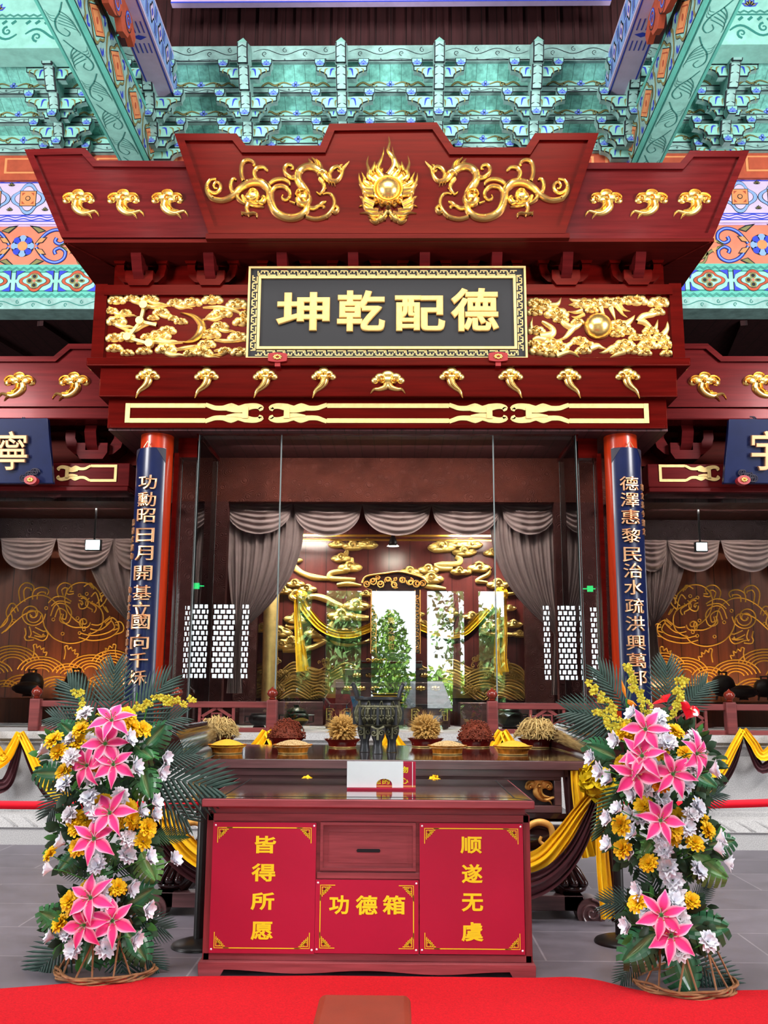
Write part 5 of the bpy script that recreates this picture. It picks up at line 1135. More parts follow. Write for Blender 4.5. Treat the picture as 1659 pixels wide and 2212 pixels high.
for c, L_ in ((crop4, (([(1160, 160), (1140, 210), (1060, 240)], [8, 12, 8]), ([(1210, 250), (1200, 310), (1140, 330)], [10, 14, 8]), ([(1170, 400), (980, 430), (950, 480), (1000, 500), (1260, 510)], [12, 12, 12, 12, 8]), ([(500, 330), (570, 400), (640, 440), (760, 480), (960, 500)], [16, 14, 12, 14, 8]), ([(1040, 575), (1170, 560), (1330, 580)], [8, 12, 4]), ([(690, 720), (780, 710), (900, 740), (1000, 790), (1160, 850)], [14, 14, 16, 14, 8]), ([(500, 700), (540, 740), (640, 760)], [10, 14, 12]), ([(430, 1060), (500, 1080), (580, 1080)], [10, 12, 6]), ([(1190, 930), (1290, 960), (1420, 970)], [14, 16, 10]), ([(540, 1310), (400, 1350), (700, 1330), (900, 1240), (760, 1230)], [12, 12, 12, 12, 8]), ([(960, 1180), (1020, 1250), (1200, 1270), (1430, 1240)], [10, 14, 14, 8]), ([(1000, 1010), (960, 1080), (1000, 1130)], [10, 12, 8]), ([(600, 640), (520, 660), (490, 720), (560, 760)], [12, 14, 12, 8]))),
              (crop5, (([(800, 230), (850, 270), (820, 320), (640, 330), (540, 340)], [12, 14, 12, 14, 8]), ([(540, 340), (620, 380), (760, 380)], [12, 12, 10]), ([(900, 430), (960, 410), (990, 360)], [10, 14, 12]), ([(1200, 400), (1180, 450), (1080, 500), (1060, 530), (1180, 545)], [12, 10, 8, 10, 6]), ([(420, 580), (540, 600), (680, 620)], [12, 14, 6]), ([(300, 440), (380, 470), (440, 540)], [16, 14, 10]), ([(350, 960), (390, 1040), (440, 1090)], [10, 12, 8]), ([(760, 850), (740, 930), (760, 1020)], [12, 12, 10]), ([(960, 1000), (1040, 1060), (1100, 1010)], [12, 12, 8]), ([(1090, 1120), (1250, 1160), (1500, 1165)], [10, 12, 8]), ([(1270, 660), (1400, 680), (1560, 665)], [6, 8, 4])))):
    for pts, w in L_: band(g, [c(a, b) for a, b in pts], w)
g.build('cloud_relief', gold_soft, bd, sharp=60)
# sea waves: overlapping ribbed crests
g = MB()
def crest(pts, n_, gap, dep, w=6, dirn=-1):
    """a wave line repeated below itself n_ times, each ridge nearer the viewer"""
    for j in range(n_):
        P = [xz(a, b+gap*j*(1-.15*abs(i/(len(pts)-1)-.5)), YD) for i, (a, b) in enumerate(pts)]
        g.ridge(P, [.006, w*.8/FPX*YD/2, w*.8/FPX*YD/2, .006], .045, y-dep-.004*j, sm=4)
zfloor = zp(1508, YD)
gm_ = MB()
def mass(pts, dep):
    P = [xz(a, b, YD) for a, b in pts]; gm_.prism(P[::-1] if P[0][0] < P[-1][0] else P, y-dep, y)
mass([(553, 1440), (580, 1434), (600, 1450), (640, 1436), (670, 1440), (700, 1448), (715, 1455), (700, 1508), (553, 1508)], .05)
mass([(700, 1460), (740, 1440), (775, 1440), (790, 1452), (790, 1508), (700, 1508)], .02)
mass([(905, 1432), (925, 1448), (960, 1432), (985, 1428), (1010, 1440), (1040, 1448), (1070, 1444), (1100, 1436), (1128, 1448), (1136, 1508), (905, 1508)], .05)
for pts, n_, gp, dp, w in (([(553, 1438), (575, 1433), (590, 1446), (605, 1455)], 8, 7, .05, 6), ([(600, 1460), (625, 1436), (645, 1432), (672, 1446), (690, 1448), (706, 1438)], 6, 7, .06, 6), ([(596, 1490), (620, 1470), (640, 1462), (668, 1478), (690, 1500)], 6, 7, .08, 6), ([(553, 1488), (575, 1482), (600, 1494)], 4, 7, .1, 6), ([(690, 1450), (712, 1452), (704, 1470)], 6, 8, .07, 5), ([(716, 1448), (745, 1433), (775, 1441)], 5, 7, .03, 5), ([(668, 1488), (690, 1480), (704, 1488)], 4, 7, .09, 5),
                          ([(904, 1431), (922, 1444), (950, 1434), (978, 1426), (1005, 1440), (1022, 1446)], 8, 7, .05, 6), ([(1000, 1462), (1030, 1446), (1060, 1444), (1085, 1460), (1120, 1470)], 7, 7, .07, 6), ([(1080, 1440), (1100, 1434), (1124, 1444), (1138, 1466)], 8, 7, .06, 6), ([(1003, 1470), (1030, 1490), (1050, 1502)], 4, 8, .08, 6), ([(1045, 1500), (1070, 1482), (1100, 1490), (1130, 1510)], 4, 7, .1, 6), ([(935, 1460), (960, 1450), (1000, 1464)], 5, 8, .07, 6)):
    crest(pts, n_, gp, dp, w)
rng = random.Random(3)
for cx, cy, r in ((600, 1430, 12), (618, 1455, 14), (660, 1462, 18), (565, 1462, 14), (610, 1488, 16), (700, 1430, 14), (712, 1440, 10), (746, 1455, 14), (1030, 1436, 14), (1058, 1462, 16), (1094, 1450, 16), (1115, 1462, 14), (1022, 1492, 14), (1088, 1428, 8), (944, 1466, 12), (1030, 1425, 9)):
    for q in range(8):
        a, rr = rng.uniform(0, 2*PI), r*rng.uniform(.2, .9); c = xz(cx+rr*cos(a), cy+rr*sin(a)*.8, YD); s_ = rng.uniform(3, 5)/FPX*YD
        g.ridge([(c[0]+p_, c[1]+q_) for p_, q_ in spiral_pts(0, 0, s_, 1.2, rng.uniform(0, 6), rng.choice((-1, 1)), 9)], s_*.25, .04, y-.11, sm=0)
g.xform(lambda a, b, c: (a, b, max(c, zfloor-.02))); g.build('wave_relief', gold_soft, bd, sharp=60); gm_.xform(lambda a, b, c: (a, b, max(c, zfloor-.02))); gm_.build('wave_ground', mat('dark_gilding', (.50, .34, .10), .5, .5, var=.3), bd)
# gilded round posts and frame in front of the backdrop
for px, word in ((621, 'left'), (1105, 'right')):
    x = xp(px-30 if px < 800 else px+22, 1400, 12.35)
    if word == 'left': tag(MB().lathe([(.10, 0), (.10, 2.6)], (xp(583, 1400, 12.3), 12.33, 1.2), 16).build('gilt_post', gold_dull, sharp=60), 'slim gilded column beside the left drape', 'column')
# curtain rail with one spot lamp
m = MB()
for z, y_ in ((zp(1157, 12.1), 12.1), (zp(1166, 12.2), 12.2)): m.box(-1.75, 1.75, y_, y_+.025, z-.012, z+.012)
tag(m.build('lamp_track', gold_line), 'pair of thin gold rails below the curtain swags', 'rail')
t = thing('spot_lamp', 'small black spot lamp hanging under the gold rails', 'lamp', (*at(849, 1182, 12.1),))
c = at(849, 1170, 12.1); MB().lathe([(.012, 4.42-float(c[2])), (.012, .1), (.035, .05), (.05, 0), (.05, -.03), (.085, -.06)], tuple(c), 16).build('housing', black, t)
MB().lathe([(.001, -.058), (.08, -.06)], tuple(c), 16).build('lamp_face', mat('lamp_glow', (1, 1, 1), .4, emit=((1, .9, .75), 6.0)), t)
lamp('spot_lamp_light', (float(c[0]), 11.95, float(c[2])-.1), (0.1, YD, 2.0), .25, .25, 14, (1, .9, .75))
for sx in (-1.1, 1.1): lamp('track_light', (sx, 11.98, 3.55), (sx*1.05, YD, 1.9), .5, .1, 55, (1, .92, .8))
for sx in (-4.1, 4.1): lamp('wing_light', (sx, 11.7, 3.8), (sx, 12.6, 2.2), 1.6, .15, 60, (1, .88, .78)); 
for sx in (-3.9, 3.9): lamp('wing_uplight', (sx, 12.25, 1.62), (sx, 12.62, 2.1), 1.8, .08, 9, (1, .66, .3))
# spirit tablet
YT = 12.15
tb = thing('spirit_tablet', 'dark spirit tablet in an openwork gilt frame with gold characters', 'tablet', (*at(853, 1410, YT),))
z0, z1 = zp(1412, YT), zp(1240, YT); x0, x1 = xp(803, 1350, YT), xp(906, 1350, YT)
m = MB(); P = [xz(a, b, YT) for a, b in ((782, 1262), (790, 1248), (812, 1243), (836, 1240), (862, 1237), (890, 1243), (912, 1250), (924, 1262), (912, 1272), (893, 1276), (885, 1290), (820, 1290), (812, 1276), (795, 1272))]
m.prism(P[::-1], YT-.05, YT+.05); m.box(x0, x0+.055, YT-.04, YT+.04, z0, zp(1275, YT)); m.box(x1-.055, x1, YT-.04, YT+.04, z0, zp(1275, YT)); m.build('frame', table_dark, tb, bevel=.005)
MB().box(x0+.05, x1-.05, YT, YT+.03, z0, zp(1275, YT)).build('panel', mat('tablet_panel', (.03, .012, .012), .3), tb)
g = MB(); rng = random.Random(5)
for px, py, r in ((793, 1262, 8), (806, 1256, 9), (822, 1262, 9), (816, 1250, 6), (838, 1254, 8), (868, 1254, 8), (886, 1258, 9), (900, 1262, 9), (912, 1262, 8), (853, 1264, 9), (853, 1252, 5)):
    c = xz(px, py, YT); s_ = r/FPX*YT
    for q in range(2): g.ridge([(c[0]+a, c[1]+b) for a, b in spiral_pts(0, 0, s_, 1.2, rng.uniform(0, 6), (-1) ** q, 10)], s_*.16, .02, YT-.05, sm=0)
for e, xx in ((-1, x0+.027), (1, x1-.027)):
    n_ = 14
    for i in range(n_): zq = z0+.03+(zp(1280, YT)-z0-.03)*i/n_; g.ridge([(xx+a, zq+b) for a, b in spiral_pts(0, 0, .034, 1.1, i, (-1) ** i, 10)], .006, .02, YT-.04, sm=0)
    g.ridge([(xx-e*.03, z0), (xx-e*.03, zp(1275, YT))], .006, .02, YT-.04, sm=0); g.ridge([(xx+e*.035, z0), (xx+e*.035, zp(1275, YT))], .006, .02, YT-.04, sm=0)
g.ridge([xz(a, b, YT) for a, b in ((782, 1260), (790, 1247), (812, 1242), (836, 1239), (862, 1236), (890, 1242), (912, 1249), (924, 1260))], .012, .03, YT-.05, sm=4); g.build('gilt_scrollwork', carved_gilt, tb, sharp=60)
for ch, py in zip('華夏大禹之神位', (1288, 1303, 1322, 1341, 1362, 1380, 1396)):
    g = MB(); c = xz(845, py, YT); put_glyph(g, ch, c[0], c[1], .085, .085, YT, .02, .008, .004); g.build('gold_character', gold_paint, tb)
# tablet stand
t = thing('tablet_stand', 'dark stand with red edges and gilt cresting under the spirit tablet', 'stand', (*at(850, 1470, 12.0),))
m = MB(); m.box(xp(815, 1420, 12.1), xp(895, 1420, 12.1), 12.0, 12.3, zp(1428, 12.1), zp(1410, 12.1)); m.box(xp(780, 1440, 11.9), xp(912, 1440, 11.9), 11.85, 12.4, zp(1443, 11.9), zp(1428, 11.9)); m.build('top', table_dark, t, bevel=.006)
m = MB(); m.box(xp(782, 1433, 11.9), xp(910, 1433, 11.9), 11.84, 11.86, zp(1433, 11.9), zp(1430, 11.9)); m.build('red_edge', lacq, t)
g = MB()
for i in range(7): c = xz(795+i*6, 1427, 11.85); g.ridge([(c[0]+a, c[1]+b) for a, b in spiral_pts(0, 0, .03, 1.1, i, (-1) ** i, 10)], .007, .02, 11.86, sm=0)
g.build('gilt_cresting', gold, t)
# stepped altar with two rows of gilt rosettes
Ya = 11.85
t = thing('stepped_altar', 'dark stepped altar front with two rows of gilt rosettes', 'altar', (*at(850, 1545, Ya),))
m = MB(); m.box(xp(745, 1460, 12.0), xp(955, 1460, 12.0), 11.98, 12.5, 1.11, zp(1446, 12.0)); m.box(xp(755-30, 1480, Ya), xp(972, 1480, Ya), Ya, 12.4, 1.11, zp(1474, Ya)); m.build('steps', table_wood, t, bevel=.006)
def rosette(px, py, Y, k=1.0):
    g = MB(); c = xz(px, py, Y); s_ = 10/FPX*Y*k
    for a in range(3): g.dome(c[0]+(a-1)*s_*.62, c[1]-(a % 2)*0, s_*.5, s_*.5, .035, Y, 10, 3)
    g.dome(c[0], c[1]+s_*.3, s_*.5, s_*.3, .03, Y, 10, 3); g.dome(c[0], c[1]-s_*.3, s_*.5, s_*.3, .03, Y, 10, 3); g.dome(c[0], c[1], s_*.25, s_*.25, .05, Y, 8, 3); return g
for px in (772, 800, 830, 861, 888, 917): rosette(px, 1459, 12.0-.02).build('rosette', gold, t, sharp=60)
for px in (752, 780, 811, 880, 909, 941): rosette(px, 1487, Ya).build('rosette', gold, t, sharp=60)
# long counter along the back and low trays with gilt corner irons
for q0, q1, wd in ((-1.85, -.80, 'left'), (.90, 1.85, 'right')): tag(MB().box(q0, q1, 12.05, 12.5, 1.11, 1.40).build('low_counter', table_wood, bevel=.01), f'low dark counter in front of the {wd} gilt waves inside the porch', 'counter')
for px0, px1, word in ((700, 762, 'left'), (884, 972, 'right')):
    Yt = 11.2; a, b = xp(px0, 1520, Yt), xp(px1, 1520, Yt); zt_ = zp(1527, Yt); t = thing('offering_tray', f'low grey-green offering tray with upturned ends and gilt corner irons, {word} of the bronze cauldron', 'tray', ((a+b)/2, Yt, 1.115), 'offering trays')
    P = [(a-.03, zt_+.09), (a, zt_+.10), (a+.06, zt_+.03), (b-.06, zt_+.03), (b, zt_+.10), (b+.03, zt_+.09), (b-.02, zt_-.02), (a+.02, zt_-.02)]; MB().prism(P[::-1], Yt, Yt+.28).build('top', bronze, t, bevel=.004)
    for q in (a+.06, b-.06): MB().box(q-.04, q+.04, Yt+.03, Yt+.25, 1.115, zt_-.02).build('leg', table_wood, t)
    g = MB()
    for q, d in ((a+.06, 1), (b-.06, -1)):
        f = lambda L_: g.ridge([(q+d*u*.001, zt_-v*.001) for u, v in L_], .007, .012, Yt+.03, True, 0)
        f([(-30, 20), (-30, 150), (10, 150), (10, 70)]); f([(-30, 20), (30, 20), (60, 50)]); f([(-10, 50), (30, 50), (30, 90), (-10, 90)])
    g.build('corner_iron', gold, t)
# bronze vessels behind the glass
def vessel(x, y, z, s, label, handles=True, m_=None, lid=True):
    t = thing('bronze_vessel', label, 'vessel', (x, y, z), 'bronze vessels behind the glass')
    MB().lathe([(.02, 0), (.55*s, 0), (.5*s, .12*s), (.42*s, .18*s), (.8*s, .4*s), (.95*s, .7*s), (.9*s, 1.0*s), (.7*s, 1.15*s), (.75*s, 1.25*s)], (x, y, z), 24).build('body', m_ or bronze, t, sharp=50)
    if lid: MB().lathe([(.76*s, 1.25*s), (.5*s, 1.45*s), (.2*s, 1.55*s), (.22*s, 1.7*s), (.01, 1.72*s)], (x, y, z), 20).build('lid', m_ or bronze, t, sharp=50)
    if handles:
        for e in (-1, 1): MB().tube([(x+e*.85*s, y, z+.95*s), (x+e*1.25*s, y, z+.95*s), (x+e*1.25*s, y, z+.5*s), (x+e*.9*s, y, z+.45*s)], .07*s, 6).build('handle', m_ or bronze, t)
    return t
gb = mat('verdigris_bronze', (.012, .022, .018), .3, .5, var=.4)
p = at(640, 1545, 10.95); vessel(float(p[0]), 10.95, 1.115, .155, 'green-black bronze tureen with ring handles behind the left porch railing', m_=gb)
p = at(1100, 1520, 11.3); vessel(float(p[0]), 11.3, 1.115, .17, 'black bronze tureen in front of the right gilt waves', m_=gb)
p = at(560, 1535, 11.2); vessel(float(p[0]), 11.2, 1.115, .13, 'flat black bronze pot behind the left railing lattice', lid=False)
p = at(1162, 1535, 11.3); vessel(float(p[0]), 11.3, 1.115, .14, 'flat black bronze pot beside the right portal jamb', lid=False)
p = at(820, 1500, 11.4)
t = thing('altar_chest', 'low black chest with gold lines behind the bronze cauldron', 'chest', (float(p[0]), 11.4, 1.115)); a, b = xp(806, 1500, 11.4), xp(872, 1500, 11.4)
MB().box(a, b, 11.4, 11.7, 1.115, zp(1496, 11.4)).build('body', black, t, bevel=.005)
MB().box(a+.02, b-.02, 11.42, 11.66, zp(1496, 11.4), zp(1486, 11.4)).build('lid', black, t, bevel=.005)
m = MB()
for r in (1498, 1504, 1511, 1518): m.box(a-.004, b+.004, 11.392, 11.41, zp(r, 11.4)-.006, zp(r, 11.4)+.006)
m.build('gold_line', gold_line, t)
# sashes on the backdrop
def sash(path, w0, w1, Y, m_, name, parent=None, folds=3, amp=.018, nu=10):
    """cloth band following a path of (x,z) points"""
    P = smooth(path, 6); n_ = len(P)-1
    def f(u, v):
        i = min(n_, int(round(v*n_))); a, b = P[max(0, i-1)], P[min(n_, i+1)]; dx_, dz_ = b[0]-a[0], b[1]-a[1]; l = math.hypot(dx_, dz_) or 1; w = w0+(w1-w0)*v if not callable(w0) else w0(v)
        return (P[i][0]-dz_/l*(u-.5)*w, Y-.02-amp*sin(2*PI*folds*u+v*2)-amp*.5*sin(2*PI*folds*2.1*u+1-v), P[i][1]+dx_/l*(u-.5)*w)
    return MB().sheet(f, nu, n_).build(name, m_, parent, sharp=80)
def pom(c, r, parent, name='rosette', m_=None, seed=1):
    rng = random.Random(seed); g = MB()
    for i in range(46):
        d = Vector((rng.gauss(0, 1), rng.gauss(0, 1), rng.gauss(0, 1))).normalized(); s_ = d.orthogonal().normalized(); q = d.cross(s_); rr = r*rng.uniform(.85, 1.08)
        pts = []
        for k in range(9):
            a = 2*PI*k/8; pts.append(Vector(c)+d*rr*(.82+.12*sin(3*a+i))+(s_*cos(a)+q*sin(a))*r*.42)
        b = Vector(c)+d*rr*.6
        g.add([tuple(b)]+[tuple(p) for p in pts], [(0, k+1, k+2) for k in range(8)])
    g.ball(c, r*.8, r*.8, r*.8, 12, 8); return g.build(name, m_ or tulle, parent, sharp=70)
Ys = 12.28
sw = thing('backdrop_festoon', 'yellow and maroon satin sash looped across the gilt backdrop', 'sash', (0, Ys, 2))
X = lambda *L_: [xz(a, b, Ys) for a, b in L_]
sash(X((648, 1290), (660, 1315), (690, 1350), (720, 1366), (750, 1370), (780, 1364), (812, 1345), (838, 1290)), .12, .10, Ys, yellow_c, 'swag', sw); sash(X((644, 1296), (662, 1330), (700, 1366), (745, 1382), (785, 1376), (822, 1350), (846, 1300)), .10, .09, Ys+.05, maroon_c, 'swag', sw)
sash(X((868, 1295), (890, 1340), (925, 1360), (965, 1371), (1000, 1366), (1030, 1340), (1076, 1285)), .10, .10, Ys, yellow_c, 'swag', sw); sash(X((864, 1300), (892, 1352), (930, 1374), (975, 1383), (1010, 1374), (1050, 1330), (1086, 1290)), .09, .09, Ys+.05, maroon_c, 'swag', sw)
sash(X((641, 1295), (645, 1350), (650, 1400), (655, 1450)), .06, .17, Ys-.02, yellow_c, 'tail', sw); sash(X((1078, 1295), (1074, 1360), (1072, 1420), (1076, 1460)), .04, .10, Ys-.02, yellow_c, 'tail', sw); sash(X((1090, 1295), (1090, 1360), (1087, 1420), (1090, 1452)), .04, .10, Ys-.02, yellow_c, 'tail', sw)
for px, py, r in ((650, 1286, .085), (862, 1282, .09), (1082, 1284, .10)): c = at(px, py, Ys-.05); pom(tuple(map(float, c)), r, sw, 'rosette', yellow_c, px)
# ================================================================== RAILINGS AND POTS ON THE PLINTH
YR = 10.10
def railing(posts, xa, xb, label, verts, diamonds, parent_loc):
    t = thing('railing', label, 'railing', parent_loc, 'railings along the plinth')
    zt, zb = zp(1524, YR), zp(1580, YR)
    MB().box(xa, xb, YR, YR+.06, zt-.032, zt+.032).build('top_rail', rail_wood, t, bevel=.006)
    MB().box(xa, xb, YR, YR+.06, zb-.035, zb+.03).build('bottom_rail', rail_wood, t, bevel=.006)
    for px in posts:
        x = xp(px, 1540, YR); zz_ = zp(1513, YR)
        MB().box(x-.055, x+.055, YR-.03, YR+.08, 1.112, zz_).build('post', rail_wood, t, bevel=.012)
        MB().lathe([(.03, 0), (.04, .012), (.025, .02), (.035, .03), (.056, .055), (.058, .075), (.045, .1), (.018, .118), (.004, .135)], (x, YR+.025, zz_), 18).build('finial', mat('finial_wood', (.15, .016, .008), .25, coat=.4) if 'finial_wood' not in MATS else MATS['finial_wood'], t, sharp=60)
    for px in verts:
        x = xp(px, 1550, YR); MB().box(x-.014, x+.014, YR+.01, YR+.05, zb, zt).build('baluster', rail_wood, t)
    for pa, pb in diamonds:
        a, b = xp(pa, 1550, YR), xp(pb, 1550, YR); c = (zt+zb)/2; h = (zt-zb)/2-.03; m = MB(); cx = (a+b)/2
        for p, q in (((a, c), (cx, c+h)), ((cx, c+h), (b, c)), ((b, c), (cx, c-h)), ((cx, c-h), (a, c))): m.bar((p[0], YR+.03, p[1]), (q[0], YR+.03, q[1]), .03, .02, (0, 1, 0))
        s_ = .055; rect_ring(m, cx-s_, cx+s_, c-s_*.9, c+s_*.9, .016, YR+.015, YR+.045); m.build('diamond_lattice', rail_wood, t)
railing([380, 587], xp(352, 1540, YR), xp(587, 1540, YR), 'wooden railing with a diamond lattice left of the bronze cauldron', [430, 503], [(432, 501)], (-1.8, YR, 1.11))
railing([1064, 1292], xp(1064, 1540, YR), xp(1330, 1540, YR), 'wooden railing with a diamond lattice right of the bronze cauldron', [1147, 1219], [(1149, 1217)], (1.8, YR, 1.11))
railing([75], xp(62, 1540, YR), xp(300, 1540, YR), 'wooden railing of the left wing behind the flower stand', [127, 200], [(129, 198)], (-3.5, YR, 1.11))
railing([1579], xp(1400, 1540, YR), xp(1680, 1540, YR), 'wooden railing of the right wing behind the flower stand', [1526, 1460], [(1462, 1524)], (3.5, YR, 1.11))
def pot(px, py_base, Y, w, h, label, kind):
    p = at(px, py_base, Y); x, z = float(p[0]), zp(1508, 11.97); s_ = w/FPX*Y/2; H = h/FPX*Y
    t = thing('black_pot', label, 'pot', (x, Y, z), 'black pots on the wing counters')
    if kind == 'ding':
        MB().lathe([(.01, .12*H), (.55*s_, .14*H), (.95*s_, .35*H), (s_, .55*H), (.85*s_, .78*H), (.6*s_, .9*H), (.3*s_, .95*H), (.01, .96*H)], (x, Y, z), 24).build('body', urn_m, t, sharp=50)
        for a in range(3): MB().tube([(x+.5*s_*cos(a*2.1+.5), Y+.5*s_*sin(a*2.1+.5), z+.2*H), (x+.62*s_*cos(a*2.1+.5), Y+.62*s_*sin(a*2.1+.5), z)], .09*s_, 6).build('leg', urn_m, t)
        m = MB()
        for e in (-1, 1): m.box(x+e*.3*s_-.06*s_, x+e*.3*s_+.06*s_, Y-.05*s_, Y+.05*s_, z+.88*H, z+1.05*H)
        m.box(x-.4*s_, x+.4*s_, Y-.05*s_, Y+.05*s_, z+1.03*H, z+1.09*H); m.build('handle', urn_m, t)
    else:
        MB().lathe([(.01, 0), (.35*s_, .0), (.3*s_, .14*H), (.8*s_, .25*H), (s_, .5*H), (.95*s_, .75*H), (.6*s_, .92*H), (.5*s_, H), (.3*s_, 1.02*H), (.01, 1.03*H)], (x, Y, z), 24).build('body', urn_m, t, sharp=50)
        for e in (-1, 1): MB().tube([(x+e*(s_*.95+.03*cos(a)), Y, z+.55*H+.03*sin(a)) for a in np.linspace(0, 2*PI, 10)], .008, 5).build('ring_handle', urn_m, t)
pot(66, 1512, 12.1, 50, 52, 'tall black tripod pot at the back, first from the left edge', 'ding'); pot(57, 1518, 11.85, 58, 30, 'squat black pot with ring handles, first from the left edge', 'squat')
pot(162, 1512, 12.1, 50, 54, 'tall black tripod pot at the back, behind the left palm fronds', 'ding'); pot(150, 1520, 11.85, 56, 30, 'squat black pot with ring handles behind the left palm fronds', 'squat')
pot(1503, 1512, 11.95, 54, 28, 'squat black pot just right of the red anthurium', 'squat'); pot(1564, 1512, 12.05, 50, 54, 'round black tripod pot with a square handle at the right', 'ding')
pot(1607, 1512, 11.85, 56, 30, 'squat black pot behind the right wing railing post', 'squat'); pot(1654, 1508, 12.05, 48, 46, 'round black pot cut by the right edge of the photo', 'ding')
# glowing panels added in place of hall floodlights mirrored in the wing glass
for px, py, w, h, word in ((200, 1177, 30, 20, 'left'), (1516, 1181, 22, 17, 'right')):
    Yf = 11.6; c = at(px, py, Yf); t = thing('floodlight', f'small square floodlight shining in the {word} wing', 'lamp', tuple(map(float, c)), 'floodlights in the wings'); a, b = w/FPX*Yf/2, h/FPX*Yf/2
    MB().box(c[0]-a-.012, c[0]+a+.012, Yf+.002, Yf+.07, c[2]-b-.012, c[2]+b+.012).build('housing', black, t); MB().box(c[0]-a, c[0]+a, Yf-.004, Yf+.004, c[2]-b, c[2]+b).build('lamp_face', mat('floodlight_glow', (1, 1, 1), .4, emit=((.8, .97, 1.0), 12)) if 'floodlight_glow' not in MATS else MATS['floodlight_glow'], t)
    MB().bar((c[0], Yf+.06, c[2]), (c[0], Yf+.06, 4.0), .02, .02).build('stem', black, t)
# ================================================================== ALTAR TABLE
YT0, YT1, ZT = 6.95, 8.75, 1.062
at_ = thing('altar_table', 'long dark rosewood altar table with upturned scroll ends and lion-paw feet', 'table', (.03, YT0, 0))
xa, xb = xp(392, 1640, YT0), xp(1268, 1640, YT0)
m = MB(); m.box(xa, xb, YT0, YT1, ZT-.06, ZT); m.build('table_top', table_top_m, at_, bevel=.006)
m = MB(); m.box(xa, xb, YT0+.004, YT1, ZT-.062, ZT-.058); m.box(xa-.02, xb+.02, YT0-.012, YT0+.03, ZT-.062, ZT-.004); m.box(xa+.02, xb-.02, YT0+.03, YT1, ZT-.115, ZT-.06); m.build('edge_moulding', table_wood, at_, bevel=.005)
for sd, x in ((-1, xa), (1, xb)):
    pr = [(x+sd*a_, ZT+b_) for a_, b_ in ((-.02, -.06), (-.02, .0), (-.012, .07), (.012, .13), (.05, .18), (.10, .21), (.16, .215), (.22, .19), (.265, .14), (.285, .07), (.275, 0), (.24, -.06))]
    MB().prism(pr if sd > 0 else pr, YT0-.01, YT1).build('scroll_end', table_top_m, at_, sharp=45, bevel=.004)
wl, wr = xp(445, 1700, YT0+.05), xp(1213, 1700, YT0+.05); z0, z1 = zp(1754, YT0+.05), zp(1668, YT0+.05)
m = MB(); m.box(wl+.01, wr-.01, YT0+.09, YT1-.1, z0, ZT-.1); m.build('apron', table_dark, at_)
m = MB(); rect_ring(m, wl, wr, z0, z1, .05, YT0+.05, YT0+.1); m.box(wl, wr, YT0+.04, YT0+.1, z1-.005, z1+.022)
for px in (664, 938): x = xp(px, 1668, YT0+.05); m.box(x-.02, x+.02, YT0+.045, YT0+.08, z1, ZT-.1)
m.build('apron_frame', table_wood, at_, bevel=.004)
for px, f in ((1160, -1), (438, 1)):
    g = MB(); c = xz(px-4*f, 1699, YT0+.09); cloud_ornament(g, c[0], c[1], .105, YT0+.09, -f, 'sweep', .03); g.build('gilt_cloud', carved_gilt, at_, sharp=60)
# belly, legs with lion paws, runner with scroll feet
m = MB(); m.box(wl-.06, wr+.06, YT0+.03, YT1-.08, z0-.035, z0); prf = [(YT0+.06, z0-.035), (YT0+.01, z0-.1), (YT0-.01, z0-.2), (YT0+.02, z0-.28), (YT0+.08, z0-.31), (YT0+.4, z0-.31), (YT0+.4, z0-.035)]
n_ = len(prf); m.add([(x, y, z) for x in (wl-.02, wr+.02) for y, z in prf], [(i, (i+1) % n_, n_+(i+1) % n_, n_+i) for i in range(n_)]+[tuple(reversed(range(n_))), tuple(range(n_, 2*n_))]); m.build('belly', table_dark, at_, sharp=45)
for px, f in ((1166, 1), (418, -1)):
    p = xz(px, 1800, YT0); g = MB()
    g.ridge([(p[0]-f*.10, p[1]-.07), (p[0]-f*.09, p[1]+.03), (p[0]-f*.01, p[1]+.075), (p[0]+f*.07, p[1]+.05), (p[0]+f*.085, p[1]-.03), (p[0]+f*.04, p[1]-.075), (p[0]-f*.0, p[1]-.055), (p[0]+f*.01, p[1]-.02)], [.02, .022, .024, .022, .018, .014, .01], .02, YT0-.004, sm=5); g.build('gilt_scroll', carved_gilt, at_, sharp=60)
for px, word in ((368, 'left'), (1238, 'right')):
    x = xp(px, 1900, YT0+.05); zf = zp(1930, YT0); f = 1 if x < 0 else -1
    for yb in (YT0+.12, YT1-.25):
        m = MB(); m.tube([(x+f*.26, yb+.05, z0-.2), (x+f*.15, yb, z0-.36), (x+f*.06, yb-.01, z0-.5), (x, yb, zf+.10), (x-f*.01, yb-.01, zf+.03)], [.09, .095, .075, .07, .085], 12)
        m.ball((x, yb-.01, zf+.035), .105, .10, .045)
        for q in (-.06, 0, .06): m.tube([(x+q*.6+f*.10, yb-.03, zf+.26), (x+q*.9+f*.03, yb-.08, zf+.15), (x+q*1.1, yb-.10, zf+.075)], [.022, .032, .034], 8); m.ball((x+q*1.1, yb-.105, zf+.075), .034, .03, .03, 10, 6)
        m.build('leg', table_dark, at_, sharp=60)
m = MB(); a, b = xp(330, 1950, YT0), xp(1262, 1950, YT0); zr0, zr1 = zp(1965, YT0), zp(1932, YT0)
for yb in (YT0, YT1-.3): m.box(a, b, yb, yb+.14, zr0, zr1)
for q in (a, b-.14): m.box(q, q+.14, YT0, YT1-.2, zr0, zr1)
m.build('base_runner', table_wood, at_, bevel=.006)
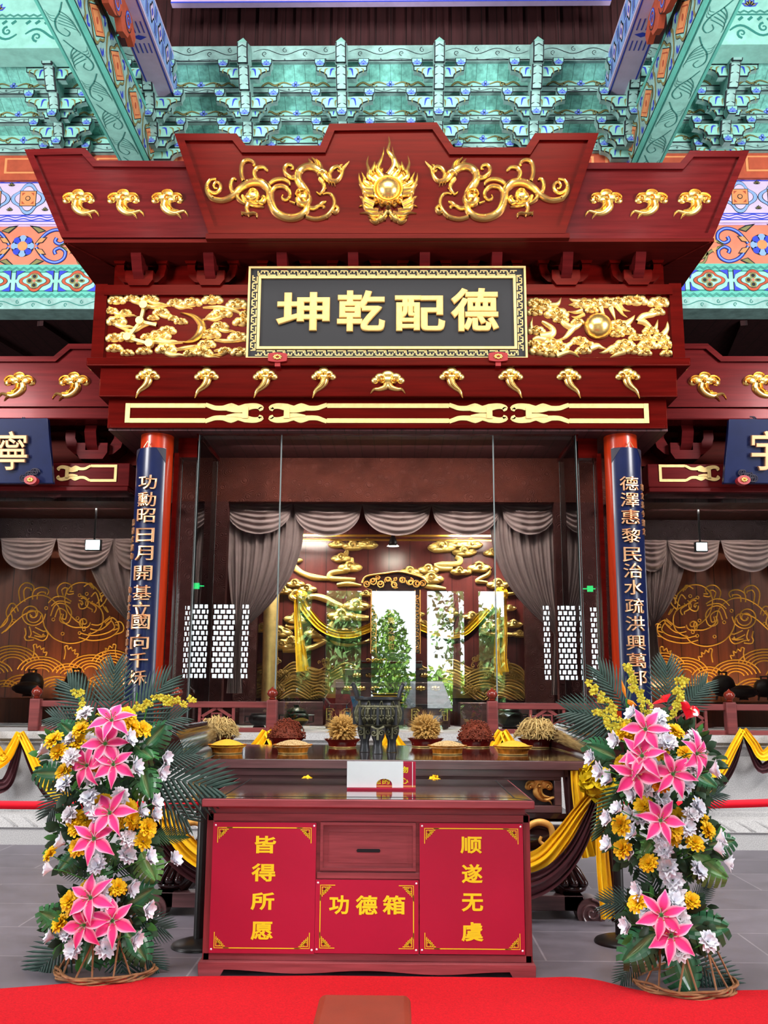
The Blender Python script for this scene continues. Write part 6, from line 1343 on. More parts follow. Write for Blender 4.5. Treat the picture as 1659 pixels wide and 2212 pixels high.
for px, f in ((1277, 1), (329, -1)):
    x = xp(px, 1968, YT0); zc_ = zp(1968, YT0)
    for yb in (YT0-.02, YT1-.3):
        g = MB().prism([(x+.10*cos(t), zc_+.10*sin(t)) for t in np.linspace(0, 2*PI, 26, endpoint=False)], yb, yb+.16); g.ridge(spiral_pts(x, zc_, .092, 2.1, PI/2, -f, 30), .010, .014, yb, sm=0); g.build('scroll_foot', table_wood, at_, sharp=35)
# ================================================================== OFFERINGS
def put_bowl(px, py, rim_px, h_px, m_, label, group):
    p = zat(px, py, ZT); x, Y = float(p[0]), float(p[1]); r = rim_px/FPX*Y/2; h = h_px/FPX*Y; Y = min(Y, 8.74-r*1.75)
    t = thing('offering_bowl', label, 'bowl', (x, Y+r*.7, ZT), group); c = (x, Y+r*.7, ZT)
    MB().lathe([(.01, 0), (.70*r, 0), (.74*r, .12*h), (.80*r, .6*h), (1.0*r, h), (1.01*r, h*1.03), (.97*r, h*1.03), (.8*r, h*.7), (.3*r, h*.55), (.01, h*.55)], c, 32).build('bowl', m_, t, sharp=40)
    MB().lathe([(.715*r, 0), (.745*r, .004), (.75*r, .12*h), (.735*r, .16*h)], c, 32).build('foot_ring', gold_dull, t)
    return c, r, h
millet = mat('yellow_millet', (.66, .42, .035), .8, var=.3, vscale=160, bump=.5, bscale=300); beige = mat('beige_grain', (.50, .34, .16), .7, var=.3, vscale=90)
wheat_m = mat('ripe_wheat', (.46, .27, .075), .7, var=.3, vscale=20); straw_m = mat('rice_straw', (.52, .36, .14), .7, var=.3, vscale=20); sorg = mat('red_sorghum', (.155, .026, .010), .7, var=.4, vscale=40)
rng = random.Random(11)
def heap(c, r, h, m_, name, label, cat, beads, hh):
    z = c[2]+h*.92; g = MB()
    g.lathe([(.94*r, -.01), (.88*r, 0), (.62*r, hh*.5), (.34*r, hh*.85), (.12*r, hh), (.004, hh*1.02)], (c[0], c[1], z), 24)
    if beads:
        for i in range(420):
            a, q = rng.uniform(0, 2*PI), math.sqrt(rng.random())*.9; zz_ = np.interp(q, [0, .12, .34, .62, .88, .94], [hh*1.02, hh, hh*.85, hh*.5, 0, -.01])
            g.ball((c[0]+r*q*cos(a), c[1]+r*q*sin(a), z+zz_), .008, .008, .007, 6, 4)
    o = g.build(name, m_, sharp=60); tag(o, label, cat, kind='stuff')
for px, py, mm, w, lab in ((485, 1629, millet, 84, 'yellow millet heap in the front bowl at the left end of the altar table'), (629, 1629, beige, 84, 'beige grain heap in the front bowl left of the wheat bowl'), (968, 1631, beige, 84, 'beige grain heap in the front bowl right of the cauldron'), (1112, 1632, millet, 84, 'yellow millet heap in the front bowl at the right end of the altar table')):
    c, r, h = put_bowl(px, py, w, 18, bowl_or, 'amber wooden bowl under the '+lab.replace(' in the front bowl', '').replace(' of the altar table', ' of the table'), 'amber bowls of grain')
    heap(c, r, h, mm, 'grain_heap', lab, 'grain', mm is beige, .045 if mm is millet else .035)
def sheaf(c, r, h, kind, label):
    z = c[2]+h*.8; g = MB(); R_ = r*1.0
    if kind == 'wheat':
        cc = (c[0], c[1], z+r*.60); R_ = r*.78
        for i in range(330):
            d = Vector((rng.gauss(0, 1), rng.gauss(0, 1)-.35, rng.gauss(0, 1)+.25)).normalized(); b = Vector(cc)+d*R_*.55; e = Vector(cc)+d*R_*rng.uniform(.95, 1.1); g.tube([b, (b+e)/2, e], [.006, .014, .004], 5)
            if i % 2 == 0: g.tube([e, e+d*.035], [.0015, .0006], 3, False)
        g.ball(cc, R_*.62)
    elif kind == 'straw':
        for i in range(520):
            a, b_ = rng.uniform(0, 2*PI), rng.random()**.6*1.35; P = Vector((c[0]+r*1.0*sin(b_)*cos(a), c[1]+r*1.0*sin(b_)*sin(a), z+.02+.145*cos(b_)*rng.uniform(.75, 1.1))); d = Vector((cos(a)+rng.gauss(0, .8), sin(a)+rng.gauss(0, .8), rng.gauss(-.35, .5))).normalized(); l = rng.uniform(.03, .065); q = Vector((rng.gauss(0, 1), rng.gauss(0, 1), rng.gauss(0, 1)))*.012
            g.tube(smooth([tuple(P-d*l), tuple(P+q), tuple(P+d*l-Vector((0, 0, .012)))], 2), [.002, .005, .0045, .002], 4)
        for i in range(90):
            a = rng.uniform(0, 2*PI); q = rng.uniform(.2, 1.25)*r; b = Vector((c[0]+rng.uniform(-.2, .2)*r, c[1]+rng.uniform(-.2, .2)*r, z+.10)); t_ = Vector((c[0]+q*cos(a)*.6, c[1]+q*sin(a)*.6, z+rng.uniform(.07, .185))); e = Vector((c[0]+q*cos(a), c[1]+q*sin(a), z+rng.uniform(.0, .11)))
            P = [b, t_, e]; g.tube(smooth([tuple(p) for p in P], 3), [.003, .004, .006, .003], 4)
        g.lathe([(r*.85, 0), (r*.7, .05), (r*.35, .09), (.01, .10)], (c[0], c[1], z), 16)
    else:
        for i in range(900):
            d = Vector((rng.gauss(0, 1), rng.gauss(0, 1), abs(rng.gauss(0, .9)))).normalized(); q = rng.uniform(.75, 1.08); p = Vector((c[0], c[1], z))+Vector((d.x*r*.95*q, d.y*r*.95*q, d.z*.17*q)); g.ball(p, .007, .007, .007, 5, 3)
            if i % 4 == 0: g.tube([Vector((c[0], c[1], z))+Vector((d.x*r*.6, d.y*r*.6, d.z*.1)), p], .003, 4, False)
        g.lathe([(r*.9, 0), (r*.75, .08), (r*.4, .135), (.01, .15)], (c[0], c[1], z), 14)
    o = g.build({'wheat': 'wheat_sheaf', 'straw': 'rice_straw', 'sorghum': 'sorghum_heads'}[kind], {'wheat': wheat_m, 'straw': straw_m, 'sorghum': sorg}[kind], sharp=60); tag(o, label, 'grain', kind='stuff')
for px, py, kind, lab in ((482, 1606, 'straw', 'behind the left millet bowl'), (627, 1607, 'sorghum', 'behind the left beige grain bowl'), (738, 1616, 'wheat', 'just left of the bronze cauldron'), (920, 1614, 'wheat', 'just right of the bronze cauldron'), (1030, 1615, 'sorghum', 'between the two right front bowls'), (1147, 1609, 'straw', 'behind the right millet bowl')):
    c, r, h = put_bowl(px, py, 78, 17, bowl_dk, f'dark red bowl of {kind} {lab}', 'dark red bowls of sheaves')
    sheaf(c, r, h, kind, {'wheat': 'tan wheat ears bursting into a ball, ', 'straw': 'pale rice straw piled in a bowl ', 'sorghum': 'red-brown sorghum heads piled in a bowl '}[kind]+lab)
# ---- bronze tripod cauldron
p = zat(817, 1628, ZT); Yd = float(p[1])+.12; dx_ = xp(817, 1560, Yd); k_ = Yd/FPX
dg = thing('bronze_cauldron', 'dark bronze three-legged ritual cauldron with mask relief, centre of the altar table', 'cauldron', (dx_, Yd, ZT))
zr = lambda r_: zp(r_, Yd, 817)
R0 = 46*k_
BP = [(1575, .01), (1573, .45), (1568, .80), (1560, .96), (1550, 1.03), (1540, 1.04), (1530, 1.0), (1522, .95), (1515, .93)]
MB().lathe([(k*R0, zr(r_)) for r_, k in BP]+[(1.08*R0, zr(1511)), (1.09*R0, zr(1506)), (.97*R0, zr(1506)), (.93*R0, zr(1520)), (.6*R0, zr(1540)), (.01, zr(1545))], (dx_, Yd, 0), 40).build('body', bronze, dg, sharp=45)
def rad_at(z): return R0*float(np.interp(z, [zr(r_) for r_, k in BP], [k for r_, k in BP]))
g = MB(); rng = random.Random(2); zm = zr(1546); hb = (zr(1528)-zr(1566))
for i in range(10):
    u0 = (i-4.5)*.30; e = 1 if i % 2 else -1
    g.ridge(spiral_pts(u0, .18*hb, .105, 1.5, .5, e, 16), .012, .012, 0, sm=0); g.ridge([(u0-.13, -.38*hb), (u0-.12, -.1*hb), (u0, -.22*hb), (u0+.1, -.12*hb), (u0+.12, -.4*hb)], .012, .010, 0, sm=4); g.ridge(spiral_pts(u0+e*.02, -.33*hb, .05, 1.3, 0, -e, 10), .009, .01, 0, sm=0)
    rect = [(u0-.11, .42*hb), (u0+.11, .42*hb), (u0+.11, .02*hb), (u0-.11, .02*hb), (u0-.11, .42*hb)]; g.ridge(rect, .009, .009, 0, sm=0)
    g.dome(u0, .2*hb, .035, .035, .016, 0, 8, 3)
for z in (-.52*hb, .54*hb): g.ridge([(-1.6+3.2*i/30, z) for i in range(31)], .010, .010, 0, sm=0)
g.xform(lambda x, y, z: (dx_+(rad_at(zm+z)-y)*sin(x), Yd-(rad_at(zm+z)-y)*cos(x), zm+z)); g.build('mask_relief', bronze_g, dg, sharp=60)
for a in (-1.57, -.0, 1.57, -.8, .8):
    x, y = dx_+R0*1.02*sin(a), Yd-R0*1.02*cos(a); MB().bar((x, y, zm-.5*hb), (x, y, zm+.5*hb), .018, .05, (sin(a), -cos(a), 0)).build('flange', bronze, dg)
for a in (-PI/2, PI/6+.0, 5*PI/6):
    lx, ly = dx_+.72*R0*cos(a), Yd+.72*R0*sin(a)
    MB().lathe([(.33*R0, zr(1570)), (.34*R0, zr(1580)), (.27*R0, zr(1592)), (.2*R0, zr(1600)), (.2*R0, zr(1612)), (.24*R0, zr(1622)), (.25*R0, ZT+.003)], (lx, ly, 0), 16).build('leg', bronze, dg, sharp=50)
    g = MB()
    for e in (-1, 1): g.ridge(spiral_pts(e*.028, 0, .026, 1.3, 0, e, 12), .007, .012, 0, sm=0)
    g.ridge([(-.05, .05), (0, .03), (.05, .05)], .01, .012, 0, sm=3); g.ridge([(0, .04), (0, -.05)], .01, .014, 0, sm=0); g.xform(lambda x, y, z: (lx+(.34*R0-y)*sin(x/(.34*R0)), ly-(.34*R0-y)*cos(x/(.34*R0)), zr(1582)+z)); g.build('leg_mask', bronze_g, dg, sharp=60)
for e, (ax_, bx2) in ((-1, (773, 763)), (1, (861, 870))):
    xa_, xb_ = xp(ax_, 1500, Yd), xp(bx2, 1480, Yd)
    m = MB(); za_, zb_ = zr(1510), zr(1480)
    for yy in (-.055, .055): m.tube([(xa_, Yd+yy, za_), (xa_+(xb_-xa_)*.35, Yd+yy, za_+(zb_-za_)*.5), (xb_, Yd+yy, zb_)], .017, 6)
    m.tube([(xb_, Yd-.06, zb_), (xb_, Yd, zb_+.008), (xb_, Yd+.06, zb_)], .018, 6); m.build('handle', bronze, dg, sharp=60)
# ================================================================== DONATION BOX
YX = 5.62; zx = lambda r_: zp(r_, YX, 796); XX = lambda a, r_=1900: xp(a, r_, YX)
bx = thing('donation_box', 'reddish rosewood donation box with three crimson posters and a slotted drawer', 'donation box', (-.04, YX, 0))
L0, L1 = XX(445), XX(1145); z1 = zx(1758); z0 = zx(2076)
m = MB(); m.box(L0, L1, YX, 6.78, z0, z1); m.build('case', box_wood, bx, bevel=.004)
m = MB(); zt_ = zx(1743); m.box(L0+.02, L1-.02, YX-.0, 6.76, z1, zt_); m.build('upper_moulding', box_wood, bx)
a, b = XX(440, 1735)-.0, XX(1152, 1735); ztop = zp(1728, YX-.06, 796)
m = MB(); m.box(a, b, YX-.06, 6.84, zt_, ztop); m.build('lid_edge', box_wood, bx, bevel=.006)
m = MB(); m.box(a+.015, b-.015, YX-.045, 6.825, ztop, ztop+.0025)
m.build('lid', table_top_m, bx)
m = MB().use(black)
for (p, q) in (((a+.10, YX+.06), (a+.10, 6.74)), ((b-.10, YX+.06), (b-.10, 6.74)), ((a+.10, YX+.06), (b-.10, YX+.06)), ((a, YX-.06), (a+.1, YX+.06)), ((b, YX-.06), (b-.1, YX+.06))): m.bar((p[0], p[1], ztop+.003), (q[0], q[1], ztop+.003), .008, .002)
m.build('lid_joint', black, bx)
for c0, c1 in ((L0-.004, L0+.035), (L1-.035, L1+.004)): MB().box(c0, c1, YX-.010, YX+.02, z0, z1).build('side_stile', box_woodz, bx, bevel=.003)
m = MB(); m.box(L0, L1, YX-.010, YX+.02, zx(1775), z1).box(XX(684), XX(908), YX-.011, YX+.02, zx(1898), zx(1884)).box(L0, L1, YX-.010, YX+.02, z0, zx(2060)); m.build('rail', box_wood, bx, bevel=.003)
# base with scalloped lower edge
l0, l1 = XX(432, 2090), XX(1154, 2090); P = [(l0, z0), (l1, z0), (l1+.004, .06), (l1-.0, .0), (l1-.12, .0)]
for i in range(21):
    t_ = i/20; x = l1-.14-(l1-l0-.28)*t_; P.append((x, .028-.018*abs(sin(PI*2*t_))*0+.018*abs(cos(PI*2*t_))**2*1.0-.01))
P += [(l0+.12, 0), (l0, 0), (l0-.004, .06)]
MB().prism(P, YX-.05, YX+.1).build('base_moulding', box_wood, bx, bevel=.006); MB().box(l0+.02, l1-.02, YX+.08, 6.8, .002, z0).build('base', box_wood, bx)
# drawer
d0, d1, dz0, dz1 = XX(692, 1830), XX(898, 1830), zx(1880), zx(1776)
dr = MB().box(d0, d1, YX-.006, YX+.05, dz0, dz1).build('drawer', box_wood, bx, bevel=.003)
m = MB(); rect_ring(m, d0, d1, dz0, dz1, .016, YX-.016, YX); rect_ring(m, d0+.045, d1-.045, dz0+.04, dz1-.05, .003, YX-.0075, YX); m.build('drawer_frame', box_wood, dr)
sl = xz(796, 1837, YX); MB().prism([(sl[0]+x, sl[1]+z) for x, z in ((-.062, -.009), (.062, -.009), (.068, 0), (.062, .009), (-.062, .009), (-.068, 0))], YX-.009, YX).build('slot', black, dr)
def key_corner(m, x, z, sx, sz, y, s=.055):
    f = lambda L_: m.line([(x+sx*a*s, z+sz*b*s) for a, b in L_], .0042, y)
    f([(0, 1.5), (0, 0), (1.5, 0)]); f([(.18, 1.1), (.18, .18), (1.1, .18)]); f([(.18, .75), (.55, .75), (.55, .18)]); f([(.75, .18), (.75, .55), (.18, .55)]); f([(.36, .36), (.36, .9), (.1, .9)]); f([(.36, .36), (.9, .36), (.9, .1)]); f([(.36, .36), (.62, .36), (.62, .62), (.36, .62), (.36, .36)])
def poster_part(q, name, chars, lines, label):
    P = [xz(a, b, YX) for a, b in q]; x0, x1, zz0, zz1 = (P[0][0]+P[3][0])/2, (P[1][0]+P[2][0])/2, (P[2][1]+P[3][1])/2, (P[0][1]+P[1][1])/2
    y = YX-.016
    po = MB().box(x0, x1, y, YX+.0, zz0, zz1).build(name, poster, bx); po['label'] = label
    e = .028; yy = y-.0015
    for sx, x in ((1, x0+e), (-1, x1-e)):
        for sz, z in ((1, zz0+e), (-1, zz1-e)): m = MB(); key_corner(m, x, z, sx, sz, yy); m.build('corner_ornament', poster_y, po)
    if 'h' in lines:
        for z in (zz0+e, zz1-e): MB().line([(x0+e+.05, z), (x1-e-.05, z)], .005, yy).build('border', poster_y, po)
    if 'v' in lines:
        for x in (x0+e, x1-e): MB().line([(x, zz0+e+.05), (x, zz1-e-.05)], .005, yy).build('border', poster_y, po)
    for ch, (a, b, c, d) in chars:
        p, q_ = xz(a, b, YX), xz(c, d, YX); g = MB(); put_glyph(g, ch, (p[0]+q_[0])/2, (p[1]+q_[1])/2, q_[0]-p[0], p[1]-q_[1], y, .002, .026, 0.0); g.build('character', poster_y, po, sharp=None)
    for x, z in ((x0+.012, zz0+.02), (x1-.014, zz0+.02), (x0+.014, zz1-.016), (x1-.012, zz1-.016)): MB().dome(x, z, .006, .006, .003, y, 8, 2).build('pin', paper_w, po)
f_ = lambda L_: [(c, (380+a/1.975, 1640+b/1.975, 380+d/1.975, 1640+e/1.975)) for c, a, b, d, e in L_]
poster_part(((463, 1776), (685, 1776), (678, 2058), (451, 2058)), 'poster', f_([('皆', 338, 325, 428, 400), ('得', 325, 442, 425, 520), ('所', 322, 565, 420, 642), ('愿', 322, 690, 415, 770)]), 'h', 'crimson poster reading 皆得所愿')
poster_part(((907, 1778), (1129, 1778), (1133, 2060), (906, 2060)), 'poster', f_([('顺', 1212, 328, 1305, 402), ('遂', 1218, 445, 1308, 528), ('无', 1217, 570, 1310, 648), ('虞', 1217, 692, 1312, 775)]), 'h', 'crimson poster reading 顺遂无虞')
poster_part(((683, 1900), (904, 1900), (904, 2059), (679, 2058)), 'poster', f_([('功', 655, 578, 738, 660), ('德', 768, 578, 860, 662), ('箱', 882, 578, 978, 660)]), 'v', 'crimson poster reading 功德箱')
# sign standing on the box
p = zat(822, 1707, ztop); Ys_ = float(p[1]); sg = thing('notice_stand', 'small crimson notice mostly covered by white paper, standing on the donation box', 'sign', (float(p[0]), Ys_, ztop))
S = lambda a, b: xz(a, b, Ys_)
x0, x1, zz0, zz1 = S(750, 1700)[0], S(898, 1700)[0], ztop+.004, S(800, 1645)[1]
MB().box(x0, x1, Ys_, Ys_+.02, zz0, zz1).build('notice', poster, sg, bevel=.002); MB().box(x0-.0, x1, Ys_-.03, Ys_+.05, ztop+.0026, ztop+.012).build('foot', poster, sg)
xw = S(871, 1700)[0]; n0, n1 = S(813, 1700)[0], S(847, 1700)[0]; zn = S(830, 1682)[1]; zz0w = zz0+.012
P = [(x0-.002, zz0w), (n0, zz0w)]+[((n0+n1)/2-(n1-n0)/2*cos(t), zz0w+.02+(zn-zz0w-.02)*sin(t)) for t in np.linspace(0, PI, 10)]+[(n1, zz0w), (xw, zz0w), (xw, zz1+.002), (x0-.002, zz1+.002)]
MB().prism(P, Ys_-.006, Ys_-.001).build('paper', paper_w, sg)
m = MB(); m.line([(x1-.02, zz0+.015), (x1-.02, zz1)], .004, Ys_-.003); m.build('strip', paper_w, sg)
m = MB(); m.line([(x0, zz0+.02), (x1, zz0+.02)], .012, Ys_-.0008); m.build('gilt_line', orange_p, sg)
for ch, (a, b, c, d) in (('物', (863, 1655, 882, 1670)), ('心', (865, 1680, 882, 1693)), ('的', (826, 1682, 842, 1694)), ('您', (807, 1682, 823, 1694))):
    q, r_ = S(a, b), S(c, d); g = MB(); put_glyph(g, ch, (q[0]+r_[0])/2, (q[1]+r_[1])/2, r_[0]-q[0], q[1]-r_[1], Ys_, .001, .02, 0.0); g.build('character', poster_y, sg, sharp=None)
# ================================================================== STANCHIONS AND BELTS
def stanchion(px, pbase, ptop, word):
    p = zat(px, pbase, 0); x, Y = float(p[0]), float(p[1]); zt_ = zp(ptop, Y, px)
    t = thing('stanchion', f'black barrier post with a round base, {word}', 'barrier post', (x, Y, 0), 'barrier posts')
    MB().lathe([(.01, .05), (.06, .048), (.11, .035), (.155, .02), (.165, .008), (.165, 0)][::-1], (x, Y, 0), 32).build('base', stanchion_m, t, sharp=40)
    MB().lathe([(.031, .04), (.031, zt_), (.026, zt_+.008), (.01, zt_+.01)], (x, Y, 0), 20).build('pole', stanchion_m, t, sharp=40)
    MB().box(x-.006, x+.006, Y-.036, Y-.026, zt_-.12, zt_-.01).build('belt_slot', black, t)
    MB().lathe([(.034, .045), (.05, .046), (.055, .044)], (x, Y, 0), 20).build('collar', mat('bare_rust', (.22, .09, .06), .8, var=.5, vscale=30) if 'bare_rust' not in MATS else MATS['bare_rust'], t)
    return x, Y, zt_
sxl, syl, szl = stanchion(428, 2044, 1719, 'left of the donation box'); sxr, syr, szr = stanchion(1341, 2036, 1722, 'right of the donation box behind the flower stand')
def belt(x0, x1, y0, y1, z0, z1, label):
    g = MB(); n_ = 24
    f = lambda u, v: (x0+(x1-x0)*u, y0+(y1-y0)*u-.0, (z0+(z1-z0)*u)-.03*sin(PI*u)*.4-.05*v)
    g.sheet(f, n_, 1); o = g.build('barrier_belt', red_belt); so = o.modifiers.new('thickness', 'SOLIDIFY'); so.thickness = .003; tag(o, label, 'barrier belt', 'barrier belts')
zb_ = zp(1728, syl, 300)
belt(sxl-.03, xp(-260, 1735, syl), syl, syl, zb_, zb_, 'red barrier belt stretching left from the left barrier post')
belt(sxr+.03, xp(1930, 1735, syr), syr, syr+.1, zp(1732, syr, 1360), zp(1716, syr, 1800), 'red barrier belt stretching right from the right barrier post')
# ================================================================== SATIN SASHES
def sashes(name, label, group, loc, pieces, Y):
    t = thing(name, label, 'sash', loc, group)
    for pts, w0, w1, m_, dy, folds in pieces:
        sash([xz(a, b, Y+dy) for a, b in pts], w0, w1, Y+dy, m_, 'yellow_cloth' if m_ is yellow_c else 'maroon_cloth', t, folds, .02)
    return t
Yp_ = 9.90
sashes('satin_festoon', 'yellow and maroon sash pinned in peaks on the granite plinth at the left', 'sashes on the plinth', (-3.6, Yp_, 1), [([(46, 1582), (66, 1620), (92, 1672), (125, 1712), (172, 1738)], .07, .15, yellow_c, -.02, 3), ([(47, 1588), (70, 1650), (100, 1705), (140, 1745)], .05, .11, maroon_c, .02, 3), ([(44, 1582), (30, 1612), (12, 1640), (-30, 1662)], .07, .14, yellow_c, -.02, 3), ([(46, 1588), (36, 1640), (18, 1690), (-10, 1700)], .05, .16, maroon_c, .02, 3), ([(-70, 1560), (-30, 1590), (12, 1640)], .12, .10, yellow_c, -.03, 3)], Yp_)
sashes('satin_festoon', 'yellow and maroon sash pinned in peaks on the granite plinth at the right', 'sashes on the plinth', (3.6, Yp_, 1), [([(1603, 1576), (1583, 1612), (1556, 1662), (1520, 1706), (1492, 1722)], .07, .13, yellow_c, -.02, 3), ([(1601, 1582), (1585, 1640), (1558, 1686), (1515, 1722)], .05, .11, maroon_c, .02, 3), ([(1604, 1576), (1625, 1605), (1648, 1632), (1690, 1590)], .07, .12, yellow_c, -.02, 3), ([(1606, 1582), (1622, 1625), (1644, 1660), (1680, 1630)], .05, .12, maroon_c, .02, 3)], Yp_)
for px, word in ((577, 'left railing'), (842, 'bronze cauldron'), (1084, 'right railing')):
    sashes('satin_festoon', f'small peak of yellow satin on the plinth behind the {word}', 'sash peaks behind the table', (xp(px, 1590, Yp_), Yp_, 1), [([(px-2, 1579), (px-16, 1604), (px-34, 1630)], .08, .14, yellow_c, -.02, 2), ([(px+2, 1579), (px+16, 1604), (px+34, 1630)], .08, .14, yellow_c, -.02, 2), ([(px, 1588), (px, 1610), (px, 1630)], .05, .12, maroon_c, .02, 2)], Yp_)
Yt_ = 6.86
ts = sashes('satin_festoon', 'yellow and maroon sash hanging below the left end of the altar table', 'sashes on the altar table', (-1.5, Yt_, .8), [([(330, 1735), (360, 1760), (392, 1810), (425, 1842), (470, 1862), (560, 1880)], .12, .16, yellow_c, -.05, 4), ([(318, 1735), (345, 1800), (385, 1850), (440, 1885), (520, 1905)], .10, .17, maroon_c, .0, 4)], Yt_)
t2 = sashes('satin_festoon', 'yellow and maroon sash with a big yellow rosette at the altar table right end', 'sashes on the altar table', (1.5, Yt_, .8), [([(1282, 1712), (1250, 1755), (1212, 1810), (1168, 1858), (1105, 1880), (1040, 1885)], .07, .24, yellow_c, -.04, 4), ([(1290, 1716), (1272, 1770), (1238, 1838), (1190, 1890), (1130, 1915), (1050, 1920)], .06, .20, maroon_c, -.07, 4), ([(1300, 1722), (1297, 1800), (1301, 1880), (1312, 1984)], .07, .10, yellow_c, -.09, 3), ([(1318, 1720), (1316, 1800), (1322, 1900), (1326, 1990)], .05, .05, maroon_c, -.05, 2), ([(1246, 1664), (1250, 1710), (1262, 1790), (1275, 1850)], .10, .13, yellow_c, .12, 3), ([(1225, 1664), (1230, 1760)], .08, .06, maroon_c, .14, 2)], Yt_)
c = at(1293, 1686, Yt_-.10); pom(tuple(map(float, c)), .145, t2, 'rosette', tulle, 8)
for px, word in ((664, 'left'), (938, 'right')):
    c = at(px, 1683, YT0+.02); pom((float(c[0]), YT0-.0, float(c[2])-.02), .052, None, 'satin_rosette', yellow_c, px)
    tag(bpy.data.objects[[o.name for o in bpy.data.objects if o.name.startswith('satin_rosette')][-1]], f'small yellow rosette on the altar table front, {word} of the white notice', 'rosette', 'small rosettes')
# ================================================================== CARPET AND KNEELER
edge = [(-500, 2160), (-200, 2150), (0, 2137), (131, 2127), (241, 2117), (362, 2112), (460, 2110), (560, 2110), (700, 2107), (850, 2106), (1000, 2108), (1150, 2111), (1230, 2112), (1288, 2118), (1360, 2136), (1420, 2148), (1450, 2152), (1514, 2154), (1557, 2143), (1659, 2140), (1900, 2140)]
P = [zat(a, b, .008)[:2] for a, b in edge]; P = [(float(a), min(float(b), YX-.055) if -1 < a < 1 else float(b)) for a, b in P]; P = smooth(P, 4); g = MB(); n_ = len(P)
g.add([(x, y, .012) for x, y in P]+[(x, 2.6, .012) for x, y in P]+[(x, y, 0.0005) for x, y in P], [(i, i+n_, i+1+n_, i+1) for i in range(n_-1)]+[(i, i+1, 2*n_+i+1, 2*n_+i) for i in range(n_-1)])
tag(g.build('red_carpet', carpet_m), 'bright red carpet with a wavy edge in front of the donation box', 'carpet')
p0, p1 = zat(690, 2142, .28), zat(887, 2142, .28); x0, x1, yb = float(p0[0]), float(p1[0]), float(p0[1])
kn = thing('kneeler', 'brown leatherette kneeling stool on the red carpet', 'kneeling stool', ((x0+x1)/2, yb-.3, .012))
m = MB(); m.box(x0, x1, yb-.62, yb, .17, .275); o = m.build('cushion', leather, kn); bv = o.modifiers.new('round', 'BEVEL'); bv.width = .03; bv.segments = 4
m = MB(); m.box(x0+.03, x1-.03, yb-.59, yb-.03, .012, .18); m.build('stool_base', box_wood, kn)
# ================================================================== FLOWER STANDS
def vmesh(name, mb, cols, m, sharp=60):
    """mesh with a painted colour pattern stored per vertex"""
    me = mb.mesh(name, m, sharp); ca = me.color_attributes.new('petal', 'FLOAT_COLOR', 'POINT')
    ca.data.foreach_set('color', [q for c in cols for q in (*c, 1.0)]); return me
petal_m = mat('petal', (.8, .8, .8), .55, attr='petal', sub=0.0); leaf_m = mat('leaf', (.1, .3, .1), .32, attr='petal', coat=.2); palm_m = mat('palm_leaf', (.030, .062, .050), .5, var=.3, vscale=8); palm_b = mat('fresh_palm_leaf', (.04, .115, .045), .45, var=.3, vscale=8)
dark_leaf = mat('dark_leaf', (.026, .062, .028), .45, var=.45, vscale=10); fresh_leaf = mat('fresh_leaf', (.05, .19, .035), .4, var=.3, vscale=9); wick = mat('wicker', (.27, .12, .05), .6, var=.4, vscale=20); wick_d = mat('dark_wicker', (.13, .055, .025), .65, var=.4, vscale=20)
stem_g = mat('green_stem', (.05, .22, .04), .5)
def petal(mb, cols, L_, W, az, tilt0, curl, base, fcol, nu=4, nv=7, z0=0.0, cup=.25, shape=None, r0=0.0):
    """one petal: radial direction az (in the flower's face), rising by tilt, curling back"""
    b = len(mb.v); ca, sa = cos(az), sin(az)
    for j in range(nv+1):
        v = j/nv; w = W*(shape(v) if shape else sin(PI*min(1, v*.93+.07))**.8); a = tilt0-curl*v; 
        rad = r0+L_*(v*cos(tilt0-curl*v*.5)); h = z0+L_*v*sin(tilt0-curl*v*.6)
        for i in range(nu+1):
            u = i/nu*2-1; hh = h+cup*w*abs(u)**2; x = rad; y = u*w
            mb.v.append((x*ca-y*sa, x*sa+y*ca, hh)); cols.append(fcol(abs(u), v))
    for j in range(nv):
        for i in range(nu):
            k = b+j*(nu+1)+i; mb.f.append((k, k+1, k+nu+2, k+nu+1)); mb.mi.append(0)
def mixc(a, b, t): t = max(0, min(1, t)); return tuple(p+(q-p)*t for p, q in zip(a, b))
PINK, PALE, HOT = (.84, .045, .26), (.95, .72, .80), (.72, .015, .12)
def lily_mesh(seed):
    rng = random.Random(seed); m = MB(); c = []
    fc = lambda u, v: mixc(mixc(HOT, PINK, v*1.4), PALE, max(0, (u-.78)*3.2)+max(0, (v-.92)*5)+max(0, (.10-v)*4))
    for k in range(6):
        petal(m, c, .142*rng.uniform(.93, 1.05), .037 if k % 2 else .029, k*PI/3+rng.uniform(-.08, .08), .55, 1.05+rng.uniform(-.12, .15), 0, fc, 4, 8, -.003*(k % 2), .22, lambda v: (sin(PI*min(1, v*.80+.10))**.9)*(1-max(0, v-.55)*1.75), .004)
    return vmesh('lily', m, c, petal_m)
def stamen_mesh():
    m = MB(); m.use(stem_g)
    for k in range(6):
        a = k*PI/3+.4; m.tube([(0, 0, 0), (.015*cos(a), .015*sin(a), .03), (.03*cos(a), .03*sin(a), .052)], .0015, 4)
    m.tube([(0, 0, 0), (.004, .003, .06)], .0025, 5)
    m.use(mat('lily_anther', (.42, .10, .02), .6) if 'lily_anther' not in MATS else MATS['lily_anther'])
    for k in range(6): a = k*PI/3+.4; m.ball((.031*cos(a), .031*sin(a), .053), .006, .003, .003, 6, 4)
    m.use(stem_g); m.ball((.0, .0, .006), .011, .011, .008, 8, 4); return m.mesh('stamen')
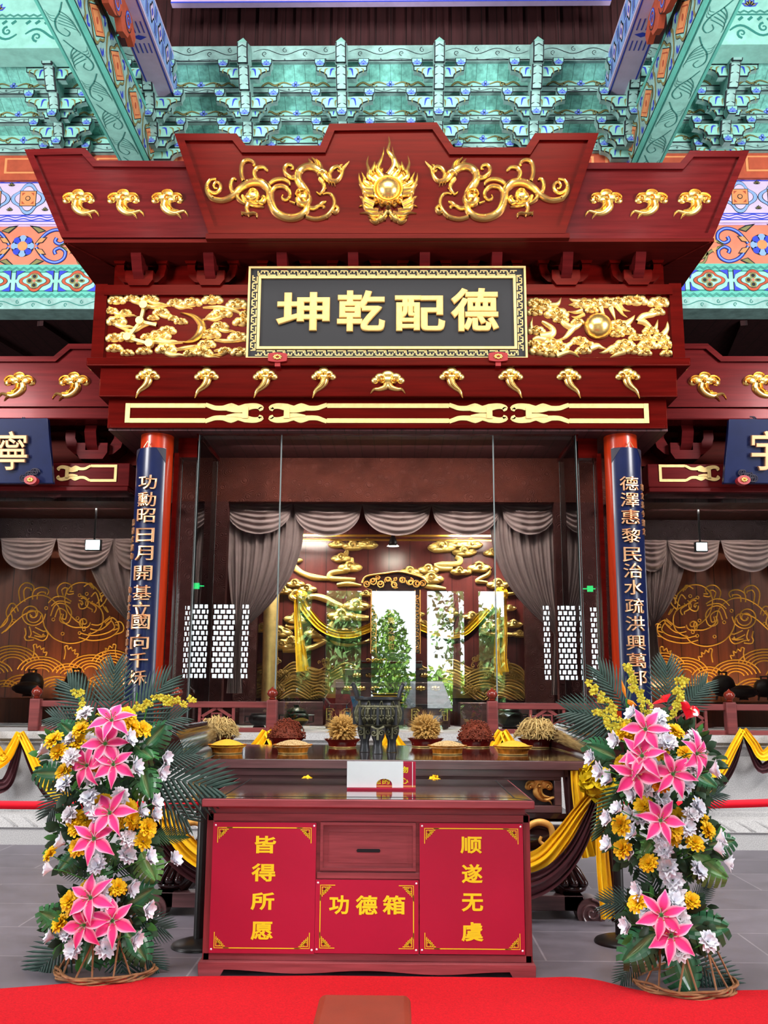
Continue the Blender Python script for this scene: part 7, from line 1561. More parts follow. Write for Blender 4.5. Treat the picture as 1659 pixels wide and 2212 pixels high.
def mum_mesh(seed, col, col2, R_=.047, rings=((12, .95, .2), (11, .85, .55), (9, .7, .85), (8, .5, 1.1), (5, .35, 1.35)), W=.0085):
    rng = random.Random(seed); m = MB(); c = []
    for n_, l, t in rings:
        o = rng.random()*6
        for k in range(n_):
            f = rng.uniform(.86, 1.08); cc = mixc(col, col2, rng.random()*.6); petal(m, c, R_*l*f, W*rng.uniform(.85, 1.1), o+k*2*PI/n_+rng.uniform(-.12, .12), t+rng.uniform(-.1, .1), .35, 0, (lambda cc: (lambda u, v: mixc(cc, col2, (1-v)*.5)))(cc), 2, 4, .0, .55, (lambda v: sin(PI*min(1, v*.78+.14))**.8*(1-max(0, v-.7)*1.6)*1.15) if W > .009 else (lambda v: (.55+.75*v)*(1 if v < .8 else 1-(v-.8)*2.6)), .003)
    return vmesh('bloom', m, c, petal_m)
def monstera_mesh(seed, col, n_=7):
    """split heart leaf, tip along +x, lying in the x-y plane"""
    rng = random.Random(seed); m = MB(); c = []; L_ = 1.0; vein = mixc(col, (.45, .55, .25), .55)
    def edge(v): return .52*(sin(PI*(v**.72)*.97+.03))**.75
    for s in (-1, 1):
        for k in range(n_):
            v0, v1 = k/n_, (k+1)/n_; 
            gap = .16/n_; N_ = 6
            for i in range(N_):
                t0, t1 = i/N_, (i+1)/N_
                def P(v, t):
                    vv = v if t < .35 else (v0+v1)/2+(v-(v0+v1)/2)*(1-.42*max(0, t-.35)/.65)
                    w = edge(min(.995, max(.01, vv*.97+.02))); x = vv*.98-.12+t*.17*(1-vv*.4)-.06*(1-vv)*t*2; y = s*w*t
                    return (x, y, .10*sin(PI*t)-.22*t*t-.16*vv*vv+.012*sin(8*v*n_/7))
                b = len(m.v); m.v += [P(v0, t0), P(v1, t0), P(v1, t1), P(v0, t1)]; q = mixc(col, (.02, .07, .03), rng.random()*.35); c += [vein if t0 == 0 else q, vein if t0 == 0 else q, q, q]; m.f.append((b, b+1, b+2, b+3)); m.mi.append(0)
    b = len(m.v); m.tube([(-.45, 0, -.06), (-.12, 0, .004), (.4, 0, -.02), (.85, 0, -.14)], [.018, .016, .01, .003], 5); c += [vein]*(len(m.v)-b)
    return vmesh('monstera', m, c, leaf_m)
def palm_mb(n_=15, L_=1.0, spread=.42, droop=.25):
    """feather frond along +x"""
    m = MB(); R = lambda v: (v*L_, 0, -droop*v*v)
    m.tube([R(i/10) for i in range(11)], [.014, .004], 5)
    for s in (-1, 1):
        for k in range(n_):
            v = .12+.86*k/(n_-1); b = Vector(R(v)); l = spread*(.55+.6*sin(PI*(v*.8+.15))); a = 1.05-.62*v
            d = Vector((cos(a), s*sin(a), -.12)); nrm = Vector((-s*sin(a)*1, cos(a), 0)).normalized(); w = .021
            pts = []
            for t in (0, .35, .75, 1): p = b+d*l*t+Vector((0, 0, -.22*l*t*t)); ww = w*(1, 1.25, .9, .08)[[0, .35, .75, 1].index(t)]; pts += [p-nrm*ww+Vector((0, 0, -.004)), p+Vector((0, 0, .006)), p+nrm*ww+Vector((0, 0, -.004))]
            m.add([tuple(p) for p in pts], [(q*3+i, q*3+i+1, q*3+i+4, q*3+i+3) for q in range(3) for i in range(2)])
    return m
LILY = [lily_mesh(i) for i in range(3)]; STAMEN = stamen_mesh()
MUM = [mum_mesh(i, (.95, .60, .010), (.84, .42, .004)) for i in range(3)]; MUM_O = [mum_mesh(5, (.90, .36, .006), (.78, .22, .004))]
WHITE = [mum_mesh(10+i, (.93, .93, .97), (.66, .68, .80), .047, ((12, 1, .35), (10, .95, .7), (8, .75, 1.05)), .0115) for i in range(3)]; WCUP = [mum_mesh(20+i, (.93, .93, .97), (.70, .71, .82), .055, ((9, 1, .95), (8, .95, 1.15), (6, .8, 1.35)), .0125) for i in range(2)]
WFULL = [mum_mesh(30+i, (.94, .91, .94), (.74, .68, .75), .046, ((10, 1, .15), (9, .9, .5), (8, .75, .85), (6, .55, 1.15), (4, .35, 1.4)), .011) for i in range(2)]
MON = [monstera_mesh(1, (.03, .14, .06)), monstera_mesh(2, (.055, .21, .07)), monstera_mesh(3, (.12, .31, .08))]
PALM = [palm_mb(12, 1, .56, .25).mesh('palm', palm_m), palm_mb(14, 1, .4, .5).mesh('palm', palm_b), palm_mb(11, 1, .5, .15).mesh('palm', palm_m)]
def orient(n, spin=0.0):
    q = Vector(n).to_track_quat('Z', 'Y'); return (q @ Quaternion((0, 0, 1), spin)).to_euler()
def orient_leaf(d, nrm):
    x = Vector(d).normalized(); n = Vector(nrm); z = (n-x*n.dot(x)).normalized(); y = z.cross(x); return Matrix((x, y, z)).transposed().to_euler()
def stand(word, Y0, base_px, tiers, lil, mum, wht, mons, palms, sprays, seed):
    rng = random.Random(seed); b = zat(base_px[0], base_px[1], 0); bx_, by_ = float(b[0]), Y0
    root = thing('flower_stand', f'tall wicker stand of artificial lilies, chrysanthemums and palm leaves, {word} of the donation box', 'flower arrangement', (bx_, by_, 0), 'flower stands')
    org = Vector((bx_, by_, 0))
    def axis_x(z): return float(np.interp(z, [t[1] for t in tiers], [t[0] for t in tiers]))
    def put(name, me, P, eul, s=1.0, sub=None, label=None):
        o = bpy.data.objects.new(name, me); COL.objects.link(o); o.parent = root; o.location = Vector(P)-org; o.rotation_euler = eul; o.scale = (s, s, s)
        if label: o['label'] = label
        return o
    def front(px, py, off): q = at(px, py, Y0-off); return Vector(map(float, q))
    def nrm(P, up=.25):
        v = Vector(((P.x-axis_x(P.z))*2.0, -.42, up+(P.z-float(np.interp(P.z, sorted(t[1] for t in tiers), sorted(t[1] for t in tiers))))*.5)); return v.normalized()
    stems = MB()
    def stem(P, n):
        h = Vector((axis_x(P.z-.12), Y0-.03, P.z-.14)); stems.tube([P-n*.004, P-n*.05, (P-n*.09)*.6+h*.4, h], [.003, .003, .004, .004], 5)
    for i, (px, py, *r) in enumerate(lil):
        P = front(px, py, .29+rng.uniform(-.02, .03)); n = (Vector((r[0], -1, r[1])) if r else nrm(P)*.6+Vector((0, -.6, .1))).normalized()
        o = put('lily', LILY[i % 3], P, orient(n, rng.uniform(-.3, .3) + (i % 3)*.5), .92*rng.uniform(.95, 1.06), label='pink lily with white petal edges' if i == 0 else None)
        s = bpy.data.objects.new('stamen', STAMEN); COL.objects.link(s); s.parent = o; stem(P, n)
    for i, (px, py, *r) in enumerate(mum):
        P = front(px, py, .20+rng.uniform(-.05, .05)); n = (nrm(P)+Vector((rng.uniform(-.3, .3), 0, rng.uniform(-.1, .4)))).normalized(); put('chrysanthemum', (MUM_O[0] if r else MUM[i % 3]), P, orient(n, rng.random()*6), rng.uniform(1.12, 1.3)); stem(P, n)
    for i, (px, py, *r) in enumerate(wht):
        P = front(px, py, .22+rng.uniform(-.06, .05)); out = abs(P.x-axis_x(P.z)) > .17; n = (nrm(P)+Vector((rng.uniform(-.3, .3), 0, rng.uniform(-.2, .4)))).normalized()
        if out: n = Vector((math.copysign(.9, P.x-axis_x(P.z)), -.35, rng.uniform(-.2, .5))).normalized()
        put('white_bloom', (WCUP[i % 2] if out else (WFULL[i % 2] if i % 3 == 0 else WHITE[i % 3])), P, orient(n, rng.random()*6), rng.uniform(1.08, 1.28)); stem(P, n)
    for i, (px, py, L_, dx_, dz_, k) in enumerate(mons):
        d = Vector((dx_, -.25, dz_)).normalized(); s = L_/FPX*Y0/.95; P = front(px, py, .15)-d*s*.36; put('monstera_leaf', MON[k], P, orient_leaf(d, (dx_*.3, -1, .45)), s); stems.tube([P-d*s*.4, Vector((axis_x(P.z), Y0, P.z-.08))], .005, 5)
    for px, py, L_, dx_, dz_, k in palms:
        d = Vector((dx_, -.12, dz_)).normalized(); s = L_/FPX*Y0; P = front(px, py, .02); put('palm_frond', PALM[k], P, orient_leaf(d, (-.1*dx_, -1, .35)), s)
    # filler leaves, tier by tier
    fm = MB(); fm.use(dark_leaf); fm.use(fresh_leaf)
    for tx, tz, rx, rz in tiers:
        if rx == 0: continue
        for i in range(240):
            a = rng.uniform(0, 2*PI); q = math.sqrt(rng.random()); P = Vector((tx+rx*q*cos(a), Y0-.06+rng.uniform(-.12, .12)*(1-q*.4), tz+rz*q*sin(a)))
            d = Vector((cos(a)+rng.uniform(-.6, .6), rng.uniform(-.9, .1), sin(a)+rng.uniform(-.6, .6))).normalized(); l = rng.uniform(.045, .10); s_ = d.cross(Vector((rng.uniform(-.4, .4), -1, rng.uniform(-.2, .6)))).normalized(); w = l*rng.uniform(.16, .3); u_ = s_.cross(d)
            fm.use(fresh_leaf if rng.random() < .14 else dark_leaf)
            fm.add([tuple(p) for p in (P, P+d*l*.35+s_*w, P+d*l*.75+s_*w*.75, P+d*l-u_*l*.1, P+d*l*.75-s_*w*.75, P+d*l*.35-s_*w, P+d*l*.5+u_*w*.35)], [(0, 1, 6), (1, 2, 6), (2, 3, 6), (3, 4, 6), (4, 5, 6), (5, 0, 6)])
    o = fm.build('filler_leaves', None, root, sharp=70); o['kind'] = 'stuff'
    for path, n_, yel in sprays:
        P = [front(a, b_, .14) for a, b_ in path]; P = [Vector(p) for p in smooth([tuple(p) for p in P], 5)]; m = MB(); m.use(stem_g); m.tube(P, .003, 5)
        m.use(MATS.get('orchid_petal') or mat('orchid_petal', (.66, .58, .045), .55, var=.25, vscale=40))
        for i in range(n_):
            c = P[int(i*(len(P)-1)/n_)]+Vector((rng.uniform(-.022, .022), rng.uniform(-.03, .0), rng.uniform(-.02, .02))); s = rng.uniform(.013, .021)
            for k in range(5):
                a = 2*PI*k/5+rng.random(); e = Vector((cos(a), -.25+rng.uniform(-.3, .3), sin(a))); q = e.cross(Vector((0, -1, 0))).normalized(); m.add([tuple(p) for p in (c, c+e*s*.7+q*s*.5, c+e*s*1.25, c+e*s*.7-q*s*.5, c+e*s*.7+Vector((0, -.006, 0)))], [(0, 1, 4), (1, 2, 4), (2, 3, 4), (3, 0, 4)])
        m.build('orchid_spray', None, root, sharp=70, label='yellow-green orchid spray')
    stems.build('stems', stem_g, root, sharp=60)
    # wicker frame: base ring, cone of canes, upper cups
    rB = 98/FPX*Y0; hB = .17; m = MB()
    for k in range(5): m.tube([(bx_+(rB+.012*sin(7*a+k))*cos(a), by_+(rB+.012*sin(7*a+k))*sin(a), .014+.012*k*.6+.006*sin(5*a+2*k)) for a in np.linspace(0, 2*PI, 49)], .007, 5)
    m.build('base_ring', wick, root, sharp=60)
    m = MB(); top = tiers[0][1]
    for k in range(16):
        a = 2*PI*k/16; t_ = a+(.5 if k % 2 else -.5); zt_ = hB+.16
        m.tube([(bx_+rB*cos(a), by_+rB*sin(a), .02), (bx_+.45*rB*cos(t_), by_+.45*rB*sin(t_), zt_)], .0055, 5)
    zc_ = hB+.16
    while zc_ < top-.05:
        x0, x1 = axis_x(zc_), axis_x(zc_+.3)
        for k in range(7):
            a = 2*PI*k/7; m.tube([(x0+.07*cos(a), by_+.07*sin(a), zc_), (x1+.07*cos(a+.4), by_+.07*sin(a+.4), min(top, zc_+.3))], .006, 5)
        m.tube([(x0+.075*cos(a), by_+.075*sin(a), zc_) for a in np.linspace(0, 2*PI, 17)], .007, 5); zc_ += .3
    m.build('canes', wick, root, sharp=60)
    return root, front, put, rng
# ---- left stand
G7 = lambda a, b: (a/2.902, 1450+b/2.902)
YL_ = 5.62
def tz(px, py, Y, rx, rz): q = at(px, py, Y); return (float(q[0]), float(q[2]), rx/FPX*Y, rz/FPX*Y)
g7 = lambda L_: [(*G7(q[0], q[1]), *q[2:]) for q in L_]
tl = sorted([tz(225, 1640, YL_, 118, 78), tz(236, 1800, YL_, 105, 80), tz(222, 1985, YL_, 100, 62), tz(235, 2080, YL_, 0, 0)], key=lambda t: t[1]); tl = tl
_t = {'l': tl}
class _A(list): pass
r1, fr1, put1, _ = stand('left', YL_, (235, 2098), sorted(tl, key=lambda t: t[1]),
    g7([(660, 455), (710, 585), (548, 590, -.5, .1), (700, 310, .1, .9), (590, 1050), (690, 890, 0, .5), (530, 1590, -.2, .1), (705, 1565), (570, 1420, -.2, .4)]),
    g7([(795, 278), (830, 352), (895, 362), (505, 368), (495, 445), (338, 430), (370, 505), (403, 630), (600, 590, 1), (650, 820), (798, 855), (825, 930), (730, 945), (540, 930), (470, 925), (485, 985), (925, 980), (897, 1068), (490, 1105), (318, 1150), (548, 1365), (560, 1415), (738, 1355), (435, 1440), (455, 1470), (380, 1580)]),
    g7([(530, 265), (712, 352), (785, 430), (450, 425), (560, 450), (303, 505), (443, 535), (1017, 540), (990, 620), (830, 605), (588, 670), (410, 700), (755, 780), (560, 795), (955, 830), (440, 900), (570, 860), (610, 890), (865, 878), (950, 905), (410, 1080), (800, 1050), (795, 1155), (613, 1215), (915, 1175), (1070, 1190), (330, 1240), (640, 1345), (800, 1350), (660, 1455), (900, 1480), (340, 1670), (430, 1640), (822, 1675), (465, 1740), (660, 1740)]),
    [(*G7(a, b), l/2.902, x, z, k) for a, b, l, x, z, k in ((310, 640, 170, -1, .1, 0), (965, 410, 170, .6, .7, 0), (910, 690, 180, .3, -.7, 1), (430, 370, 120, -.5, .5, 0), (610, 1275, 150, .1, .8, 1), (930, 1215, 170, .5, -.7, 2), (870, 1420, 190, .7, .5, 0), (330, 1550, 160, -.7, .4, 1), (570, 1745, 180, -.3, -.9, 0), (850, 1715, 190, .6, -.6, 0), (900, 500, 150, .4, -.2, 1), (700, 1130, 120, .4, -.4, 1), (420, 1190, 130, -.5, -.5, 0))],
    [(*G7(a, b), l/2.902, x, z, k) for a, b, l, x, z, k in ((690, 300, 300, 0, 1, 0), (600, 310, 280, -.62, .8, 0), (560, 330, 230, -1, .25, 0), (800, 350, 330, .62, .9, 0), (850, 370, 260, 1, .4, 0), (880, 640, 440, 1, -.12, 0), (900, 700, 330, .7, -.5, 2), (480, 660, 270, -.6, -.75, 0), (960, 560, 230, 1, .25, 0), (500, 1630, 340, -.75, -.65, 0), (800, 1540, 220, 1, -.25, 0), (760, 1690, 270, .1, -1, 0), (830, 1700, 200, .7, -.6, 0), (940, 1040, 180, 1, .18, 1), (620, 1240, 180, -.9, .1, 0), (700, 1230, 170, .8, .2, 0))],
    [([G7(*p) for p in ((520, 340), (505, 240), (490, 110))], 16, 1), ([G7(*p) for p in ((800, 330), (880, 230), (1000, 180), (1100, 190), (1235, 190))], 34, 1), ([G7(*p) for p in ((560, 400), (620, 330), (660, 260))], 14, 1)], 3)
# ---- right stand
G8 = lambda a, b: (1199+a/2.793, 1420+b/2.793)
YR_ = 5.48
g8 = lambda L_: [(*G8(q[0], q[1]), *q[2:]) for q in L_]
tr_ = sorted([tz(1420, 1650, YR_, 112, 95), tz(1430, 1810, YR_, 105, 72), tz(1440, 1985, YR_, 85, 60), tz(1462, 2080, YR_, 0, 0)], key=lambda t: t[1])
r2, fr2, put2, _ = stand('right', YR_, (1460, 2112), tr_,
    g8([(545, 435), (525, 595), (485, 705, -.2, .0), (710, 705), (850, 580, .9, .1), (635, 985, 0, .4), (640, 1555, -.1, .3), (700, 1680)]),
    g8([(405, 445), (470, 455), (722, 445), (630, 575), (788, 582), (405, 640), (632, 765, 1), (540, 900), (745, 960), (715, 1035), (705, 1085), (398, 1015), (408, 1155), (905, 1000), (920, 1045), (840, 1120), (567, 1245), (497, 1480), (820, 1470)]),
    g8([(485, 350), (620, 365), (640, 435), (390, 505), (580, 520), (680, 515), (835, 485), (240, 610), (590, 645), (825, 665), (930, 685), (295, 690), (343, 745), (780, 770), (490, 815), (560, 790), (640, 845), (400, 925), (475, 935), (520, 970), (340, 980), (820, 950), (855, 910), (795, 1025), (490, 1065), (640, 1080), (340, 1138), (475, 1180), (660, 1160), (955, 1155), (970, 1100), (680, 1270), (860, 1290), (1020, 1230), (710, 1345), (525, 1415), (740, 1430), (720, 1475), (550, 1520), (755, 1580), (458, 1615), (920, 1715), (750, 1775)]),
    [(*G8(a, b), l/2.793, x, z, k) for a, b, l, x, z, k in ((510, 1745, 220, -.8, -.5, 0), (890, 1630, 240, .8, .1, 0), (790, 1890, 230, .3, -.9, 0), (930, 1255, 200, .8, -.45, 2), (285, 565, 170, -.8, .4, 0), (885, 720, 170, .7, -.4, 0), (1000, 1120, 140, .7, .2, 0), (560, 1150, 120, -.3, -.3, 2), (640, 620, 140, .2, .3, 1), (440, 760, 130, -.3, -.8, 1))],
    [(*G8(a, b), l/2.793, x, z, k) for a, b, l, x, z, k in ((680, 330, 260, .05, 1, 0), (760, 330, 220, .6, .7, 0), (450, 350, 280, -.5, .9, 0), (420, 400, 300, -1, .3, 0), (430, 430, 270, -1, .12, 2), (430, 740, 320, -.42, -.9, 1), (610, 1460, 220, -.25, 1, 2), (780, 860, 200, .7, .2, 0), (560, 1500, 220, -1, .1, 0), (800, 1800, 300, .85, -.6, 0), (850, 1860, 240, .05, -1, 0), (840, 1500, 130, .5, .7, 0), (520, 1780, 180, -.6, -.7, 2))],
    [([G8(*p) for p in ((400, 470), (330, 310), (270, 230), (190, 160))], 26, 1), ([G8(*p) for p in ((560, 380), (530, 260), (460, 150), (425, 40))], 40, 1), ([G8(*p) for p in ((660, 400), (740, 280), (745, 200), (775, 105))], 26, 1), ([G8(*p) for p in ((390, 470), (320, 400), (240, 330))], 20, 1), ([G8(*p) for p in ((450, 420), (430, 390), (420, 370))], 8, 1)], 9)
# anthuriums and bird-of-paradise on the right stand
m = MB(); P = []
N_ = 28
for i in range(N_):
    t_ = 2*PI*i/N_; P.append((.62*sin(t_)**3*1.1, (.5*cos(t_)-.2*cos(2*t_)-.08*cos(3*t_)-.04*cos(4*t_))))
m.add([(0, 0, .05)]+[(x*.55, y*.55+.02, .09+.05*sin(x*5)) for x, y in P]+[(x, y, .04-.10*abs(y)) for x, y in P], [(0, i+1, (i+1) % N_+1) for i in range(N_)]+[(i+1, N_+i+1, N_+(i+1) % N_+1, (i+1) % N_+1) for i in range(N_)])
anth = m.mesh('anthurium', mat('anthurium_red', (.62, .008, .018), .18, coat=.6), 80)
sp = MB(); sp.tube([(0, .1, .08), (.0, .02, .22), (.02, -.04, .34)], [.05, .045, .02], 8); spad = sp.mesh('spadix', mat('spadix', (.75, .36, .16), .5))
for (a, b), n, s, ro in (((810, 320), (.35, -1, .25), .092, -.5), ((650, 255), (-.5, -.25, .9), .085, 1.2)):
    P_ = fr2(*G8(a, b), .12); o = put2('anthurium', anth, P_, orient(n, ro), s, label='red heart-shaped anthurium'); q = bpy.data.objects.new('spadix', spad); COL.objects.link(q); q.parent = o
m = MB(); m.use(MATS.get('bird_orange') or mat('bird_orange', (.75, .24, .01), .5)); c = fr2(*G8(430, 250), .16)
for a, l in ((2.2, .10), (1.9, .11), (-.6, .07), (-.8, .065), (-1.0, .05)):
    d = Vector((-.25 if a > 1 else cos(a), -.2, sin(a))).normalized(); s_ = d.cross(Vector((0, -1, 0))).normalized()*.010; m.add([tuple(p) for p in (c, c+d*l*.5+s_, c+d*l, c+d*l*.5-s_, c+d*l*.5+Vector((0, -.008, 0)))], [(0, 1, 4), (1, 2, 4), (2, 3, 4), (3, 0, 4)])
m.use(stem_g); m.tube([c, c+Vector((.02, .02, -.12)), c+Vector((.05, .06, -.25))], .007, 6); o = m.build('bird_of_paradise', None, r2, sharp=60, label='orange bird-of-paradise flower')
m = MB().use(stem_g)
for (p, q) in (((860, 135), (825, 480)), ((930, 205), (895, 330))): m.tube([fr1(*G7(*p), .12), fr1(*G7(*q), .10)], .004, 5)
m.build('bare_stems', None, r1, label='bright green bare stems')
# ================================================================== THE HALL FRONT BEHIND THE VIEWER (seen in the glass)
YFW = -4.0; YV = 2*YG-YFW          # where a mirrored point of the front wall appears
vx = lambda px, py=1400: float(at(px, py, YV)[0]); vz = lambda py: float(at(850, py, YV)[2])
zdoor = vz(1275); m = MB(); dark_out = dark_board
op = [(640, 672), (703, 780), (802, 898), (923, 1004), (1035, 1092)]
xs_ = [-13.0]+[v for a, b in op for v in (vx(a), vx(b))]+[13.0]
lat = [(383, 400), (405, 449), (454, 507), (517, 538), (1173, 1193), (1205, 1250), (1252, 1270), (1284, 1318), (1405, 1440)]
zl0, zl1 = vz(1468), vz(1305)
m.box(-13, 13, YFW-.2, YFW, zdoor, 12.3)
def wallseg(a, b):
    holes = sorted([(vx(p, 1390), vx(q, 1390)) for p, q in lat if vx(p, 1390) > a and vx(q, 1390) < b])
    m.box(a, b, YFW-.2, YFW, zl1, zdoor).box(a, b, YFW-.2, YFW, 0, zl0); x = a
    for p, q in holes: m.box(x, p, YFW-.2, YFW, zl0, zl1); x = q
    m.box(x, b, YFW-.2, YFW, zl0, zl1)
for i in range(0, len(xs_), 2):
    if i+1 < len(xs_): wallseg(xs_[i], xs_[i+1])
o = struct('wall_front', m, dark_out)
for k, (p, q) in enumerate(lat):      # lattice screens in the front wall
    a, b = vx(p, 1390), vx(q, 1390); g = MB(); t_ = .018
    g.box(a, a+.03, YFW-.12, YFW-.06, zl0, zl1).box(b-.03, b, YFW-.12, YFW-.06, zl0, zl1); nx = max(2, int((b-a)/.13)); n_ = int((zl1-zl0)/.13)
    for i in range(n_+1):
        z = zl0+(zl1-zl0)*i/n_; g.box(a, b, YFW-.11, YFW-.07, z-t_, z+t_)
        for j in range(nx):
            x = a+(b-a)*(j+.5*(i % 2)+.25)/nx
            if i < n_ and x < b: g.box(x-t_, x+t_, YFW-.11, YFW-.07, z, z+(zl1-zl0)/n_)
    o = g.build('lattice_screen', dark_board); tag(o, 'dark lattice screen of the hall, mirrored '+('beside the left navy couplet board', 'in the left side glass return', 'across the foot of the left drape', 'just right of the foot of the left drape', 'across the foot of the right drape', 'just left of the right glass return', 'in the right glass return', 'beside the right navy board', 'behind the right navy couplet board')[k], 'lattice', 'lattice screens of the front wall')
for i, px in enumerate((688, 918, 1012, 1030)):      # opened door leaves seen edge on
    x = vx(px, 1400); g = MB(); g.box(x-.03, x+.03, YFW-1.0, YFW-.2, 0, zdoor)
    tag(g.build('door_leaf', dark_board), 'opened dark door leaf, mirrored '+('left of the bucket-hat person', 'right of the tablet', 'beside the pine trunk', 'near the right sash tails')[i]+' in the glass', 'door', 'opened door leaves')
# trees and ground outside
gm = mat('courtyard_paving', (.30, .30, .29), .9, var=.4, vscale=1.0); bark = mat('bark', (.07, .05, .045), .9, var=.4)  # ground made grey so less green bounces into the hall
struct('ground_outside', MB().box(-40, 40, -60, -6, -.3, -.12), gm)
def tree(x, Y, h, r, n_, col, label, trunk=.18, low=.35, cone=False, seed=1, size=.16):
    rng = random.Random(seed); t = thing('garden_tree', label, 'tree', (x, Y, -.12), 'trees outside the hall doors')
    MB().tube([(x, Y, -.12), (x+.05, Y, h*.5), (x, Y, h*.92)], [trunk, trunk*.8, trunk*.35], 10).build('trunk', bark, t, sharp=60)
    g = MB()
    for i in range(n_):
        d = Vector((rng.gauss(0, 1), rng.gauss(0, 1), rng.gauss(0, 1))).normalized(); q = rng.random()**.4; zz_ = h*(low+(1-low)*.5)+d.z*q*h*(1-low)*.55; f = (1-.75*(zz_-h*low)/(h*(1-low))) if cone else 1.0
        P = Vector((x+d.x*q*r*f, Y+d.y*q*r*f, zz_)); e = Vector((rng.gauss(0, 1), rng.gauss(0, 1), rng.gauss(0, 1))).normalized(); s_ = e.orthogonal().normalized(); l = size*rng.uniform(.7, 1.4)
        g.add([tuple(p) for p in (P-e*l, P+s_*l*.5, P+e*l, P-s_*l*.5)], [(0, 1, 2, 3)])
    g.build('foliage', col, t, sharp=None); return t
lf1 = mat('bright_foliage', (.26, .48, .09), .7, var=.4, vscale=1.5); lf2 = mat('pine_foliage', (.22, .42, .16), .7, var=.4, vscale=1.5)
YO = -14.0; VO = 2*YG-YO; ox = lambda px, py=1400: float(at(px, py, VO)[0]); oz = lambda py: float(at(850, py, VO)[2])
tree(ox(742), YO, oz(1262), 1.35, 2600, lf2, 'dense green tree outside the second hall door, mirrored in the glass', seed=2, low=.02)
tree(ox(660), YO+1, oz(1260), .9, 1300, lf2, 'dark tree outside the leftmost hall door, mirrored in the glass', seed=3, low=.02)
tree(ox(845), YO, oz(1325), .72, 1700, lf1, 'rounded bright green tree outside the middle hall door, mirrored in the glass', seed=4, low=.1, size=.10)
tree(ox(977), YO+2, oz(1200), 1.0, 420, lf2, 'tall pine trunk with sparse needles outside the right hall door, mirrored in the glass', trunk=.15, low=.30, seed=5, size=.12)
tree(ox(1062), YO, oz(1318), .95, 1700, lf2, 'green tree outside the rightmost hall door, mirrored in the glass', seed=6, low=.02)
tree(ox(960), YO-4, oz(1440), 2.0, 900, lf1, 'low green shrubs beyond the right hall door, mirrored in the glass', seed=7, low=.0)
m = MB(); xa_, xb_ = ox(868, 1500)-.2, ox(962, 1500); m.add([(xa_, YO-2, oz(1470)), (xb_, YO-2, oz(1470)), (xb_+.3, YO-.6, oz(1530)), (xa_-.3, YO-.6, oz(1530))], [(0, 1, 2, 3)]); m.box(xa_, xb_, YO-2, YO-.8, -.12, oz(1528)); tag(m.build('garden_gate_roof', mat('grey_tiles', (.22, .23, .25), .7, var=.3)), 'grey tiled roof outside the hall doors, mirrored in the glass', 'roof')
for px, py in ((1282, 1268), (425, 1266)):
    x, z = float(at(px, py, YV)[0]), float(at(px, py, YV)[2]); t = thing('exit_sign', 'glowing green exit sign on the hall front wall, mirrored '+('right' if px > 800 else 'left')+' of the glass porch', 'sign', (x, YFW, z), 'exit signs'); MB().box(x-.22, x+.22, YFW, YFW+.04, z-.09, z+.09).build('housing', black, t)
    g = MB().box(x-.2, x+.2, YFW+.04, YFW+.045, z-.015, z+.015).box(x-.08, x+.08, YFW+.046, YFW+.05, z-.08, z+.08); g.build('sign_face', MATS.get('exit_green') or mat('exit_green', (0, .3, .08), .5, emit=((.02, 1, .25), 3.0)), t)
# ---- two visitors standing behind the viewer, mirrored in the glass
skin = mat('skin', (.50, .28, .20), .5, sub=.05); plaid = mat('red_plaid_shirt', (.55, .05, .05), .8, var=.6, vscale=14); blue_j = mat('blue_jacket', (.06, .48, .85), .6, var=.1); hat_m = mat('beige_hat', (.62, .54, .42), .85, var=.15); trou = mat('dark_trousers', (.03, .03, .04), .8); hair_g = mat('grey_hair', (.36, .35, .35), .8, var=.3)
hair_d = mat('dark_hair', (.015, .011, .01), .6)
def skin_body(name, verts, edges, radii, m_, parent, root=0):
    me = bpy.data.meshes.new(name); me.from_pydata(verts, edges, []); o = bpy.data.objects.new(name, me); COL.objects.link(o); me.materials.append(m_)
    sk = o.modifiers.new('skin', 'SKIN'); sk.use_smooth_shade = True
    for v, r in zip(me.skin_vertices[0].data, radii): v.radius = r if isinstance(r, tuple) else (r, r)
    me.skin_vertices[0].data[root].use_root = True
    ss = o.modifiers.new('round', 'SUBSURF'); ss.levels = 2; ss.render_levels = 2; attach(o, parent); return o
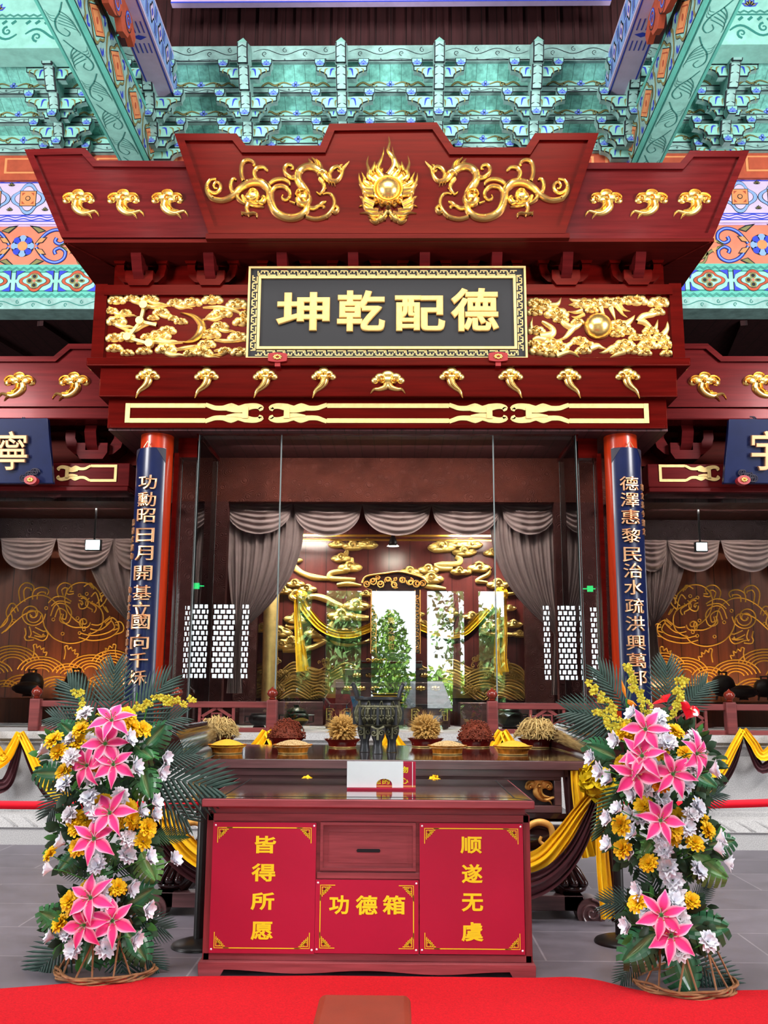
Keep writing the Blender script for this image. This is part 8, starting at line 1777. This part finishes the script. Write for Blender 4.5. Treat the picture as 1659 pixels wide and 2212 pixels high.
def person(x, y, H, label, top_m, hat, sd):
    t = thing('person', label, 'person', (x, y, 0), 'visitors mirrored in the glass'); k = H/1.7; V = lambda a, b, c: (x+a*k, y+b*k, c*k)
    vs_ = [V(0, 0, .92), V(0, 0, 1.12), V(0, .01, 1.32), V(0, .01, 1.43), V(0, -.01, 1.50), V(0, -.015, 1.57), V(0, -.015, 1.66),
           V(.19, .01, 1.38), V(.25, -.02, 1.12), V(.17, -.20, 1.10), V(-.19, .01, 1.38), V(-.25, -.02, 1.12), V(-.17, -.20, 1.10),
           V(.09, 0, .86), V(.10, .01, .48), V(.10, .03, .07), V(.11, -.10, .04), V(-.09, 0, .86), V(-.10, .01, .48), V(-.10, .03, .07), V(-.11, -.10, .04)]
    es = [(0, 1), (1, 2), (2, 3), (3, 4), (4, 5), (5, 6), (2, 7), (7, 8), (8, 9), (2, 10), (10, 11), (11, 12), (0, 13), (13, 14), (14, 15), (15, 16), (0, 17), (17, 18), (18, 19), (19, 20)]
    rd = [(.115, .10), (.13, .10), (.17, .11), .07, .055, (.075, .095), (.06, .08), .055, .042, .032, .055, .042, .032, .085, .06, .045, .04, .085, .06, .045, .04]
    skin_body('body', vs_, es, [tuple(q*k for q in r) if isinstance(r, tuple) else r*k for r in rd], skin, t)
    f = MB(); f.ball(V(0, -.105, 1.59), .014, .02, .02, 8, 5)
    f.build('nose', skin, t)
    for s in (-1, 1):      # hands: palm, four fingers and a thumb closed around a phone
        h = MB(); c = V(s*.15, -.245, 1.10); h.ball(c, .022, .04, .03, 10, 6)
        for q in range(4): h.tube([(c[0]-s*.01, c[1]-.02, c[2]+.022-.015*q), (c[0]-s*.035, c[1]-.055+.004*abs(q-1.4), c[2]+.022-.015*q), (c[0]-s*.06, c[1]-.05, c[2]+.02-.015*q)], [.009, .008, .006], 6)
        h.tube([(c[0], c[1]+.01, c[2]+.025), (c[0]-s*.03, c[1]-.01, c[2]+.05)], [.010, .007], 6); h.build('hand', skin, t, sharp=60)
    cv = [V(0, 0, .80), V(0, 0, 1.12), V(0, .012, 1.32), V(0, .012, 1.44), V(.20, .01, 1.385), V(.262, -.02, 1.12), V(.19, -.17, 1.10), V(-.20, .01, 1.385), V(-.262, -.02, 1.12), V(-.19, -.17, 1.10)]
    skin_body('shirt', cv, [(0, 1), (1, 2), (2, 3), (2, 4), (4, 5), (5, 6), (2, 7), (7, 8), (8, 9)], [tuple(q*k for q in r) for r in ((.178, .135), (.178, .135), (.19, .13), (.08, .08), (.075, .075), (.06, .06), (.05, .05), (.075, .075), (.06, .06), (.05, .05))], top_m, t)
    tv = [V(0, 0, .92), V(.085, 0, .80), V(.105, .01, .48), V(.105, .03, .11), V(-.085, 0, .80), V(-.105, .01, .48), V(-.105, .03, .11)]
    skin_body('trousers', tv, [(0, 1), (1, 2), (2, 3), (0, 4), (4, 5), (5, 6)], [tuple(q*k for q in r) for r in ((.12, .11), (.095, .10), (.08, .08), (.065, .065), (.095, .10), (.08, .08), (.065, .065))], trou, t)
    for s in (-1, 1):
        q = V(s*.105, -.03, .045); h = MB(); h.ball(q, .055*k, .14*k, .048*k, 12, 8); h.xform(lambda x_, y_, z_: (x_, y_, max(z_, .002))); h.build('shoe', hair_d, t, sharp=60)
    c = V(0, -.005, 1.62)
    if hat: MB().lathe([(.19, -.045), (.185, -.04), (.115, .03), (.11, .09), (.09, .125), (.01, .135)], c, 24).build('hat', hat_m, t, sharp=60)
    m_ = MB(); m_.ball((c[0], c[1]+.018, c[2]-.0), .085, .10, .105, 16, 10); m_.build('hair', hair_d if hat else hair_g, t, sharp=60)
    return t
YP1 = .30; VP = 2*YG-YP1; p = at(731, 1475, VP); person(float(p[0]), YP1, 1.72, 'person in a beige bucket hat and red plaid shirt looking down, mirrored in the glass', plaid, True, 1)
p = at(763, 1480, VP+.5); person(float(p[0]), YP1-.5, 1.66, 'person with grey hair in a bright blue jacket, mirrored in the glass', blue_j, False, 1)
